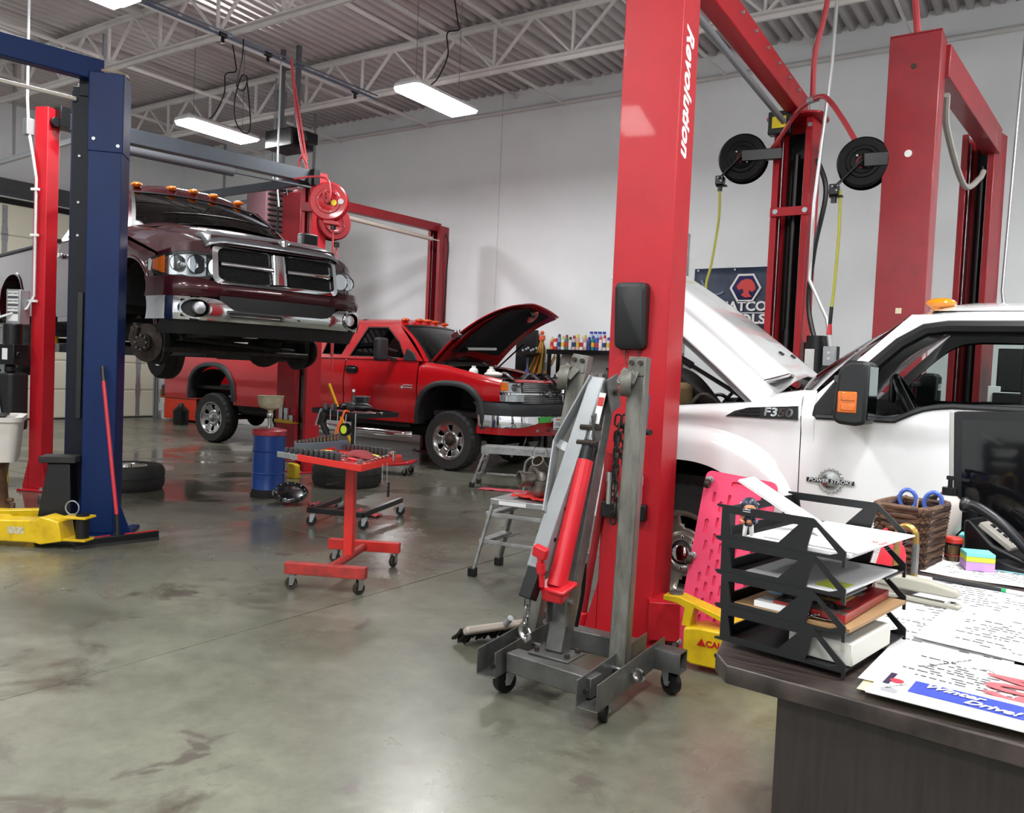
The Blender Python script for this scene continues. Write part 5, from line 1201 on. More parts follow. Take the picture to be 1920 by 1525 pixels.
# fish-plate truss on the boom's face
nrm = Vector((0, -1, .44)).normalized(); sx = bd_.cross(nrm).normalized()
if sx.x > 0: sx = -sx
P1, P2, P3 = bt+sx*.03+nrm*.02, bt+bd_*.33+sx*.115+nrm*.0, bt+bd_*.66+sx*.03+nrm*.03
for a, b in ((P1, P2), (P2, P3)):
    U().beam(a+sx*.0, b, .008, .06, nrm).build('boom_truss', clgrey, K, bevel=.002)
U().beam(P2-sx*.01, bt+bd_*.36+nrm*.02, .04, .006, nrm).build('truss_post', clgrey, K)
for f in (.25, .5, .7, .86): U().cyl(bt+bd_*(f*.88)-sx*.0375+nrm*0, bt+bd_*(f*.88)-sx*.0395, .009, n=10).build('boom_hole', sblack, K)
# pivot plates at the mast head
for o in (-.05, .05):
    U().box(Vector((-1.765, 3.42, 1.325))+Vector((o, -.02, 0)), (.008, .11, .16), (R(18), 0, 0)).build('pivot_plate', cgrey, K, bevel=.004)
U().beam((-1.70, 3.38, 1.34), (-1.665, 3.36, 1.26), .075, .006, (0, -1, 0)).build('pivot_face', cgrey, K) if False else None
U().cyl((-1.85, 3.4, 1.33), (-1.69, 3.4, 1.33), .015, n=6).build('pivot_bolt', rust, K)
# ram between mast foot and boom
rb, rtp = Vector((-1.755, 3.035, .50)), Vector((-1.735, 3.20, 1.03))
rd = (rtp-rb).normalized()
U().cyl(rb, rtp, .043, .036, n=24).build('ram_cylinder', cinnabar, K)
U().cyl(rtp, rtp+rd*.06, .03, n=16).cyl(rtp+rd*.06, rtp+rd*.09, .022, n=14).build('ram_collar', sblack, K)
U().cyl(rtp+rd*.05, rtp+rd*.19, .016, n=12).build('ram_rod', chrome, K)
for q in (.08, .15): U().cyl(rtp+rd*q+Vector((-.05, -.02, 0)), rtp+rd*q+Vector((.05, -.02, 0)), .012, n=6).build('ram_bolt', rust, K)
U().box(rtp+rd*.15+Vector((.02, -.005, 0)), (.012, .06, .13), (R(15), 0, 0)).build('ram_bracket', cgrey, K, bevel=.003)
lb = U().box(rtp+rd*.22+Vector((.03, -.03, .02)), (.03, .003, .14), (R(-15), R(4), 0)).build('warning_label', white_p, K)
U().box(rtp+rd*.25+Vector((.031, -.032, .02)), (.028, .003, .04), (R(-15), R(4), 0)).build('warning_label_band', pm('caution_red', '#b01c16'), K)
U().box(rb-rd*.0, (.15, .11, .02), (R(16), 0, R(-8))).box(rb-rd*.03, (.1, .07, .06), (R(16), 0, 0)).build('ram_base', cinnabar, K, bevel=.008)
U().cyl(rb+Vector((-.045, -.05, .0)), rb+Vector((-.045, -.07, .13)), .014, n=12).cyl(rb+Vector((-.045, -.06, .06)), rb+Vector((-.045, -.066, .1)), .02, n=12).build('pump_plunger', cinnabar, K)
U().box(rb+Vector((-.045, -.07, .15)), (.065, .035, .05), (R(10), R(15), 0)).build('pump_socket', cinnabar, K, bevel=.006)
U().cyl(rb+Vector((-.085, -.03, .0)), rb+Vector((-.085, -.05, .0)), .012, n=10).sphere(rb+Vector((-.085, -.045, .012)), .014, 10, 6).build('release_valve', cinnabar, K)
for s in (-1, 1):
    U().add([rb+Vector((s*.04, .0, -.02)), rb+Vector((s*.04, .06, -.02)), rb+Vector((s*.045, .05, -.17)), rb+Vector((s*.045, .01, -.17)), rb+Vector((s*.048, .0, -.02)), rb+Vector((s*.048, .06, -.02)), rb+Vector((s*.053, .05, -.17)), rb+Vector((s*.053, .01, -.17))], [(0,1,2,3), (4,7,6,5), (0,4,5,1), (1,5,6,2), (2,6,7,3), (3,7,4,0)]).build('ram_lug', cgrey, K)
U().cyl(rb+Vector((-.065, .025, -.06)), rb+Vector((.075, .025, -.06)), .014, n=8).build('ram_pin', steel, K)
# hook on the boom end
h0 = bl+bd_*.13
def link(par, c, rz, tilt=0, L=.03, w=.016, r=.0045, mat=None):
    m = W(par); m.T = m.T @ Matrix.Translation(c) @ Matrix.Rotation(rz, 4, 'Z') @ Matrix.Rotation(tilt, 4, 'Y')
    P = [(w*math.cos(a), 0, (L-w)*(1 if math.sin(a) >= 0 else -1)+w*math.sin(a)) for a in rng(.01, 2*PI+.01, 16)[:-1]]
    return m.tube(P, r, 6, closed=True).build('chain_link', mat or rust, par)
for k in range(2): link(K, h0+Vector((0, 0, -.02-.035*k)), PI/2*k, 0, .026, .013, .004, steel)
hm = U(); hm.T = hm.T @ Matrix.Translation(h0+Vector((0, 0, -.135))) @ Matrix.Rotation(R(-20), 4, 'Z')
hm.tube(catm([(0, 0, .055), (.0, 0, .035), (-.028, 0, .01), (-.03, 0, -.02), (-.005, 0, -.042), (.022, 0, -.03), (.028, 0, -.005), (.018, 0, .012)]), [.008]*9+[.013]*28+[.01]*12+[.006]*8, 10).build('hook', dchrome, K)
# chain and strap hanging from the pivot
for k in range(13):
    link(K, Vector((-1.715+.006*(k % 2), 3.46, 1.20-.038*k)), PI/2*(k % 2)+.3, .05, .028, .014, .0048)
for k in range(6): link(K, Vector((-1.69+.004*(k % 2), 3.48, 1.2-.038*k)), PI/2*(k % 2)+.9, -.1, .028, .014, .0048)
U().tube(catm([(-1.745, 3.52, 1.14), (-1.74, 3.5, 1.0), (-1.70, 3.47, .8), (-1.625, 3.42, .55)]), .011, 6).build('support_strap', cgrey, K)
U().tube([(-1.74, 3.50, 1.06), (-1.63, 3.42, 1.03), (-1.62, 3.42, .98)], .007, 6).build('locking_bar', rust, K)
U().cyl((-1.72, 3.52, 1.17), (-1.55, 3.46, 1.155), .014, n=10).build('storage_pin', rust, K)
U().beam((-1.655, 3.62, 1.14), (-1.635, 3.6, 1.32), .012, .03, (0, -1, 0)).build('pump_handle_tip', pm('handle_purple', '#4b3f52', .5), K)
for k in range(3): link(K, Vector((-1.83, 3.42, .62-.036*k)), PI/2*(k % 2), 0, .028, .014, .0045, steel)
U().tube(catm([(-1.83, 3.42, .52), (-1.835, 3.42, .38), (-1.85, 3.4, .22)]), .01, 6).build('drop_chain_tail', sblack, K)
# -- bar and push broom behind the crane
t = thing('pry_bar', 'long red steel bar leaning on the big red post behind the crane', 'bar', (-2.13, 3.96, 0))
W(t).beam((-2.13, 3.96, .02), (-2.11, 3.95, .12), .05, .05).build('bar_foot', cinnabar, t, bevel=.005)
W(t).cyl((-2.115, 3.955, .1), (-1.985, 3.93, 1.0), .02, n=12).build('bar_shaft', dred, t)
t = thing('push_broom', 'broom head with black bristles lying behind the engine crane', 'broom', (-2.33, 3.5, 0), R(65))
M().box((0, 0, .10), (.44, .06, .035), (R(-30), 0, 0)).build('broom_block', pm('block_grey', '#a49a90', .5), t, bevel=.01)
bm_ = M(); r8 = random.Random(2)
for i in range(26):
    for j in range(3):
        x = -.21+.42*i/25; y = .02+.02*j
        bm_.cyl((x, y, .09), (x+r8.uniform(-.015, .015), y+.07+r8.uniform(-.01, .02), .012+r8.uniform(0, .02)), .007, .009, n=5)
b_ = bm_.build('bristles', sblack, t); b_['kind'] = 'stuff'
M().cyl((0, -.02, .11), (.0, -.07, .16), .016, n=10).build('handle_socket', galv, t)
# -- pink creeper leaning on the white pickup
pk = pm('creeper_pink', '#ee4a72', .45, col2='#c83f60', scale=4, wear=.3)
ct = thing('mechanic_creeper', 'pink plastic creeper with slots leaning upright against the white pickup', 'creeper', (0, 0, 0))
ct.location = (-1.60, 4.03, .0)
TT = Matrix.Rotation(R(2), 4, 'Z') @ Matrix.Rotation(R(-9), 4, 'X') @ Matrix.Rotation(R(5), 4, 'Y')
bm = bmesh.new(); ed = []
def loop(P):
    q = [bm.verts.new((x, 0, z)) for x, z in P]
    for i in range(len(q)): ed.append(bm.edges.new((q[i], q[(i+1) % len(q)])))
loop([(x, z) for x, z in rpoly(.37, .95, .035, 4, .165, .475)])
loop(rpoly(.09, .03, .014, 3, .165, .90))
loop(rpoly(.022, .08, .01, 3, .03, .66)); loop(rpoly(.022, .08, .01, 3, .30, .66))
sl = []
for c in range(7):
    for r_ in range(10):
        x = .045+.04*c; z = .06+.084*r_+(.042 if c % 2 else 0)
        if z > .84 or (c in (0, 6) and abs(z-.66) < .09) or (c in (0,) and abs(z-.48) < .05): continue
        sl.append((x, z)); loop(rpoly(.016, .056, .007, 2, x, z))
bmesh.ops.triangle_fill(bm, use_beauty=True, edges=ed)
for v in bm.verts: v.co = TT @ v.co
me = bpy.data.meshes.new('board'); bm.to_mesh(me); bm.free(); me.materials.append(pk)
o = bpy.data.objects.new('board', me); COL.objects.link(o); o.parent = ct
q = o.modifiers.new('solid', 'SOLIDIFY'); q.thickness = .022; q.offset = 1
M(TT).grid([[(.0, .016, .01), (.33, .016, .01)], [(.0, .016, .94), (.33, .016, .94)]]).build('board_back', pk, ct)
for x, z in ((.015, .90), (.315, .885), (.0, .50), (.33, .50), (.01, .05)):
    T5 = TT @ Matrix.Translation((x, -.03, z))
    M(T5).cyl((0, .01, 0), (0, -.005, 0), .02, n=14).prism([(-.016, .014), (.016, .014), (.008, -.022), (-.008, -.022)], -.03, -.005, 'y').build('caster_fork', galv, ct, bevel=.003)
    M(T5 @ Matrix.Translation((0, -.03, -.022))).lathe([(0, -.012), (.022, -.012), (.025, 0), (.022, .012), (0, .012)], 16, axis='x').build('caster_wheel', rust, ct)
# -- red adjustable table with tools
RT = thing('work_table', 'red rolling work table with a tray of sockets and pliers', 'tool table', (-3.9, 3.95, 0), group='rolling tool stands')
rpt = pm('table_red', '#cf2f28', .4, var=.12, scale=8, bump=.04); rpw = pm('table_red_worn', '#a92f2a', .55, col2='#5e2a26', scale=16, wear=.42)
V_ = lambda: W(RT)
fm, rm = Vector((-3.72, 3.60, .13)), Vector((-4.05, 4.28, .13))
for a, b, mt in (((-3.95, 3.48, .135), (-3.49, 3.71, .135), rpw), ((-4.28, 4.16, .135), (-3.82, 4.39, .135), rpt)): V_().beam(a, b, .06, .07).build('base_bar', mt, RT, bevel=.004)
V_().cyl(fm, rm, .027, n=16).build('base_tube', rpw, RT)
for x, y, a in ((-3.92, 3.50, 40), (-3.53, 3.69, 70), (-3.86, 4.37, 100), (-4.24, 4.18, 20)): caster(RT, x, y, .10, .038, .026, R(a), dchrome, rust)
V_().box((-3.9, 3.97, .45), (.062, .062, .64), (0, 0, R(26))).build('post', rpt, RT, bevel=.004)
V_().box((-3.9, 3.97, .76), (.05, .05, .1), (0, 0, R(26))).build('inner_post', rpw, RT)
V_().cyl((-3.95, 3.92, .62), (-4.02, 3.86, .605), .007, n=8).build('height_lock', rust, RT)
# table top: corners measured level-ish, tilted slightly up to the back
TP = frame((-3.487, 3.626, .785), (-.985, -.174, .058), (-.165, .985, .05))
def tp(x, y, z=0): return TP @ Vector((x, y, z))
TPi = Matrix.LocRotScale(RT.location, RT.rotation_euler, None).inverted() @ TP
TW, TD = .47, .46
flip = -1   # local z of the frame points down because x runs to the left
def TB(): return M(TPi @ Matrix.Diagonal((1, 1, flip, 1)))
TB().bb(0, TW, 0, TD, -.004, .0).build('table_top', rpt, RT)
for b in ((-.004, TW, -.004, 0, -.02, .022), (-.004, 0, 0, TD, -.02, .022), (0, TW, TD, TD+.004, -.02, .022), (TW, TW+.004, 0, TD, -.02, .022)): TB().bb(*b).build('tray_rim', rpt, RT, bevel=.002)
TB().bb(TW+.002, TW+.16, -.002, .004, -.018, .018).bb(TW+.1, TW+.16, .0, .4, -.012, .004).build('side_extension', alu, RT, bevel=.002)
TB().bb(TW, TW+.155, .01, .45, -.004, .0).build('extension_shelf', alu, RT)
TB().bb(.1, .37, .1, .36, -.03, -.006).build('table_bracket', rpw, RT)
sock = pm('socket_black', '#505255', .3, metal=.25, var=.3, scale=40)
wrap = Matrix.Diagonal((1, 1, flip, 1))
def on_table(name, label, cat, x, y, rz=0, group=None, z=0.0005):
    p = tp(x, y, flip*z); E = (TP.to_3x3() @ Matrix.Diagonal((-1, 1, -1)) @ Matrix.Rotation(-rz, 3, 'Z')).to_euler()
    return thing(name, label, cat, p, 0, group, rot=E)
# sockets, standing, in ranks
def socket_proto(mat, r, h, label, grp):
    m = M().lathe([(r*.55, h*.55), (r*.72, h), (r, h), (r, h*.45), (r*.86, h*.38), (r*.86, 0), (r*.45, 0), (r*.45, h*.3)], 14, close=True)
    return m.build('socket', mat, None)
protos = {}
ORD = ['first', 'second', 'third', 'fourth', 'fifth', 'sixth', 'seventh', 'eighth', 'ninth', 'tenth', 'eleventh', 'twelfth', 'thirteenth']
def sockets(n, x0, y0, x1, y1, r, h, mat, label, grp, z=.0):
    key = (r, h, mat.name)
    for k in range(n):
        f = k/(n-1) if n > 1 else 0; s = .82+.36*f
        if key not in protos:
            o = socket_proto(mat, r, h, label, grp); protos[key] = o
        else:
            o = protos[key].copy(); COL.objects.link(o)
        o.location = tp(lerp(x0, x1, f), lerp(y0, y1, f), flip*(z+.0005)); o.rotation_euler = TP.to_euler()
        o.rotation_euler = (TP.to_3x3() @ Matrix.Diagonal((-1, 1, -1))).to_euler(); o.scale = (s, s, s)
        tag(o, label+', '+ORD[k]+' from its left end', 'socket', grp)
sockets(11, .585, .035, .19, .03, .0165, .054, sock, 'black socket in the front rank on the red table', 'front rank of black sockets')
sockets(9, .58, .085, .25, .075, .0135, .05, dchrome, 'silver socket in the second rank behind the black ones', 'second rank of silver sockets')
rack = TB(); rack.bb(.42, .43, .10, .52, .0, .07).bb(.18, .43, .50, .515, 0, .06)
sockets(13, .60, .14, .48, .43, .012, .09, dchrome, 'tall silver deep socket along the left edge of the table', 'deep sockets along the left edge')
sockets(12, .42, .43, .06, .40, .014, .055, sock, 'black socket in the rear rank on the red table', 'rear rank of black sockets')
sockets(5, .1, .43, .0, .36, .012, .05, chrome, 'chrome socket at the right rear corner of the table', 'chrome sockets at the right corner')
sockets(6, .035, .13, .03, .33, .013, .03, chrome, 'short chrome socket along the right rim of the red table', 'short chrome sockets by the right rim')
def plier(label, x, y, rz, gm, L=.17):
    t = on_table('pliers', label, 'pliers', x, y, rz, 'pliers on the red table')
    for s in (-1, 1): M().tube(catm([(0, s*.004, .012), (.04, s*.016, .012), (L*.65, s*.02, .012), (L, s*.012, .012)]), .0075, 7).build('handle', gm, t)
    M().prism([(0, -.014), (.012, 0), (0, .014), (-.05, .005), (-.055, 0), (-.05, -.005)], .005, .018).build('jaws', dchrome, t, bevel=.002)
plier('pliers with yellow-green handles in the middle of the red table', .36, .24, 2.6, pm('grip_lime', '#b5cf3a', .45)); plier('bright green handled pliers right of the yellow-green ones', .3, .20, 2.9, pm('grip_green', '#4fd06a', .45))
plier('yellow-handled pliers at the rear left among the sockets', .42, .28, 2.2, pm('grip_yellow', '#d9cf55', .45)); plier('yellow and black pliers at the right rear of the table', .09, .34, 3.3, pm('grip_yellow', '#d9cf55'))
for k, (x, y, a, L) in enumerate(((.2, .12, .1, .2), (.19, .165, .2, .18), (.16, .2, .15, .15), (.12, .07, -.5, .12), (.09, .22, .3, .14), (.14, .28, .1, .16))):
    t = on_table('wrench', ('long chrome wrench lying along the front of the red table', 'second chrome wrench beside the long one', 'chrome wrench next to the red screwdriver', 'short wrench near the front corner of the table', 'wrench near the right rim of the table', 'wrench behind the dark red rag')[k], 'wrench', x, y, a, 'wrenches on the red table')
    M().prism(rpoly(L, .011, .004, 2), .003, .009).build('shank', chrome, t, bevel=.001)
    for s in (-1, 1): M().lathe([(.008, .0), (.013, .0), (.013, .01), (.008, .01)], 14, (s*L/2, 0, .002), 'z', True).build('ring_end', chrome, t)
t = on_table('screwdriver', 'screwdriver with bright red handle on the red table', 'screwdriver', .13, .135, .1); M().cyl((-.06, 0, .014), (.04, 0, .014), .012, n=10).build('handle', cinnabar, t); M().cyl((.04, 0, .014), (.14, 0, .012), .004, n=8).build('shank', chrome, t)
t = on_table('shop_rag', 'dark red rag crumpled on the red table', 'rag', .18, .26); rg = M(); r8 = random.Random(4)
rg.grid([[(.11*u, .055*v, .012+.035*max(0, 1-u*u)*max(0, 1-v*v)+r8.uniform(0, .012)) for v in rng(-1, 1, 8)] for u in rng(-1, 1, 12)]).build('cloth', pm('rag_red', '#8e3a3c', .9, var=.25, scale=30), t, smooth=80, solid=.004)
t = on_table('metal_cup', 'small bare metal cup at the front right corner of the red table', 'cup', .045, .05); M().lathe([(.014, 0), (.018, .04), (.0165, .04), (.013, .004)], 16, close=True).build('cup_body', alu, t)
t = on_table('socket_rack', 'grey upright rack along the left rear of the red table', 'rack', .51, .30, 1.95); M().bb(-.2, .2, -.006, .006, 0, .06).build('rack_plate', pm('rack_blue_grey', '#5b6470', .5, metal=.3), t, bevel=.002)
# hanging bits on the table's right
t = thing('wire_hanger', 'thin wires hanging below the right edge of the red table with a black tip', 'wire', tuple(tp(-.01, .25, 0)))
W(t).tube([tp(-.012, .22, 0), tp(-.012, .22, 0)-Vector((0, 0, .12)), tp(-.01, .30, 0)-Vector((0, 0, .15))], .003, 5).tube([tp(-.012, .27, 0), tp(-.012, .28, 0)-Vector((0, 0, .13))], .003, 5).build('wire', galv, t)
W(t).cyl(tp(-.01, .30, 0)-Vector((0, 0, .13)), tp(-.01, .30, 0)-Vector((0, 0, .22)), .008, n=8).build('wire_tip', sblack, t)
# -- black tray stand behind it
BT = thing('tool_tray_stand', 'black rolling tray stand with air tools, on a black base behind the red table', 'tool stand', (-5.2, 5.3, 0), group='rolling tool stands')
B_ = lambda: W(BT)
for a, b in (((-5.42, 5.0, .13), (-4.92, 5.17, .13)), ((-5.4, 5.02, .13), (-5.66, 5.62, .13)), ((-4.93, 5.16, .13), (-5.17, 5.93, .15))): B_().beam(a, b, .045, .045).build('base_bar', sblack, BT, bevel=.004)
B_().beam((-5.2, 5.08, .13), (-5.35, 5.45, .13), .045, .045).build('base_bar', sblack, BT, bevel=.004)
for x, y in ((-5.36, 4.99), (-4.93, 5.18), (-5.18, 5.94), (-5.66, 5.62)): caster(BT, x, y, .108, .045, .03, R(30), galv, sblack)
B_().cyl((-5.3, 5.4, .15), (-5.3, 5.4, .97), .022, n=12).build('post', sblack, BT)
TT2 = frame((-5.02, 5.14, .975), (-.98, .16, .02), (-.2, .98, .03))
TQ = Matrix.LocRotScale(BT.location, BT.rotation_euler, None).inverted() @ TT2 @ Matrix.Diagonal((1, 1, -1 if TT2.to_3x3()[2][2] < 0 else 1, 1))
def Q_(): return M(TQ)
Q_().bb(0, .66, 0, .46, -.02, -.012).build('tray_bottom', sblack, BT)
for b in ((0, .66, -.005, 0, -.03, .015), (0, .66, .46, .465, -.03, .015), (-.005, 0, 0, .46, -.03, .015), (.66, .665, 0, .46, -.03, .015)): Q_().bb(*b).build('tray_rim', sblack, BT, bevel=.002)
Q_().bb(.02, .64, .02, .44, -.012, -.008).build('tray_liner', pm('liner_red', '#7a2a2c', .8), BT)
def on_tray(name, label, cat, x, y, rz=0, group=None):
    return thing(name, label, cat, TT2 @ Vector((x, y, 0)), rz, group)
gun = pm('air_tool_grey', '#4a4c4d', .4, metal=.5, var=.2, scale=20)
t = on_tray('impact_wrench', 'grey air impact wrench lying on the black tray', 'impact wrench', .32, .17, R(-8))
M().lathe([(.0, -.11), (.03, -.105), (.04, -.06), (.042, .03), (.03, .06), (.022, .1), (.012, .1), (.012, .13), (0, .13)], 18, (0, 0, .045), 'x').build('body', gun, t); M().box((-.04, -.02, .04), (.05, .14, .05), (0, 0, .1)).build('grip', sblack, t, bevel=.015)
t = on_tray('impact_wrench', 'dark impact wrench with upright battery block, right of the grey one', 'impact wrench', .16, .2, R(20))
M().lathe([(0, -.08), (.035, -.075), (.038, .02), (.022, .06), (.012, .08), (0, .08)], 18, (0, 0, .05), 'x').build('body', sblack, t); M().box((-.02, .06, .05), (.045, .12, .045)).build('grip', sblack, t, bevel=.012)
t = on_tray('battery_pack', 'black power tool battery standing on the black tray', 'battery', .28, .27, R(10)); M().box((0, 0, .07), (.11, .07, .12)).build('case', sblack, t, bevel=.01); M().box((0, 0, .135), (.12, .075, .014)).build('case_top', pm('battery_grey', '#5a5a5c', .5), t, bevel=.004)
t = on_tray('spray_bottle', 'small dark bottle with pale cap at the left rear of the black tray', 'bottle', .54, .36); M().lathe([(.02, 0), (.022, .01), (.022, .1), (.009, .13), (.009, .16), (0, .16)], 14).build('bottle_body', pm('bottle_brown', '#3a2c26', .3), t); M().cyl((0, 0, .16), (0, 0, .185), .014, n=10).build('cap', white_p, t)
for k, (x, y, a) in enumerate(((.08, .12, .4), (.1, .3, -.3), (.05, .2, .9))):
    t = on_tray('ratchet', ('chrome ratchet at the front right of the black tray', 'chrome ratchet at the rear right of the black tray', 'short ratchet on the right rim of the black tray')[k], 'ratchet', x, y, a, 'ratchets on the black tray')
    M().prism(rpoly(.14, .014, .006, 3), .0, .012).build('handle', chrome, t, bevel=.002); M().cyl((.08, 0, 0), (.08, 0, .018), .017, n=14).build('head', chrome, t)
for k, (x, y) in enumerate(((.6, .1), (.55, .16), (.48, .09))):
    t = on_tray('socket_can', ('black socket at the left end of the black tray', 'second black socket from the left end of the black tray', 'black socket beside the grey impact wrench')[k], 'socket', x, y, 0, 'big sockets on the black tray'); M().lathe([(.012, .03), (.014, .055), (.022, .055), (.024, 0), (.012, 0)], 14, close=True).build('socket_body', sock, t)
# things hanging under the tray edge
t = thing('orange_strap', 'orange cord looped over the front rim of the black tray', 'cord', tuple(TT2 @ Vector((.2, -.01, 0))))
P = [TT2 @ Vector(p) for p in ((.16, .04, 0), (.15, -.012, 0))]
W(t).tube(catm([P[0]+Vector((0, 0, .02)), P[1]+Vector((0, 0, .02)), P[1]-Vector((.02, .02, .08)), P[1]-Vector((.06, .03, .2)), P[1]-Vector((.12, .04, .30))]), .009, 6).tube(catm([P[1]-Vector((.02, .02, .04)), P[1]-Vector((.06, .04, .16)), P[1]-Vector((.09, .04, .30))]), .007, 6).build('cord', pm('cord_orange', '#f06a22', .6), t)
t = thing('grease_gun', 'dark air tool hanging from the front rim of the black tray', 'air tool', tuple(TT2 @ Vector((.45, -.03, 0))))
b0 = TT2 @ Vector((.45, -.03, 0)); W(t).box(b0-Vector((0, 0, .07)), (.07, .05, .12), (0, .3, 0)).build('body', dark, t, bevel=.012); W(t).tube(catm([b0-Vector((0, 0, .1)), b0+Vector((.06, 0, -.19)), b0+Vector((.12, 0, -.26))]), [.028]*8+[.02]*9, 10).build('barrel', dark, t); W(t).tube([b0+Vector((-.02, 0, .02)), b0-Vector((.08, 0, .13))], .012, 8).build('trigger_lever', galv, t)
t = thing('tape_measure', 'black and lime tape reel hanging below the black tray', 'tape measure', tuple(TT2 @ Vector((.11, -.03, -.0))))
b0 = TT2 @ Vector((.11, -.03, 0))-Vector((0, 0, .13)); W(t).cyl(b0-Vector((0, .015, 0)), b0+Vector((0, .02, 0)), .055, n=20).build('case', sblack, t)
W(t).cyl(b0-Vector((0, .019, 0)), b0-Vector((0, .015, 0)), .036, n=16).build('face', pm('lime', '#bcd63a', .5), t)
W(t).cyl(b0+Vector((0, 0, .05)), b0+Vector((0, .01, .13)), .004, n=6).build('hook_wire', galv, t)
for k, (x, L) in enumerate(((.36, .1), (.25, .2), (-.01, .36))):
    t = thing('hanging_rod', ('short steel rod hanging under the front of the black tray', 'steel rod hanging near the middle of the black tray', 'long thin rod hanging at the right end of the black tray')[k], 'rod', tuple(TT2 @ Vector((x, -.01, 0))), group='rods hanging from the black tray')
    b0 = TT2 @ Vector((x, -.012, 0)); W(t).cyl(b0+Vector((0, 0, .02)), b0-Vector((0, 0, L)), .005, n=6).build('rod', galv, t)
# -- blue drum with a red lid and a funnel
t = thing('oil_drum', 'blue steel drum with dirty red lid', 'drum', (-6.85, 5.76, 0))
M().lathe([(0, .0), (.165, 0), (.17, .01), (.165, .02), (.165, .24), (.171, .25), (.165, .26), (.165, .47), (.171, .48), (.165, .49), (.165, .66), (0, .66)], 40).build('drum_body', pm('drum_blue', '#123a80', .36, var=.12, scale=8, coat=.3), t, smooth=30)
M().lathe([(.1662, .0), (.1668, .06), (.1658, .085)], 40).build('grime_band', dark, t)
M().lathe([(.168, .64), (.176, .645), (.176, .69), (.165, .70), (.13, .70), (.1, .712), (0, .715)], 40).build('lid', pm('lid_red', '#a8303a', .4, col2='#4d2a2a', scale=18, wear=.4), t, smooth=30)
M().lathe([(.17, 0), (.178, .0), (.178, .035), (.17, .035)], 36, (0, 0, 0), close=True).build('drum_foot', dark, t)
t = thing('funnel', 'dirty cream funnel on a metal neck above the blue drum', 'funnel', (-6.85, 5.76, .715))
M().cyl((0, 0, 0), (0, 0, .02), .045, n=16).cyl((0, 0, .02), (0, 0, .16), .024, n=14).lathe([(.03, .1), (.033, .11), (.033, .15), (.028, .16)], 14).build('neck', dchrome, t)
M().lathe([(.022, .16), (.03, .185), (.1, .21), (.125, .25), (.13, .325), (.137, .33), (.137, .335), (.126, .333), (.118, .26), (.09, .22), (.02, .19)], 32, close=True).build('bowl', pm('bowl_cream', '#c3bca0', .45, col2='#8f8462', scale=12, wear=.4), t)
# -- tyres and floor clutter
def flat_tyre(label, x, y, r, h, rimr, rimmat=None, rz=0, name='tyre'):
    t = thing(name, label, 'tyre', (x, y, 0), rz, 'tyres lying on the floor')
    m = M(); n = 60; prof = [(rimr, .02), (rimr+.02, .0), (r*.8+rimr*.2, 0), (r*.96, .02), (r, .06), (r, h*.45), (r*.975, h*.47), (r*.975, h*.53), (r, h*.55), (r, h-.06), (r*.96, h-.02), (r*.8+rimr*.2, h), (rimr+.02, h), (rimr, h-.02)]
    m.grid([[((q-(.01 if j in (3, 4, 9, 10) and i % 3 == 0 else 0))*math.cos(2*PI*i/n), (q-(.01 if j in (3, 4, 9, 10) and i % 3 == 0 else 0))*math.sin(2*PI*i/n), z) for j, (q, z) in enumerate(prof)] for i in range(n+1)])
    m.build('tread', rubber, t)
    if rimmat:
        M().lathe([(rimr+.005, h-.01), (rimr-.01, h-.005), (rimr-.03, h-.05), (rimr*.75, h-.06), (rimr*.6, h-.03), (rimr*.35, h-.05), (rimr*.3, h+.01), (0, h+.015)], 36).build('rim', rimmat, t, smooth=40)
        for k in range(8): M().cyl((rimr*.45*math.cos(k*PI/4), rimr*.45*math.sin(k*PI/4), h-.05), (rimr*.45*math.cos(k*PI/4), rimr*.45*math.sin(k*PI/4), h-.02), .012, n=6).build('lug_hole', sblack, t)
    return t
flat_tyre('wheel with silver rim lying flat behind the blue lift post', -8.2, 5.0, .39, .25, .22, dchrome)
flat_tyre('bare black tyre lying flat behind the red work table', -6.95, 7.0, .40, .26, .24)
t = thing('drum_cover', 'black ribbed plastic pan lid lying beside the blue drum', 'pan', (-6.35, 5.62, .075), rot=Matrix.Rotation(R(26), 3, Vector((.65, .76, 0))).to_euler())
M().lathe([(.0, .04), (.05, .042), (.12, .03), (.15, .05), (.17, .03), (.175, .02), (.165, .015)], 28, (0, 0, .02)).build('pan', pm('gloss_black', '#101112', .2, coat=.5), t)
for k in range(12): M().cyl((.14*math.cos(k*PI/6), .14*math.sin(k*PI/6), .055), (.14*math.cos(k*PI/6), .14*math.sin(k*PI/6), .066), .008, n=6).build('bolt_head', galv, t)
def rag(label, x, y, sx, sy, rz, hgt, mat, name='shop_rag', seed=1):
    t = thing(name, label, 'rag', (x, y, 0), rz, 'red rags'); r8 = random.Random(seed)
    M().grid([[(sx*u+r8.uniform(-.01, .01), sy*v+r8.uniform(-.01, .01), .004+abs(r8.gauss(0, hgt))*(1-.6*abs(u))) for v in rng(-1, 1, 9)] for u in rng(-1, 1, 12)]).build('cloth', mat, t, smooth=80, solid=.003)
ragr = pm('rag_red', '#8e3a3c', .9, var=.25, scale=30); ragp = pm('rag_pink', '#c0505c', .9, var=.2, scale=30)
rag('dark red rag on the floor right of the black pan', -6.05, 5.75, .13, .05, .4, .02, ragr, seed=2)
rag('pink-red rag lying flat near the low aluminium platform', -5.42, 8.1, .34, .10, .35, .008, ragp, seed=3)
rag('red rag bunched inside the black base of the tool stand', -5.5, 5.65, .26, .07, .3, .03, ragp, seed=4)
t = thing('creeper_seat', 'red low creeper seat on casters behind the red table', 'creeper', (-7.35, 8.2, 0), R(25))
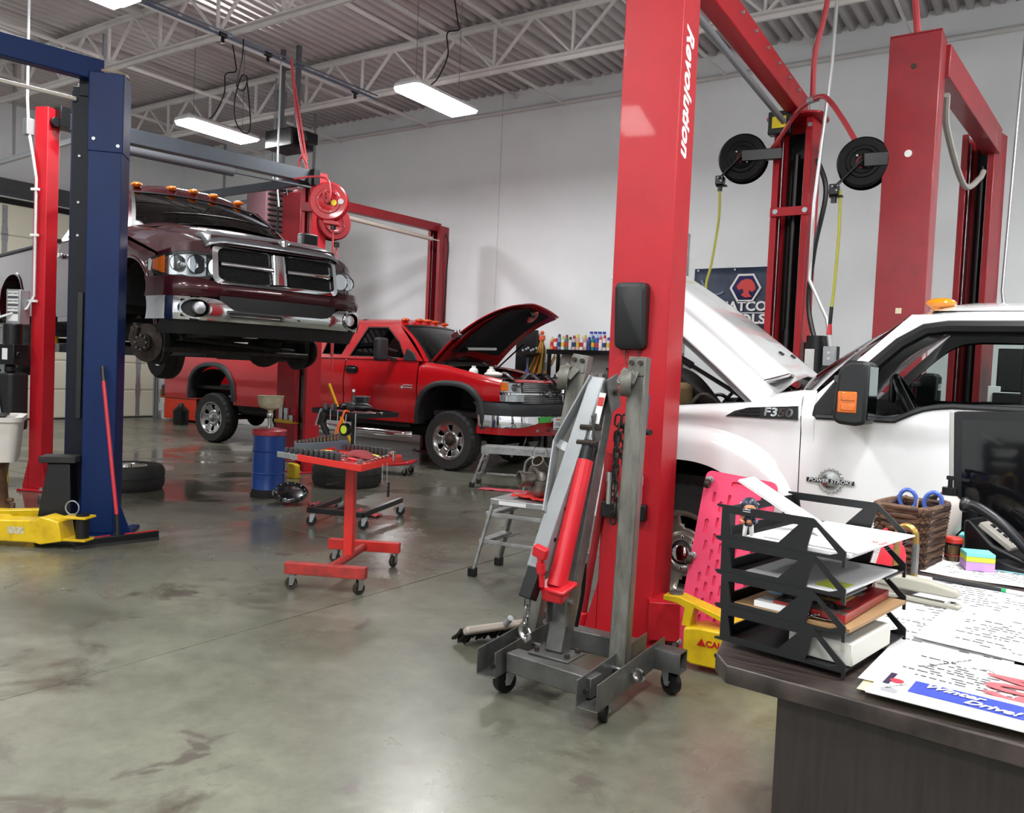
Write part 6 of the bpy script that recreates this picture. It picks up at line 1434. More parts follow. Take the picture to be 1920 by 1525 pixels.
M().grid([[(.3*u, .2*v, .12+.04*u*u+.015*v*v) for v in rng(-1, 1, 6)] for u in rng(-1, 1, 12)]).build('board', cinnabar, t, solid=.03, smooth=60)
for sx in (-.24, .24):
    for sy in (-.15, .15): caster(t, -7.35+sx*.9-sy*.42, 8.2+sx*.42+sy*.9, .115, .042, .03, 0, galv, sblack)
# yellow handle leaning at the mid post
t = thing('pole', 'yellow pole leaning by the red lift post before the red pickup', 'pole', (-7.5, 7.9, 0))
W(t).cyl((-7.5, 7.82, .02), (-7.95, 7.62, 1.15), .022, n=10).build('pole', pm('pole_yellow', '#e0a818', .4), t)
t = thing('yellow_block', 'small yellow steel block at the foot of the red lift post', 'block', (-7.75, 6.9, 0)); M().prism([(-.07, 0), (.07, 0), (.07, .16), (.02, .18), (-.07, .18)], -.04, .04, 'y').build('block', yellow, t, bevel=.008)
# -- aluminium work platforms
def platform(label, a, b, h, wd, foot, lname='work_platform', splay=.14):
    a = Vector(a); b = Vector(b); d = (b-a); L = d.length
    t = thing(lname, label, 'platform', (a.x, a.y, 0), math.atan2(d.y, d.x), 'aluminium work platforms')
    M().bb(0, L, -wd/2, wd/2, h-.012, h).build('deck', alu, t)
    for s in (-1, 1): M().bb(0, L, s*wd/2-.006, s*wd/2+.006, h-.085, h).build('side_rail', alu, t, bevel=.002)
    for k in range(4): M().bb(.01, L-.01, -wd/2+.03+k*(wd-.06)/3-.004, -wd/2+.03+k*(wd-.06)/3+.004, h, h+.004).build('deck_rib', alu, t)
    for x, sg in ((.05, -1), (L-.05, 1)):
        for s in (-1, 1):
            M().beam((x, s*(wd/2-.02), h-.03), (x+sg*splay, s*(wd/2+.02), .05), .05, .025).build('leg', alu, t, bevel=.003)
            M().box((x+sg*(splay+.005), s*(wd/2+.02), .03), (.06, .045, .06)).build('rubber_foot', sblack, t, bevel=.006)
            M().box((x-sg*.0, s*(wd/2-.005), h-.06), (.09, .008, .09)).build('hinge_bracket', alu, t, bevel=.003)
        for f in (.35, .7): M().beam((x+sg*splay*f, -wd/2+.0, lerp(h, 0, f)), (x+sg*splay*f, wd/2, lerp(h, 0, f)), .04, .02).build('rung', alu, t, bevel=.002)
    return t
p = platform('long aluminium work platform standing before the red pickup bumper', (-5.86, 8.22), (-4.4, 8.80), .5, .3, 0)
text('brand_oval', 'WERNER', .03, ink_b, p, frame((.72, -.158, .455), (1, 0, 0), (0, 0, 1)), ext=.0006)
M().lathe([(.09, 0), (.096, 0), (.096, .001), (.09, .001)], 28, (0, 0, 0), 'y', True).build('brand_oval_ring', ink_b, p).location = (.72, -.157, .455)
p.children[-1].scale = (1, 1, .3)
t = thing('step_stool', 'folding aluminium step stool left of the crane with a turbocharger on it', 'step stool', (-3.05, 4.78, 0), R(8), 'aluminium work platforms')
M().bb(-.17, .30, -.19, .19, .50, .545).build('top_step', alu, t, bevel=.006)
M().bb(-.10, .1, -.195, -.19, .51, .535).build('step_label', white_p, t)
for sy in (-1, 1):
    M().beam((-.16, sy*.17, .5), (-.27, sy*.2, .04), .045, .02).build('leg', alu, t, bevel=.003); M().beam((.26, sy*.17, .5), (.38, sy*.2, .04), .045, .02).build('leg', alu, t, bevel=.003)
    for x in (-.275, .385): M().box((x, sy*.2, .03), (.055, .05, .06)).build('rubber_foot', sblack, t, bevel=.006)
    M().beam((-.23, sy*.19, .2), (-.1, sy*.16, .26), .012, .008).build('spreader', alu, t)
for x0, z in ((-.18, .44), (-.22, .25)): M().bb(x0-.02, x0+.05, -.18, .18, z-.012, z+.012).build('rung', alu, t, bevel=.003)
M().bb(-.2, .32, -.185, -.165, .42, .45).bb(-.24, .36, -.195, -.175, .235, .26).build('side_bar', alu, t, bevel=.003)
t = thing('shop_rag', 'bright red rag under the turbocharger on the step stool', 'rag', (-2.95, 4.78, .545), group='red rags'); r8 = random.Random(8)
M().grid([[(.15*u, .1*v, .006+abs(r8.gauss(0, .012))) for v in rng(-1, 1, 8)] for u in rng(-1, 1, 10)]).build('cloth', pm('rag_bright', '#d8322c', .85, var=.15, scale=30), t, smooth=80, solid=.003)
t = thing('turbocharger', 'greasy turbocharger with open round mouths on the step stool', 'turbocharger', (-2.95, 4.78, .57), R(-35))
tm = pm('turbo_metal', '#8a857c', .4, metal=.75, col2='#544f47', scale=18, wear=.42)
sn = M(); rows = []
for k in range(41):
    a = 2*PI*k/40*1.0; rr = .045+.02*k/40; R0 = .075+.01*k/40
    rows.append([((R0+rr*.8*math.cos(q))*math.cos(a), rr*.8*math.sin(q), .115+(R0+rr*.8*math.cos(q))*math.sin(a)) for q in rng(0, 2*PI, 12)])
sn.grid(rows).build('compressor_housing', tm, t, smooth=60)
M().lathe([(.048, -.03), (.048, -.11), (.056, -.115), (.056, -.14), (.046, -.14), (.04, -.06), (.0, -.05)], 26, (0, 0, .115), 'y').build('inlet_mouth', tm, t, smooth=40)
M().lathe([(0, -.075), (.012, -.085), (.02, -.07)], 14, (0, 0, .115), 'y').build('impeller_nut', steel, t)
for k in range(9):
    a = 2*PI*k/9; M().beam((.01*math.cos(a), -.068, .115+.01*math.sin(a)), (.038*math.cos(a+.5), -.058, .115+.038*math.sin(a+.5)), .004, .02, (0, 1, 0)).build('impeller_blade', steel, t)
om = M(Matrix.Translation((.07, -.0, .2)) @ Matrix.Rotation(R(35), 4, 'Y') @ Matrix.Rotation(R(40), 4, 'X')); om.lathe([(.036, -.03), (.036, .06), (.044, .065), (.044, .085), (.035, .085), (.03, .0), (0, -.01)], 24).build('outlet_mouth', tm, t, smooth=40)
M().cyl((0, .02, .115), (0, .1, .115), .05, n=18).lathe([(.05, .1), (.09, .11), (.1, .15), (.08, .2), (.04, .21)], 22, (0, 0, .115), 'y').build('centre_housing', rust, t)
M().tube(catm([(.1, .14, .12), (.15, .12, .18), (.16, .1, .25), (.12, .1, .28)]), .04, 12).build('exhaust_elbow', rust, t)
M().tube(catm([(-.02, .05, .2), (-.08, .0, .25), (-.16, -.02, .22), (-.2, -.02, .16), (-.2, -.02, .05), (-.19, -.02, .0)]), .008, 8).build('oil_line', galv, t)
# -- squeegee against the blue post
t = thing('floor_squeegee', 'floor squeegee with red handle leaning on the blue lift post', 'squeegee', (-5.8, 3.45, 0))
W(t).beam((-5.82, 3.17, .045), (-5.72, 3.77, .045), .03, .05).build('head', sblack, t, bevel=.006)
W(t).beam((-5.81, 3.17, .012), (-5.71, 3.77, .012), .01, .024).build('blade', rubber, t)
W(t).beam((-5.8, 3.18, .073), (-5.785, 3.42, .073), .012, .006).beam((-5.76, 3.52, .073), (-5.73, 3.76, .073), .012, .006).build('red_insert', cinnabar, t)
W(t).cyl((-5.77, 3.47, .05), (-5.8, 3.48, .22), .018, n=12).build('socket', sblack, t)
W(t).cyl((-5.8, 3.48, .2), (-6.055, 3.50, 1.2), .014, n=12).build('handle', pm('handle_red', '#b3202e', .35), t)
W(t).cyl((-6.055, 3.50, 1.2), (-6.085, 3.505, 1.31), .015, n=12).build('grip', sblack, t)
# -- left edge: utility sink on a rusty stand, rotor, black bag
t = thing('utility_sink', 'white plastic utility sink on a rusty brown stand at the left edge', 'sink', (-7.68, 3.36, 0), R(60))
sk = M(); o_, i_ = rpoly(.62, .6, .07, 4), rpoly(.54, .52, .06, 4); n = len(o_); b_ = rpoly(.5, .46, .06, 4)
sk.ring([(x, y, .80) for x, y in rpoly(.66, .64, .08, 4)], [(x, y, .84) for x, y in rpoly(.66, .64, .08, 4)]).ring([(x, y, .84) for x, y in rpoly(.66, .64, .08, 4)], [(x, y, .835) for x, y in i_]).ring([(x, y, .835) for x, y in i_], [(x, y, .52) for x, y in b_]).add([(x, y, .52) for x, y in b_], [tuple(range(n))])
sk.ring([(x, y, .80) for x, y in rpoly(.66, .64, .08, 4)], [(x, y, .80) for x, y in o_]).ring([(x, y, .80) for x, y in o_], [(x, y, .46) for x, y in rpoly(.56, .54, .06, 4)]).add([(x, y, .46) for x, y in rpoly(.56, .54, .06, 4)], [tuple(range(n))])
sk.build('basin', pm('sink_white', '#d6d2cd', .45, var=.15, scale=5), t, smooth=40)
M().lathe([(.24, .02), (.22, .1), (.2, .3), (.22, .44), (.26, .46)], 28).build('stand', pm('stand_rust', '#8c6a48', .6, col2='#4e3524', scale=7, wear=.5), t)
M().box((0, 0, .02), (.5, .5, .04)).cyl((.22, -.1, .12), (.26, -.12, .12), .02, n=10).build('stand_foot', pm('stand_rust', '#8c6a48'), t, bevel=.006)
M().bb(-.2, .2, -.2, .2, .83, .85).build('basin_mat', sblack, t, bevel=.004)
t = thing('brake_rotor', 'grey toothed brake rotor lying by the left red lift post', 'brake rotor', (-7.72, 4.06, 0))
m = M(); n = 48; q0 = [(.06, .0), (.17, 0), (.175, .03), (.175, .06), (.17, .075), (.1, .075), (.09, .1), (.06, .1)]
m.grid([[((r_-(.012 if 1 <= j <= 4 and (i//3) % 2 else 0))*math.cos(2*PI*i/n), (r_-(.012 if 1 <= j <= 4 and (i//3) % 2 else 0))*math.sin(2*PI*i/n), z) for j, (r_, z) in enumerate(q0+q0[:1])] for i in range(n+1)]).build('rotor', pm('cast_grey', '#6b6b69', .55, metal=.5, var=.25, scale=20), t)
t = thing('yellow_case', 'yellow upright case between the sink and the power unit', 'case', (-9.3, 4.2, 0)); M().bb(-.12, .12, -.1, .1, 0, .95).build('case_body', pm('case_yellow', '#d8c02a', .45, var=.15), t, bevel=.01); M().bb(-.11, .11, -.104, -.1, .5, .9).build('case_label', white_p, t)
# -- by the garage door: bucket, red cabinet, box
t = thing('white_bucket', 'white plastic bucket with label by the garage door jamb', 'bucket', (-17.1, 11.5, 0))
M().lathe([(.0, 0), (.2, 0), (.235, .45), (.245, .45), (.245, .48), (.225, .48), (.19, .02), (0, .02)], 28).build('bucket_body', white_p, t); M().prism([(-.1, .18), (.1, .18), (.1, .36), (-.1, .36)], -.24, -.228, 'y').build('bucket_label', paper_g, t)
t = thing('cardboard_box', 'brown box with black bottles stacked on the white bucket', 'box', (-17.1, 11.5, .48)); M().bb(-.2, .2, -.15, .15, 0, .18).build('carton', pm('carton', '#a8692e', .8, var=.15), t); M().cyl((-.1, 0, .18), (-.1, 0, .5), .09, n=16).cyl((.1, 0, .18), (.1, 0, .42), .08, n=16).build('black_jug', sblack, t)
t = thing('red_cabinet', 'orange-red steel cabinet partly hidden behind the red pickup tail', 'cabinet', (-16.2, 11.4, 0)); M().bb(-.55, .75, -.3, .3, .05, 1.0).build('cabinet_body', pm('cabinet_red', '#d4361c', .4), t, bevel=.012); M().bb(-.5, .7, -.305, -.3, .5, .52).build('drawer_gap', sblack, t)
for x in (-.1, .3): M().box((x, -.31, .7), (.2, .02, .025)).build('drawer_handle', sblack, t)
t = thing('black_jug', 'black jug standing on the floor by the red pickup rear bumper', 'jug', (-15.4, 10.6, 0)); M().lathe([(0, 0), (.15, 0), (.16, .3), (.06, .4), (.05, .45), (0, .45)], 20).build('jug_body', sblack, t)
# -- back wall: shelf, spray cans, cable bundle, stand, banner
SH = thing('wall_shelf', 'black steel shelf unit along the back wall, loaded with spray cans', 'shelf', (-6.0, 11.62, 0))
for z, d in ((1.80, .32), (1.24, .40), (.5, .4)): M().bb(-1.02, 1.2, -d/2, d/2, z-.03, z).build('shelf_board', sblack, SH, bevel=.004); M().bb(-1.02, 1.2, -d/2-.005, -d/2, z-.075, z).build('shelf_lip', sblack, SH)
for x in (-.98, .2, 1.16):
    for y in (-.13, .15): M().bb(x-.025, x+.025, y-.02, y+.02, 0, 1.78).build('upright', sblack, SH)
M().bb(-.92, 1.15, .16, .17, 1.25, 1.75).build('back_panel', pm('shelf_back', '#b9b6b2', .6), SH)
cols = [('#d8862a', '#d9c9b0'), ('#c8202c', '#f0f0f0'), ('#7a86b0', '#2c3860'), ('#dfe2e2', '#c0d25a'), ('#4a6a4a', '#7a3a2a'), ('#d4d8dc', '#3a3c3a'), ('#c7b9b0', '#a03028'), ('#d9a8a0', '#e0cf3a'), ('#e4e4e2', '#e4e4e2'), ('#c89a8c', '#d9c430'), ('#23409c', '#23409c'), ('#1f7a6a', '#2846a0'), ('#2a48a8', '#b8c8e0'), ('#dcd2d4', '#c84a58'), ('#e2c8c4', '#c23a40'), ('#cfd3dc', '#3a58b0'), ('#d8dadf', '#30509a')]
adj = ['short orange-based can at the left end of the shelf', 'white can with red base, second from the left end', 'slate blue can with dark cap', 'white can with lime cap', 'green and brown can', 'plain silver can with dark cap', 'grey can with dark red cap', 'pinkish can with yellow cap', 'plain white can', 'tan can with yellow cap, wider than the others', 'deep blue can, first of the blue ones', 'teal can with blue cap', 'blue can with pale cap', 'white can with red cap next to the blue ones', 'pink-white can beside the big red post', 'pale can with blue cap behind the post edge', 'pale blue can last on the shelf']
for k in range(17):
    x = -6.96+.068*k; h = .17+.05*((k*7) % 5)/5
    t = thing('spray_can', adj[k]+' of spray cans', 'spray can', (x, 11.52, 1.80), 0, 'spray cans on the top shelf')
    a, b = cols[k]; r_ = .0315
    M().lathe([(0, 0), (r_, 0), (r_, h-.03), (r_*.7, h-.01), (r_*.6, h), (0, h)], 16).build('can', pm('can_'+str(k), a, .35, coat=.3), t)
    M().lathe([(0, h-.012), (r_*.72, h-.012), (r_*.66, h+.03), (r_*.3, h+.04), (0, h+.04)], 14).build('cap', pm('cap_'+str(k), b, .4), t)
    M().lathe([(r_+.0006, .05), (r_+.0008, .06), (r_+.0008, .11), (r_+.0006, .12)], 16).build('can_band', pm('band_'+str(k % 4), ('#c8323a', '#e8e8e8', '#2a3c7a', '#d8c040')[k % 4], .4), t)
for k in range(4):   # boxed back row with blue caps
    t = thing('spray_can', ('blue capped pale can in the back row, leftmost', 'blue capped pale can in the back row, second', 'blue capped pale can in the back row, third', 'blue capped pale can in the back row, last')[k], 'spray can', (-6.3+.075*k, 11.62, 1.80), 0, 'spray cans in the back row')
    M().lathe([(0, 0), (.028, 0), (.028, .25), (.02, .27), (0, .27)], 14).build('can', pm('can_pale', '#b8cadc', .35), t); M().cyl((0, 0, .265), (0, 0, .3), .028, n=14).build('cap', pm('cap_blue', '#2a3fa8', .4), t)
def bottle(label, x, y, z, r_, h, col, cap, cat='bottle', hd=True):
    t = thing('jug', label, cat, (x, y, z), 0, 'bottles on the lower shelf')
    M().prism(rpoly(2*r_, 1.3*r_, r_*.4, 3), 0, h*.7).build('jug_body', pm('jug_'+col, col, .4), t, bevel=.012)
    M().lathe([(r_*.62, h*.7), (r_*.3, h*.88), (r_*.26, h), (0, h)], 14).build('jug_neck', pm('jug_'+col, col), t); M().cyl((0, 0, h*.93), (0, 0, h*1.06), r_*.32, n=12).build('cap', pm('jugcap_'+cap, cap, .4), t)
    if hd: M().tube(catm([(r_*.5, 0, h*.9), (r_*1.0, 0, h*.85), (r_*.95, 0, h*.55), (r_*.7, 0, h*.45)]), r_*.14, 7).build('jug_handle', pm('jug_'+col, col), t)
bottle('deep blue oil jug on the lower shelf', -6.78, 11.55, 1.24, .085, .24, '#26389a', '#b04030'); bottle('pale grey jug with red label behind the blue jug', -6.72, 11.68, 1.24, .08, .33, '#b9c0c8', '#d8d8d8')
bottle('white jug with handle on the lower shelf', -6.52, 11.54, 1.24, .09, .30, '#e6e6e2', '#e6e6e2'); bottle('dark purple jug left on the lower shelf', -6.86, 11.5, 1.24, .07, .15, '#2a2440', '#2a2440', hd=False)
bottle('small cream bottle right of the white jug', -6.36, 11.54, 1.24, .05, .2, '#d8cfc0', '#8a6a50', hd=False); bottle('dark bottle with dark cap near the right of the lower shelf', -5.95, 11.54, 1.24, .07, .28, '#56524c', '#222222', hd=False)
bottle('orange-red jug at the right of the lower shelf', -5.72, 11.52, 1.24, .09, .24, '#d4492c', '#e0842c')
CB = thing('cable_bundle', 'bundle of yellow and orange cables hanging beside the wall shelf', 'cable', (-7.24, 11.6, 1.2))
r8 = random.Random(11)
for k in range(12):
    a = r8.uniform(-.06, .06); b = -.2+.32*k/11; c = ('#b98a2e', '#8f7a2c', '#c4702c', '#6a5a2a')[k % 4]
    W(CB).tube(catm([(-7.2+a*.3, 11.6+a*.4, 1.98), (-7.2+b*.35+a*.2, 11.58+.03*(k % 3), 1.75), (-7.28+b*.8+a, 11.57+.03*(k % 3), 1.35), (-7.3+b*.8, 11.58, 1.16+.03*(k % 4))]), .016, 6).build('cable', pm('cable_'+c, c, .5), CB)
W(CB).tube(catm([(-7.1, 11.62, 1.45), (-6.98, 11.6, 1.65), (-6.9, 11.58, 1.78)]), .012, 6).tube(catm([(-7.15, 11.62, 1.4), (-7.0, 11.6, 1.55), (-6.92, 11.58, 1.68)]), .012, 6).build('loose_cable', pm('cable_#b98a2e', '#b98a2e'), CB)
W(CB).box((-7.2, 11.6, 1.99), (.09, .06, .08)).sphere((-7.19, 11.58, 2.07), .035, 10, 6).build('plug', pm('plug_orange', '#e0603a', .5), CB, bevel=.008)
W(CB).bb(-7.3, -7.25, 11.62, 11.68, .0, 2.02).build('cable_post', sblack, CB)
t = thing('oil_stand', 'tray on a slim pole with blue clamp standing behind the red pickup hood', 'stand', (-7.4, 11.5, 0))
M().cyl((0, 0, .0), (0, 0, 1.68), .022, n=10).build('pole', pm('air_pipe', '#3d4656'), t); M().cyl((0, 0, 1.34), (0, 0, 1.46), .035, n=12).build('clamp', pm('clamp_blue', '#3a5a9a', .4), t)
M().lathe([(.06, 1.66), (.2, 1.71), (.21, 1.74), (.19, 1.74), (.05, 1.69)], 20, close=True).build('tray', rust, t); M().box((0, 0, .02), (.4, .4, .04)).build('stand_foot', sblack, t)
for k in range(6): M().sphere((-.1+.05*k, .02*(k % 2), 1.77+.02*(k % 3)), .025, 8, 6).build('fitting', galv, t)
t = thing('wall_board', 'black board leaning on the back wall behind the red pickup hood', 'board', (-7.62, 11.8, 0)); M().box((0, 0, 1.75), (.42, .04, .75)).build('board', sblack, t, bevel=.005); M().box((0, -.03, .7), (.05, .03, 1.4)).build('board_leg', sblack, t)
BN = thing('banner', 'dark blue tool brand banner with hexagon emblem hung on the back wall', 'banner', (-4.12, 11.885, 2.6))
bc = pm('banner_navy', '#2a3348', .55, col2='#4a566c', scale=2.2, wear=.42)
M().grid([[(x, .008*math.sin(x*9), z) for z in rng(-.47, .47, 6)] for x in rng(-.62, .62, 16)]).build('cloth', bc, BN, solid=.003, smooth=60)
def hexa(r_): return [(r_*math.cos(R(60*k)), r_*math.sin(R(60*k))) for k in range(6)]
HX, HZ = .17, .17
M().ring([(HX+x, -.018, HZ+z) for x, z in hexa(.235)], [(HX+x, -.018, HZ+z) for x, z in hexa(.2)]).build('emblem_frame', pm('letter_white', '#f4f4f4'), BN, solid=.004)
M().add([(HX+x, -.014, HZ+z) for x, z in hexa(.2)], [tuple(range(6))]).build('emblem_field', pm('emblem_violet', '#3a3768', .5), BN, solid=.003)
M().prism([(HX+x, HZ+z) for x, z in ((-.13, .02), (-.07, .1), (.0, .13), (.08, .12), (.13, .06), (.15, -.02), (.1, -.06), (.06, -.03), (.05, -.08), (.1, -.13), (.0, -.14), (-.06, -.1), (-.02, -.06), (-.04, -.01), (-.1, -.03))], -.022, -.016, 'y').build('emblem_figure', pm('emblem_red', '#d8403c', .5), BN)
wl_ = pm('letter_white', '#f4f4f4')
text('banner_text', 'MATCO', .19, wl_, BN, frame((.135, -.018, -.10), (1, 0, 0), (0, 0, 1)), ext=.002, wx=1.06, fat=.006)
text('banner_text', 'TOOLS', .19, wl_, BN, frame((.135, -.018, -.285), (1, 0, 0), (0, 0, 1)), ext=.002, wx=1.16, fat=.006)
M().bb(-.22, .49, -.02, -.016, -.198, -.186).build('banner_rule', wl_, BN)
for k in range(2): M().tube(catm([(-.5+.1*k, -.015, .3-.15*k), (-.4+.1*k, -.017, .1-.1*k), (-.25+.08*k, -.017, .08-.14*k), (-.15+.05*k, -.015, .12-.14*k)]), .02-.006*k, 6).build('banner_swirl', pm('swirl', '#7d8ba0', .5), BN)
for x in (-.56, 0, .56): M().cyl((x, -.012, .44), (x, -.02, .44), .014, n=10).build('grommet', galv, BN)
# wall conduits
for x0, z0, z1, nm in ((-5.05, 5.8, 1.1, 'thin grey conduit running down the wall left of the banner'), (-4.87, 3.6, 1.0, 'short conduit beside the banner edge')):
    t = thing('wall_conduit', nm, 'conduit', (x0, 11.88, z1)); M().tube([(0, 0, z0-z1), (0, 0, 0)], .016, 8).build('conduit', galv, t); M().box((0, 0, 0), (.1, .06, .16)).build('outlet_box', galv, t, bevel=.005)
# -- ceiling hung equipment
t = thing('unit_heater', 'maroon-grey unit heater with louvres hanging behind the maroon pickup', 'heater', (-11.4, 9.6, 3.5), R(-20))
M().bb(-.55, .42, -.35, .35, 0, .85).build('heater_case', pm('heater_maroon', '#6b4a50', .5), t, bevel=.01)
for k in range(9): M().bb(.42, .50, -.32, .32, .06+k*.085, .085+k*.085).build('louvre', dark, t)
M().cyl((-.3, .1, .85), (-.3, .1, 2.6), .11, n=18).build('flue_pipe', galv, t); M().cyl((.3, -.2, .85), (.3, -.2, 2.6), .015, n=8).cyl((.3, .25, .85), (.3, .25, 2.6), .015, n=8).build('hanger_rod', galv, t)
t = thing('door_opener', 'black door opener motor hanging right of the left bright lamp', 'motor', (-10.05, 8.65, 4.72))
M().bb(-.3, .3, -.22, .22, -.1, .18).bb(.3, .5, -.12, .12, -.05, .12).build('motor_case', sblack, t, bevel=.02)
for x in (-.2, .15): M().bb(x-.03, x+.03, -.03, .03, .18, 1.45).build('hanger_strap', pm('strap_grey', '#6f7276', .5, metal=.4), t)
# -- hose reels
def reel(name, label, c, yaw_, r_, mat, grp, arm=1, disc='red'):
    t = thing(name, label, 'hose reel', c, yaw_, grp)
    for s in (-1, 1):
        M().lathe([(.05, s*.075), (r_*.45, s*.078), (r_*.5, s*.085), (r_*.62, s*.085), (r_*.66, s*.075), (r_*.93, s*.075), (r_, s*.062), (r_, s*.055), (r_*.9, s*.066), (.05, s*.066)], 40, axis='y', close=True).build('reel_flange', mat, t, smooth=30)
    M().lathe([(r_*.5, -.066), (r_*.86, -.06), (r_*.86, .06), (r_*.5, .066)], 32, axis='y').build('wound_hose', pm('hose_wound', '#6e1a20' if disc == 'red' else '#8a8430', .6), t)
    M().cyl((0, -.095, 0), (0, .095, 0), .03, n=14).build('reel_axle', mat, t)
    for k in range(6 if disc == 'red' else 4): 
        a = PI/4+2*PI*k/(6 if disc == 'red' else 4); q = r_*.55 if disc == 'red' else r_*.32
        M().cyl((q*math.cos(a), -.086, q*math.sin(a)), (q*math.cos(a), -.094, q*math.sin(a)), .008, n=6).build('reel_bolt', galv, t)
    return t
rdr = reel('hose_reel', 'red hose reel facing the camera on the red lift post', (-7.70, 7.28, 3.40), R(38), .235, cinnabar, 'red hose reels')
M().cyl((.06, -.096, -.02), (.06, -.099, -.02), .038, n=16).build('reel_sticker', pm('sticker_yellow', '#f2dc1e'), rdr) if False else None
st = M().lathe([(0, -.092), (.036, -.092), (.036, -.088), (0, -.088)], 18, (.07, 0, -.02), 'y').build('yellow_sticker', pm('sticker_yellow', '#f2dc1e'), rdr)
M().lathe([(0, -.092), (.034, -.092), (.034, -.088), (0, -.088)], 18, (.155, 0, -.0), 'y').build('white_sticker', white_p, rdr)
M().tube(catm([(-.45, .1, .28), (-.2, -.0, .3), (-.02, -.1, .26), (.03, -.13, .12), (.02, -.13, .0), (-.01, -.1, -.02), (-.05, -.12, .05), (-.03, -.12, .1), (.0, -.11, .06), (-.01, -.1, -.03)]), .014, 8).build('feed_hose', pm('hose_red', '#c0474c', .45), rdr)
M().box((-.2, .14, -.05), (.3, .06, .12)).build('reel_bracket', dred, rdr, bevel=.01)
M().prism([(-.05, -.2), (.12, -.24), (.14, -.29), (-.06, -.27)], -.06, .06, 'y').build('hose_guide', cinnabar, rdr, bevel=.008)
M().cyl((.06, 0, -.28), (.06, 0, -.33), .035, n=12).build('hose_stop', sblack, rdr)
M().tube([(.06, 0, -.3), (.07, 0, -.9), (.09, 0, -1.9)], .012, 8).build('drop_hose', pm('hose_red', '#c0474c'), rdr)
rd2 = reel('hose_reel', 'red hose reel edge-on behind the other red one', (-7.98, 7.62, 3.22), R(70), .225, dred, 'red hose reels')
M().cyl((.06, 0, -.24), (.06, 0, -.30), .04, n=12).build('hose_stop', sblack, rd2); M().tube([(.06, 0, -.28), (.07, 0, -.8), (.06, 0, -1.9)], .012, 8).build('drop_hose', pm('hose_red', '#c0474c'), rd2); M().box((-.1, .12, 0), (.2, .08, .12)).build('reel_bracket', dred, rd2)
t = thing('supply_hose', 'red hose dropping from the dark air pipe to the red reel', 'hose', (-8.5, 7.4, 5.3)); W(t).tube(catm([(-8.5, 7.3, 5.28), (-8.46, 7.3, 5.1), (-8.4, 7.33, 4.6), (-8.3, 7.36, 4.1), (-8.18, 7.33, 3.9), (-8.1, 7.3, 3.8)]), .016, 8).tube(catm([(-8.14, 7.3, 3.92), (-8.17, 7.25, 4.0), (-8.22, 7.25, 3.95), (-8.22, 7.25, 3.8)]), .016, 8).build('hose', pm('hose_red', '#c0474c'), t); W(t).tube([(-8.44, 7.31, 5.0), (-8.26, 7.4, 4.0)], .012, 6).build('second_hose', pm('hose_red', '#c0474c'), t)
def breel(label, c, yaw_, r_, L=.34):
    t = reel('hose_reel', label, c, yaw_, r_, pm('reel_black', '#060708', .5, spec=.2), 'black hose reels', disc='black')
    M().beam((0, -.1, 0), (-.19, -.1, -.19), .012, .06, (0, 1, 0)).build('guide_arm', sblack, t, bevel=.004)
    M().beam((0, -.1, 0), (L, -.02, .02), .05, .1, (0, 0, 1)).build('mount_arm', sblack, t, bevel=.006)
    M().box((-.19, -.05, -.2), (.07, .12, .08)).box((-.175, -.05, -.245), (.1, .06, .012)).build('roller_guide', sblack, t, bevel=.006)
    for x, z in ((-.2, -.18), (-.17, -.21), (-.165, -.175)): M().cyl((x, -.112, z), (x, -.118, z), .007, n=6).build('guide_bolt', galv, t)
    M().cyl((-.19, -.05, -.24), (-.19, -.05, -.29), .022, n=10).build('hose_collar', sblack, t)
    return t
hy = pm('hose_yellow', '#a9a63c', .5)
b1 = breel('black hose reel with yellow hose on the far post of the near red lift', (-2.58, 7.5, 3.44), R(8), .215); M().tube(catm([(-.19, -.05, -.27), (-.185, -.05, -.55), (-.23, -.05, -.95), (-.27, -.05, -1.15), (-.255, -.05, -1.4)]), .012, 8).build('drop_hose', hy, b1)
b2 = breel('black hose reel with yellow hose and red tip beside the right red post', (-1.36, 6.62, 3.07), R(8), .185, .26); M().tube(catm([(-.15, -.05, -.2), (-.14, -.05, -.5), (-.15, -.05, -.9), (-.16, -.05, -1.08)]), .011, 8).build('drop_hose', hy, b2); M().cyl((-.16, -.05, -1.07), (-.165, -.05, -1.2), .014, n=10).build('hose_coupler', sblack, b2); M().cyl((-.165, -.05, -1.2), (-.167, -.05, -1.28), .014, .022, n=10).build('red_tip', cinnabar, b2)
t = thing('air_hose', 'red air hose coming from above and forking to both black reels', 'hose', (-1.85, 7.0, 4.5)); hr = pm('hose_dark_red', '#b03a40', .45)
W(t).tube(catm([(-1.70, 7.0, 6.0), (-1.78, 7.0, 4.6), (-1.86, 7.0, 4.1), (-1.86, 7.0, 3.73)]), .022, 8).build('hose', hr, t); W(t).tube(catm([(-1.86, 7.0, 3.73), (-2.05, 7.25, 3.72), (-2.3, 7.52, 3.55), (-2.45, 7.6, 3.42)]), .02, 8).build('hose_branch', hr, t); W(t).tube(catm([(-1.86, 7.0, 3.73), (-1.72, 6.85, 3.68), (-1.55, 6.7, 3.45), (-1.4, 6.6, 3.2)]), .02, 8).build('hose_branch', hr, t)
W(t).cyl((-1.9, 7.0, 3.72), (-1.8, 6.98, 3.73), .028, n=10).build('tee_fitting', galv, t)
t = thing('air_hose', 'red hose entering the top of the right red lift post', 'hose', (-1.05, 6.75, 3.95)); W(t).tube([(-1.28, 6.75, 5.9), (-1.06, 6.75, 3.95)], .024, 8).build('hose', hr, t)
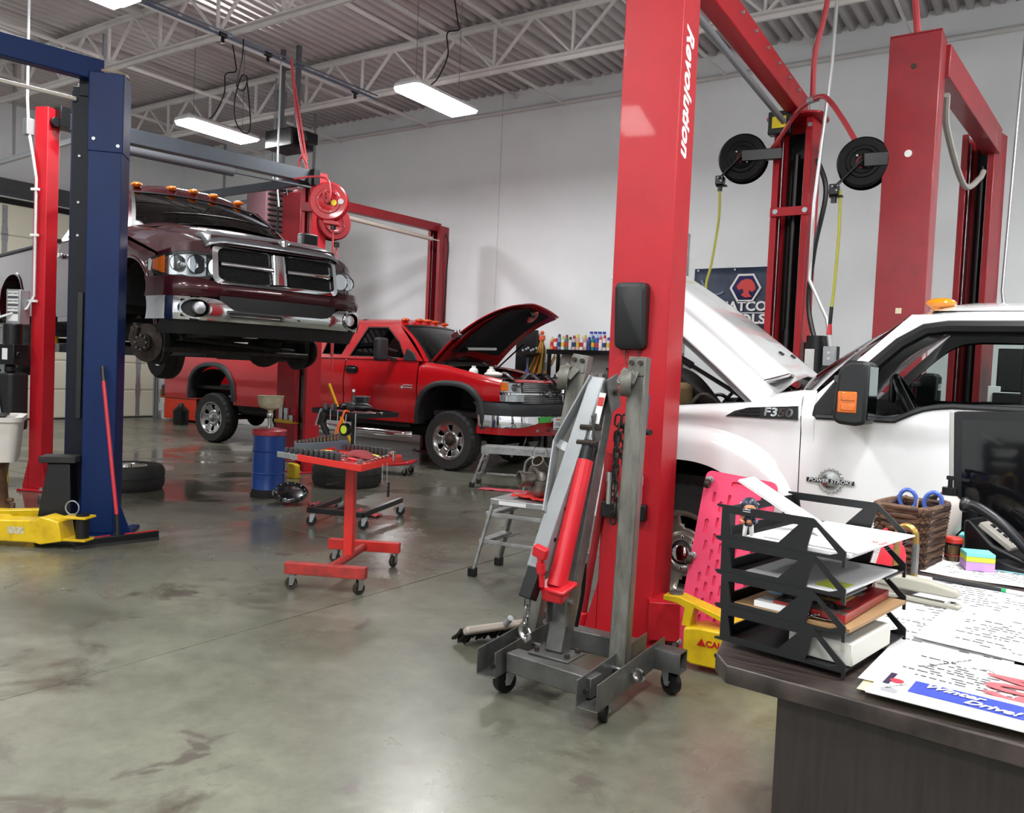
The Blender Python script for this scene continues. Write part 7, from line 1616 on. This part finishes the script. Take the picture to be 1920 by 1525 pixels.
# coiled drop cables under the ceiling
t = thing('drop_cable', 'thin dark cable with a small coil hanging left of the middle lamp', 'cable', (-8.6, 6.0, 5.2)); W(t).tube(catm([(-8.55, 6.6, 5.3), (-8.56, 6.6, 5.1), (-8.6, 6.6, 4.95), (-8.65, 6.6, 4.75), (-8.52, 6.6, 4.68), (-8.46, 6.6, 4.8), (-8.56, 6.6, 4.86), (-8.68, 6.6, 4.6), (-8.72, 6.65, 4.35), (-8.6, 6.7, 4.2), (-8.5, 6.7, 4.3), (-8.6, 6.7, 4.9)]), .008, 6).build('cable', sblack, t)
for x, y, z0, z1, nm in ((-9.05, 7.6, 5.5, 3.5, 'pale conduit dropping in front of the heater'),):
    t = thing('drop_conduit', nm, 'conduit', (x, y, z1)); W(t).tube([(x, y, z0), (x, y, z1+.3), (x+.05, y, z1)], .012, 8).build('conduit', pm('conduit', '#c9cccd'), t)
# ---------------------------------------------------------------- desk at lower right
DZ = .88
wood = bpy.data.materials.new('dark_laminate'); wood.use_nodes = True
nt = wood.node_tree; N = nt.nodes; L = nt.links
tc = N.new('ShaderNodeTexCoord'); mp = N.new('ShaderNodeMapping'); mp.inputs['Scale'].default_value = (2.5, 40, 2.5); L.new(tc.outputs['Object'], mp.inputs[0])
nz = N.new('ShaderNodeTexNoise'); nz.inputs['Scale'].default_value = 2.2; nz.inputs['Detail'].default_value = 8; nz.inputs['Roughness'].default_value = .65; L.new(mp.outputs[0], nz.inputs['Vector'])
rp_ = N.new('ShaderNodeValToRGB'); L.new(nz.outputs['Fac'], rp_.inputs[0]); rp_.color_ramp.elements[0].color = lin('#1b1614'); rp_.color_ramp.elements[0].position = .35; rp_.color_ramp.elements[1].color = lin('#453b37'); rp_.color_ramp.elements[1].position = .68
L.new(rp_.outputs[0], N['Principled BSDF'].inputs['Base Color']); N['Principled BSDF'].inputs['Roughness'].default_value = .38
dwood = pm('desk_body_dark', '#221d1b', .5, col2='#2f2825', scale=3, stretch=(40, 40, 2))
DK = thing('desk', 'dark wood laminate office desk with a chamfered corner at lower right', 'desk', (.4, 2.5, 0))
top_ = [(-.491, 1.483), (-.022, 1.441), (1.6, 1.30), (1.6, 3.55), (-.575, 3.55), (-.56, 1.68), (-.529, 1.534)]
W(DK).prism(top_, DZ-.035, DZ).build('desk_top', wood, DK, bevel=.003)
bo = [(-.40, 1.50), (1.55, 1.34), (1.55, 3.5), (-.44, 3.5)]
W(DK).prism(bo, .03, DZ-.036).build('desk_body', dwood, DK, bevel=.003)
W(DK).prism([(-.38, 1.53), (1.5, 1.38), (1.5, 3.45), (-.42, 3.45)], 0, .03).build('desk_plinth', sblack, DK)
# -- stacked letter trays: two side frames with cut-outs, bottom sheet, back lip
tray_m = pm('tray_black', '#131416', .42, var=.25, scale=9)
def fill(loops, mat, name, par, T, thick):
    bm = bmesh.new(); ed = []
    for lp in loops:
        q = [bm.verts.new((a, b, 0)) for a, b in lp]; ed += [bm.edges.new((q[i], q[(i+1) % len(q)])) for i in range(len(q))]
    bmesh.ops.triangle_fill(bm, use_beauty=True, edges=ed)
    for v in bm.verts: v.co = T @ v.co
    me = bpy.data.meshes.new(name); bm.to_mesh(me); bm.free(); me.materials.append(mat)
    o = bpy.data.objects.new(name, me); COL.objects.link(o); o.parent = par
    q = o.modifiers.new('solid', 'SOLIDIFY'); q.thickness = thick; q.offset = 0
    return o
TH_ = .066; TU, TVv = .245, .325
def make_tray(label):
    t = thing('letter_tray', label, 'letter tray', (0, 0, 0), R(-9), 'stacked letter trays')
    H, U_ = TH_, TU
    out = [(-.012, .0), (-.012, .004), (0, .006), (0, H-.004), (-.012, H-.002), (-.012, H+.002), (.182, H+.002), (.186, H), (U_, .016), (U_, -.012), (U_-.006, -.012), (U_-.006, 0)]
    h1 = [(.022, .012), (.014, H-.014), (.155, H-.014), (.118, .012)]
    h2 = [(.172, .006), (.195-.012, H-.016), (.19, H-.014), (U_-.014, .012), (U_-.03, .006)]
    for b in (0, TVv):
        T = frame((0, b, 0), (1, 0, 0), (0, 0, 1)); fill([out, h1, h2], tray_m, 'side_frame', t, T, .004)
    M().bb(0, U_-.02, .002, TVv-.002, 0, .003).bb(U_-.022, U_-.002, .002, .11, 0, .003).bb(U_-.022, U_-.002, TVv-.11, TVv-.002, 0, .003).build('tray_bottom', tray_m, t)
    T = frame((0, 0, 0), (0, 1, 0), (0, 0, 1))
    fill([[(0, 0), (TVv, 0), (TVv, H-.004), (0, H-.004)], [(.05, .02), (.05, H-.02), (TVv-.05, H-.02), (TVv-.05, .02)]], tray_m, 'back_frame', t, T, .004)
    return t
TO = Vector((-.539, 1.585, DZ+.012))
ta = R(-9); tu = Vector((math.cos(ta), math.sin(ta), 0)); tv = Vector((-math.sin(ta), math.cos(ta), 0))
def tpos(a, b, k, dz=.003): return TO+tu*a+tv*b+Vector((0, 0, TH_*k+dz))
labs = ['lowest black letter tray of the stack, resting on the desk', 'second black letter tray from the bottom, holding a red magazine', 'third black letter tray from the bottom, with a green note inside', 'topmost black letter tray of the stack, full of white papers']
tr0 = make_tray(labs[0]); tr0.location = TO
for k in range(1, 4): dup(tr0, TO+Vector((-.004*k, .003*k, TH_*k)), R(-9), labs[k])
# -- paper sheets
pcount = 0
def sheet(label, a, b, wd, ln, z, rz, lines=12, mat=None, curl=0, cat='paper', name='paper_sheet', grp=None, inkm=None, n=8, margin=.15, seed=1, th=.0006):
    """sheet with its near-left corner at (a, b), width along rz"""
    t = thing(name, label, cat, (a, b, z), rz, grp)
    f = lambda x, y: curl*max(0, 1-x/(wd*.35))**2+.0015*math.sin(x*23+seed)+.0015
    M().grid([[(x, y, f(x, y)) for y in rng(0, ln, 3)] for x in rng(0, wd, 14)]).build('sheet', mat or paper, t, solid=th, smooth=60)
    r8 = random.Random(seed); m = M()
    for k in range(lines):
        y = ln*(margin+(1-2*margin)*k/max(1, lines-1)); x = wd*r8.uniform(.08, .16)
        while x < wd*.9:
            q = r8.uniform(.004, .02)
            if r8.random() < .62:
                z0 = f(x, y)+.0009; m.add([(x, y, z0), (x+q, y, f(x+q, y)+.0009), (x+q, y+.006, f(x+q, y)+.0009), (x, y+.006, z0)], [(0,1,2,3)])
            x += q+.004
    if m.v: m.build('print_lines', inkm or ink, t)['kind'] = 'stuff'
    return t, f
gp = 'loose papers on the desk'
sheet('white work order lying farthest back under the note cube', -.32, 2.62, .42, .36, DZ+.0008, R(-2), 14, grp=gp, seed=2)
sheet('white sheet in the middle row, under the black pen', -.345, 2.24, .6, .325, DZ+.0018, R(-3), 10, grp=gp, seed=3)
sheet('white sheet with long ruled lines lying beside the stapler', -.33, 1.95, .62, .30, DZ+.0028, R(-4), 9, grp=gp, seed=4)
sheet('sheet overlapping the middle papers with its lower edge lifted', -.235, 1.885, .55, .30, DZ+.0048, R(-6), 12, grp=gp, seed=5, curl=.006)
sheet('sheet poking out under the right side of the letter trays', -.36, 1.78, .3, .30, DZ+.0012, R(-4), 8, grp=gp, seed=6)
P6, f6 = sheet('big white sheet printed with large red numbers, nearest the front', -.275, 1.545, .6, .30, DZ+.0085, R(-3), 10, grp=gp, seed=7, margin=.3)
red_n = pm('number_red', '#d05a60', .6)
text('red_number', '604', .16, red_n, P6, Matrix.Translation((.245, .13, .0045)) @ Matrix.Rotation(R(92), 4, 'Z'), ext=.0004, wx=.62, fat=.004)
text('sheet_text', 'Phone  Vehicle  Work order', .011, ink, P6, Matrix.Translation((.11, .2, .0042)) @ Matrix.Rotation(R(60), 4, 'Z'), ext=.0002)
M().tube([(.175+.012*math.cos(a), .19+.018*math.sin(a), .0045) for a in rng(.4, 2.6, 10)], .0007, 4).build('pen_arc', ink, P6)
P7, f7 = sheet('yellow-edged folder sheet under the front papers', -.268, 1.50, .7, .26, DZ+.004, R(-2), 0, mat=pm('manila', '#e6d9a8', .7), grp=gp, seed=8)
MG = thing('sales_flyer', 'glossy flyer with a blue panel lying at the front edge of the papers', 'flyer', (-.25, 1.475, DZ+.0125), R(-4))
M().grid([[(x, y, .0015+.002*.25*math.sin(x*14)) for y in (0, .05, .13)] for x in rng(0, .7, 16)]).build('cover', paper, MG, solid=.003, smooth=60)
fz = lambda x: .0038+.0005*math.sin(x*14)
def decal(name, x0, x1, y0, y1, mat, dz=.0): return M().grid([[(x, y, fz(x)+dz) for y in (y0, y1)] for x in rng(x0, x1, 6)]).build(name, mat, MG)
decal('blue_panel', .055, .25, .045, .11, pm('flyer_blue', '#3a4cab', .3)); decal('dark_panel', .25, .5, .02, .105, pm('flyer_dark', '#2c2430', .3, var=.3, scale=30)); decal('photo_patch', .255, .3, .06, .1, pm('flyer_sky', '#8fc2e0', .3), .0006)
decal('header_bar', .012, .022, .06, .125, pm('flyer_dark2', '#302640', .3)); M().cyl((.03, .085, fz(.03)), (.03, .085, fz(.03)+.0006), .011, n=18).build('round_logo', pm('flyer_red', '#c23a48', .3), MG)
text('flyer_title', 'Winter', .03, paper, MG, Matrix.Translation((.115, .09, .0062)) @ Matrix.Rotation(R(-2), 4, 'Z'), ext=.0003, shear=.4, fat=.0006); text('flyer_title', 'Drive!', .03, paper, MG, Matrix.Translation((.175, .06, .0062)) @ Matrix.Rotation(R(-2), 4, 'Z'), ext=.0003, shear=.4, fat=.0006)
text('flyer_words', 'SALE', .028, pm('flyer_gold', '#e0b030', .4), MG, Matrix.Translation((.35, .06, .0062)) @ Matrix.Rotation(R(75), 4, 'Z'), ext=.0003)
M().prism([(.02, .02), (.04, .02), (.044, .03), (.04, .038), (.03, .045), (.02, .038), (.016, .03)], .0035, .0044).build('crest', pm('crest_grey', '#8f9094', .6), MG)
text('flyer_small_print', 'AUTO PARTS', .008, ink, MG, Matrix.Translation((.035, .055, .005)) @ Matrix.Rotation(R(60), 4, 'Z'), ext=.0002)
# -- contents of the trays
def slab(label, name, cat, a, b, wa, wb, k, dz, h, mat, rz=0, bev=.0008, grp=None):
    t = thing(name, label, cat, tpos(a, b, k, dz), ta+rz, grp); M().bb(0, wa, 0, wb, 0, h).build('sheets' if cat == 'paper' else 'body', mat, t, bevel=bev, seg=1); return t
gt = 'papers in the letter trays'
for i, (a, b, dz, rz, lb) in enumerate(((.03, .02, .0035, 0, 'stack of white paper flat in the topmost letter tray'), (.06, .035, .0125, R(-2), 'sheet with a red stamp lying on the stack in the topmost tray'))):
    t = slab(lb, 'paper_stack', 'paper', a, b, .205-.02*i, .285, 3, dz, .008 if not i else .003, paper, rz, grp=gt)
    if i:
        text('stamp', '282', .016, pm('stamp_red', '#c03a3a', .6), t, Matrix.Translation((.165, .13, .0032)) @ Matrix.Rotation(R(95), 4, 'Z'), ext=.0002); text('stamp', 'Mercer', .014, pm('stamp_red', '#c03a3a'), t, Matrix.Translation((.18, .13, .0032)) @ Matrix.Rotation(R(95), 4, 'Z'), ext=.0002)
        for q in range(5): M().bb(.2, .21, .03+.04*q, .0305+.04*q, .003, .0034).build('grid_line', ink, t)
        M().bb(.2, .2005, .03, .2, .003, .0034).bb(.21, .2105, .03, .2, .003, .0034).build('grid_line', ink, t)
t = thing('envelope', 'white envelope leaning out over the back of the topmost tray', 'envelope', tpos(-.0, .16, 3, .084), rot=(R(0), R(27), ta+R(4))); M().bb(-.045, .18, -.05, .03, 0, .002).build('sheets', paper, t); M().bb(-.045, .18, -.05, .03, .003, .0045).build('second_sheet', paper, t)
slab('grey printed sheet in the third tray from the bottom', 'paper_stack', 'paper', .03, .01, .20, .29, 2, .0035, .004, paper_g, grp=gt)
t = slab('olive green sticky note on the sheet in the third tray', 'sticky_note', 'note', .168, .03, .05, .06, 2, .0078, .0006, pm('olive_note', '#a9b23a', .7), bev=0)
t = slab('tan folder under the red magazine in the second tray', 'folder', 'folder', .02, .01, .225, .30, 1, .004, .008, pm('folder_tan', '#9c7a52', .6, var=.15))
MGZ = slab('red and black automotive book in the second tray from the bottom', 'book', 'book', .095, .02, .135, .27, 1, .014, .016, pm('book_red', '#a82a2a', .3, col2='#7a2020', scale=10), R(3))
M().bb(.0, .1, .0, .27, .016, .0164).build('cover_photo', pm('cover_dark', '#2c2624', .3, col2='#6a5c50', scale=25), MGZ)
M().bb(.0, .135, .0, .022, .016, .0165).build('cover_foot', pm('cover_brown', '#6b5a52', .3), MGZ); M().bb(.0, .118, .022, .062, .016, .0166).build('title_band', pm('title_black', '#161414', .4), MGZ)
M().bb(.025, .105, .085, .155, .0164, .017).build('cover_panel', pm('cover_tan', '#c9a45a', .4), MGZ); M().bb(.02, .11, .165, .2, .0164, .0168).build('cover_patch', pm('cover_grey', '#8d8a84', .4), MGZ)
ot = lambda x, y: Matrix.Translation((x, y, .0174)) @ Matrix.Rotation(PI, 4, 'Z')
text('book_title', 'AUTO', .044, dchrome, MGZ, ot(.068, .042), ext=.0003, fat=.0012); text('book_text', 'TRUCK', .02, ink_b, MGZ, ot(.065, .14), ext=.0002, fat=.0006); text('book_text', 'AND', .02, ink_b, MGZ, ot(.065, .122), ext=.0002, fat=.0006); text('book_text', 'VERSION', .018, ink_b, MGZ, ot(.065, .104), ext=.0002, fat=.0006); M().cyl((.1, .078, .0166), (.1, .078, .0172), .012, n=16).build('price_seal', pm('seal_red', '#d42a2a', .3), MGZ)
slab('white notepad edge in the second tray, left side', 'notepad', 'notepad', .06, .012, .09, .05, 1, .0125, .012, paper)
t = slab('dark curved cap lying at the back of the second tray', 'cap', 'cap', .05, .12, .12, .12, 1, .0125, .03, pm('cap_dark', '#3a2024', .6), bev=.015)
slab('small blue card in the second tray at the left', 'card', 'card', .03, .13, .05, .06, 1, .0125, .0008, pm('card_blue', '#7fb2d6', .5), bev=0)
slab('grey-white carton in the lowest letter tray', 'carton', 'box', .125, .03, .12, .20, 0, .004, .042, pm('carton_white', '#c9c8c0', .6), bev=.002)
t = thing('glass_tumbler', 'clear glass lying in the lowest tray at the left', 'glass', tpos(.10, .14, 0, .032), rot=(0, R(90), ta)); M().lathe([(.02, 0), (.024, .07), (.022, .07), (.018, .004), (0, .004)], 18).build('glass_body', glass('tumbler', '#d6dcda'), t)
t = thing('keys', 'small bunch of keys at the front of the second tray', 'keys', tpos(.165, .02, 1, .013), ta)
for k in range(3): M().tube([(.01*math.cos(a)+.006*k, .01*math.sin(a), .004+.003*k) for a in rng(0, 2*PI, 10)[:-1]], .0015, 5, closed=True).box((.02+.008*k, .004*k, .004), (.03, .008, .0015)).build('key', dchrome, t)
# figurine: small football player with a dark helmet
FG = thing('figurine', 'small player figurine with oversized dark blue helmet standing in the topmost tray', 'figurine', tpos(.035, .022, 3, .0035), ta-R(60)); FG.scale = (.82,)*3
fgm = pm('fig_navy', '#1b2438', .35); skin = pm('fig_skin', '#c98d68', .5)
M().lathe([(0, .034), (.010, .034), (.012, .045), (.010, .058), (.005, .064), (0, .064)], 14).build('torso', fgm, FG)
for s in (-1, 1):
    M().tube([(0, s*.006, .036), (.003, s*.008, .018), (.0, s*.009, .004)], [.006, .005, .004], 8).build('leg', white_p, FG); M().box((.004, s*.009, .003), (.016, .008, .006)).build('shoe', sblack, FG, bevel=.002)
    M().tube([(0, s*.011, .056), (.006, s*.018, .046), (.016, s*.012, .044)], [.0045, .004, .0035], 8).build('arm', skin if s < 0 else fgm, FG)
M().sphere((.016, 0, .045), .009, 12, 8, (1, .7, .7)).build('ball', pm('ball_brown', '#9a5a34', .5), FG)
M().sphere((0, 0, .082), .020, 18, 12, (1.05, 1, 1)).build('helmet', fgm, FG); M().sphere((.006, 0, .079), .0165, 14, 10).build('face', skin, FG)
M().tube([(.004, .021*math.cos(a), .086+.006*math.sin(a)) for a in rng(0, PI, 10)], .0016, 5).build('helmet_stripe', pm('fig_grey', '#aab2bc', .4), FG)
for z in (.07, .075): M().tube([(.024*math.cos(a), .019*math.sin(a), z) for a in rng(-1.1, 1.1, 8)], .0013, 5).build('face_guard', galv, FG)
t = thing('cap', 'red round cap on the desk behind the letter trays', 'cap', (-.40, 2.52, DZ), R(10)); M().lathe([(.055, 0), (.056, .06), (.045, .10), (.02, .12), (0, .125)], 24).build('cap_crown', pm('cap_red', '#d8283a', .6), t); M().lathe([(0, .122), (.006, .126), (0, .13)], 10).build('cap_button', pm('cap_red', '#d8283a'), t)
# -- wicker basket with scissors
BK = thing('wicker_basket', 'brown square wicker basket with scissors standing behind the letter trays', 'basket', (-.365, 2.74, DZ-.001), R(-8))
wk = [pm('wicker_a', '#5a4232', .55, var=.3, scale=40), pm('wicker_b', '#3c2a20', .55, var=.3, scale=40), pm('wicker_c', '#6b503c', .55, var=.3, scale=40)]
def bpath(h, amp, ph, n=64):
    P = []; w0 = lerp(.06, .075, h/.2); per = rpoly(2*w0, 2*w0+.09, .025, 6); m = len(per)
    for k in range(n):
        f = k/n*m; i = int(f); a, b = per[i % m], per[(i+1) % m]; x, y = lerp(a[0], b[0], f-i), lerp(a[1], b[1], f-i)
        s = 1+amp*math.sin(k*PI/2+ph); P.append((x*s, y*s, h+.002*math.sin(k*.9+ph)))
    return P
for k in range(17):
    M().tube(bpath(-.0+.008+.0098*k, .05, PI*(k % 2)), .0068, 6, closed=True).build('wicker_strand', wk[k % 3], BK)
for k in range(3): M().tube(bpath(.172+.004*k, .03, k*2), .008, 6, closed=True).build('wicker_rim', wk[k], BK)
for k in range(20):
    a = bpath(.0, 0, 0, 20)[k]; b = bpath(.17, 0, 0, 20)[k]; M().tube([a, b], .005, 6).build('wicker_stake', wk[1], BK)
M().prism(rpoly(.1, .18, .02, 4), .002, .008).build('basket_floor', wk[1], BK)
SC = thing('scissors', 'scissors with blue ring handles sticking out of the wicker basket', 'scissors', (-.355, 2.82, DZ+.026))
for x, tz, a in ((-.035, .205-.06+.06, -8), (.035, .195-.06+.06, 14)):
    M(Matrix.Translation((x, 0, .155)) @ Matrix.Rotation(R(a), 4, 'Y')).tube([(.024*math.cos(q), 0, .03*math.sin(q)) for q in rng(0, 2*PI, 18)[:-1]], .0065, 8, closed=True).build('handle_ring', pm('scissor_blue', '#4a66b8', .35), SC)
    M().beam((x*.9, 0, .125), (-x*.15, 0, -.02), .003, .016).build('blade', steel, SC)
t = thing('wooden_stick', 'thin wooden stick poking from the basket rim', 'stick', (-.36, 2.72, DZ+.1)); M().tube([(0, 0, -.05), (.015, -.02, .1)], .0022, 5).build('stick', pm('stick_wood', '#d0b080', .6), t)
t = thing('pen_holder', 'white pens standing between the trays and the basket', 'pens', (-.42, 2.25, DZ)); M().tube([(0, 0, 0), (.03, -.02, .15)], .006, 8).tube([(.02, 0, 0), (.055, -.02, .14)], .006, 8).build('pen', white_p, t)
t = thing('coin', 'round brass token beside the white pens', 'token', (-.45, 2.2, DZ), rot=(R(60), 0, R(30))); M().cyl((0, .0, .045), (0, .0, .055), .022, n=20).cyl((0, 0, 0), (0, 0, .045), .005, n=8).build('token', pm('brass', '#b8955a', .3, metal=.8), t)
t = thing('carabiner', 'tan and silver carabiner hooked at the right side of the topmost tray', 'carabiner', (-.315, 2.30, DZ), rot=(0, 0, R(-25)))
lp_ = [(.026*math.cos(a), 0, .10+(.05 if math.sin(a) > 0 else -.05)+.026*math.sin(a)) for a in rng(0, 2*PI, 28)[:-1]]
M().tube(lp_, .0075, 8, closed=True).build('carabiner_body', pm('carabiner_tan', '#b39150', .3, metal=.7, var=.2, scale=30), t); M().tube([(.026, 0, .06), (.026, 0, .135)], .0085, 8).build('carabiner_gate', steel, t)
# -- stapler
ST = thing('stapler', 'cream desk stapler lying beside the letter trays', 'stapler', (-.37, 2.25, DZ+.004), R(-9))
crm = pm('stapler_cream', '#a5a396', .4)
M().prism([(0, 0), (.19, 0), (.195, .006), (.19, .011), (.0, .013)], -.018, .018, 'y').build('base', crm, ST, bevel=.003)
M().prism([(0, .028), (.02, .052), (.06, .058), (.12, .056), (.185, .046), (.192, .034), (.185, .026), (.06, .026)], -.018, .018, 'y').build('arm', crm, ST, bevel=.007, seg=3)
M().bb(.05, .17, -.011, .011, .016, .026).build('magazine', chrome, ST); M().bb(.0, .05, -.014, .014, .012, .03).build('spring_block', crm, ST, bevel=.002); M().bb(.16, .182, -.012, .012, .011, .014).build('anvil', chrome, ST, bevel=.001)
# -- sanitizer bottle, toothpicks, note cubes, notes
SB = thing('pump_bottle', 'white bottle with black pump standing behind the basket', 'bottle', (-.30, 3.06, DZ))
M().lathe([(0, 0), (.036, 0), (.04, .006), (.04, .145), (.034, .168), (.02, .182), (.017, .19), (0, .19)], 28).build('bottle_body', pm('bottle_white', '#c6bfb8', .35), SB)
M().cyl((0, 0, .182), (0, 0, .206), .023, n=20).cyl((0, 0, .2), (0, 0, .235), .007, n=10).box((.0, 0, .238), (.022, .018, .012)).beam((0, 0, .24), (.055, 0, .234), .012, .008).build('pump', sblack, SB)
TJ = thing('toothpick_jar', 'small jar of toothpicks with red lid and red band', 'jar', (-.262, 2.87, DZ))
for k in range(34):
    a = k*2.4; q = .019*math.sqrt(k/34); TJ_ = M().tube([(q*math.cos(a), q*math.sin(a), .002), (q*math.cos(a+.25)*1.05, q*math.sin(a+.25)*1.05, .05)], .0013, 4).build('toothpick', pm('stick_wood', '#d0b080'), TJ)
M().lathe([(.024, 0), (.024, .054)], 24).build('jar_glass', glass('jar_glass', '#e6e4da'), TJ); M().cyl((0, 0, .052), (0, 0, .058), .0245, n=24).build('lid_shadow_gap', sblack, TJ); M().lathe([(.026, .058), (.026, .07), (.022, .075), (0, .076)], 24).build('lid', pm('lid_bright', '#c2342c', .35), TJ); M().lathe([(.0245, .019), (.0255, .02), (.0245, .021)], 24).build('rubber_band', cinnabar, TJ)
for (x, y, rz, lb, sc) in ((-.19, 2.79, 18, 'sticky note cube in front, lilac, lime and aqua layers', 1.0), (-.23, 3.06, 12, 'sticky note cube behind the toothpick jar', 1.15)):
    t = thing('note_cube', lb, 'note cube', (x, y, DZ+.002), R(rz), 'sticky note cubes')
    for z0, z1, c, nm in ((0, .026, '#c49ad8', 'lilac_notes'), (.026, .041, '#c9d646', 'lime_notes'), (.041, .052, '#7fd0d0', 'aqua_notes')): M().bb(-.038, .038, -.038, .038, z0*sc, z1*sc-.0004).build(nm, pm('note_'+c, c, .7), t, bevel=.0008, seg=1)
for x, y, rz, c, lb in ((-.165, 3.05, -20, '#e0509a', 'hot pink sticky note lying beside the note cubes'), (-.135, 2.88, 30, '#8fd6dc', 'aqua paper strip behind the front note cube'), (-.1, 2.82, -12, '#8fd6dc', 'aqua paper lying right of the front note cube')):
    t = thing('sticky_note', lb, 'note', (x, y, DZ+.002), R(rz), 'loose sticky notes'); M().grid([[(a, b, .002+.014*(a+.035)/.07*(1 if c != '#8fd6dc' else .2)) for b in (-.03, .03)] for a in rng(-.035, .05, 6)]).build('sheet', pm('note_'+c, c, .7), t, solid=.0006)
t = thing('green_marker', 'short green marker lying between the note cubes', 'marker', (-.225, 2.95, DZ+.03)); M().tube([(-.025, -.01, 0), (.03, .012, .012)], .0045, 8).build('barrel', pm('marker_green', '#1f9a5a', .4), t)
for k, (x0, y0, x1, y1, c, lb) in enumerate(((-.275, 2.53, -.10, 2.50, '#202428', 'black pen with green end lying on the papers'), (-.1, 2.50, .05, 2.48, '#d8d8d8', 'white pen right of the black pen'))):
    t = thing('pen', lb, 'pen', (x0, y0, DZ+.009), 0, 'pens on the papers'); M().tube([(0, 0, 0), (x1-x0, y1-y0, 0)], .0055, 10).build('barrel', pm('pen_'+c, c, .35), t); M().tube([((x1-x0)*.94, (y1-y0)*.94, 0), (x1-x0, y1-y0, 0)], .006, 10).build('pen_end', pm('marker_green', '#1f9a5a'), t)
t = thing('clip_magnet', 'dark round clip lying near the phone', 'clip', (-.115, 2.95, DZ+.002)); M().lathe([(0, 0), (.022, 0), (.02, .008), (.006, .01), (.005, .018), (0, .019)], 18).build('clip_body', dark, t)
t = thing('desk_calendar', 'small tent calendar behind the pump bottle', 'calendar', (-.30, 3.42, DZ), R(-8)); M().prism([(-.03, 0), (.03, 0), (.0, .2)], -.0, .1, 'y').build('calendar_stand', paper, t); text('calendar_text', 'JANUARY', .02, ink_b, t, frame((.0, -.001, .16), (1, 0, 0), (0, 0, 1)), ext=.0003)
t = thing('black_wedge', 'black flat holder leaning behind the scissors', 'holder', (-.36, 3.12, DZ), R(10)); M().prism([(-.05, 0), (.07, 0), (.07, .19), (.05, .19), (-.05, .14)], -.01, .01, 'y').build('holder_body', sblack, t, bevel=.003)
# -- phone
PH = thing('desk_phone', 'black office desk phone with tilted handset and grey keypad', 'phone', (-.135, 2.98, DZ), R(-18))
M().prism([(-.08, 0), (.12, 0), (.12, .02), (.0, .06), (-.075, .13), (-.09, .12)], -.08, .10, 'y').build('phone_body', sblack, PH, bevel=.008, seg=3)
pn = Vector((.55, 0, .83)).normalized(); T9 = frame((-.005, -.02, .085), (.83, 0, -.55), (0, 1, 0))
M(T9).bb(-.055, .06, -.04, .10, -.01, .008).build('key_panel', pm('panel_grey', '#a8a49c', .5), PH, bevel=.004)
for i in range(4):
    for j in range(3): M(T9).box((-.03+.022*i, .0+.024*j, .01), (.014, .016, .005)).build('key', sblack, PH, bevel=.001, seg=1)
M().tube(catm([(-.10, -.07, .17), (-.05, -.07, .165), (.03, -.075, .12), (.10, -.07, .055), (.125, -.07, .05)]), [.022, .024, .024, .02, .017, .016, .016, .016, .016, .016, .016, .016, .016, .016, .016, .016, .016, .016, .016, .016, .016, .016, .016, .016, .017, .02, .022, .024, .024, .024, .024, .022, .02], 12).build('handset', pm('handset_black', '#1c1d20', .35), PH)
M().prism([(-.06, 0), (.17, 0), (.16, .01), (.05, .03), (-.05, .012)], -.16, -.09, 'y').build('phone_foot', sblack, PH, bevel=.004)
M().tube(catm([(-.1, -.03, .1), (-.15, -.0, .03), (-.1, .1, .01), (.0, .2, .01)]), .003, 5).build('phone_cord', sblack, PH)
# -- monitor
MN = thing('computer_monitor', 'black flat monitor with silver left edge seen at the right of the desk', 'monitor', (.015, 3.22, DZ), rot=(0, R(-3), R(-4)))
M().prism(rpoly(.62, .43, .012, 3, 0, .255), -.014, .022, 'y').build('bezel', pm('bezel_black', '#18191b', .3), MN, bevel=.003)
M().bb(-.324, -.309, -.018, .02, .04, .47).build('side_strip', pm('strip_silver', '#b9b9b5', .35, metal=.5), MN, bevel=.003)
M().grid([[(x, -.0155, z) for z in (.075, .44)] for x in (-.285, .285)]).build('screen', pm('screen_black', '#0c0d0f', .08, coat=.3), MN)
M().box((0, .04, .1), (.08, .03, .2)).prism(rpoly(.26, .2, .05, 4, 0, .03), 0, .012).build('monitor_stand', sblack, MN, bevel=.003)
M().tube(catm([(-.31, .0, .06), (-.3, -.03, .03), (-.27, -.04, .0)]), .008, 6).build('edge_cable', pm('strip_silver', '#b9b9b5'), MN)
t = thing('tumbler', 'lilac insulated tumbler cut by the right edge', 'tumbler', (-.035, 2.85, DZ)); M().lathe([(0, 0), (.034, 0), (.036, .01), (.04, .2), (.036, .2), (.03, .02), (0, .02)], 24).build('tumbler_body', pm('tumbler_lilac', '#9a8fc4', .3, metal=.4, col2='#c48fb0', scale=8), t)
# ---------------------------------------------------------------- put the empties of world-built things at their base
bpy.context.view_layer.update()
for o in list(COL.objects):
    if o.parent is None and o.type == 'EMPTY' and o.location.length < 1e-6 and o.children:
        lo = Vector((1e9,)*3); hi = Vector((-1e9,)*3)
        for c in o.children:
            if c.type == 'MESH':
                for b in c.bound_box:
                    p = c.matrix_world @ Vector(b); lo = Vector(map(min, lo, p)); hi = Vector(map(max, hi, p))
        base = Vector(((lo.x+hi.x)/2, (lo.y+hi.y)/2, 0)); o.location = base
        for c in o.children: c.location -= base
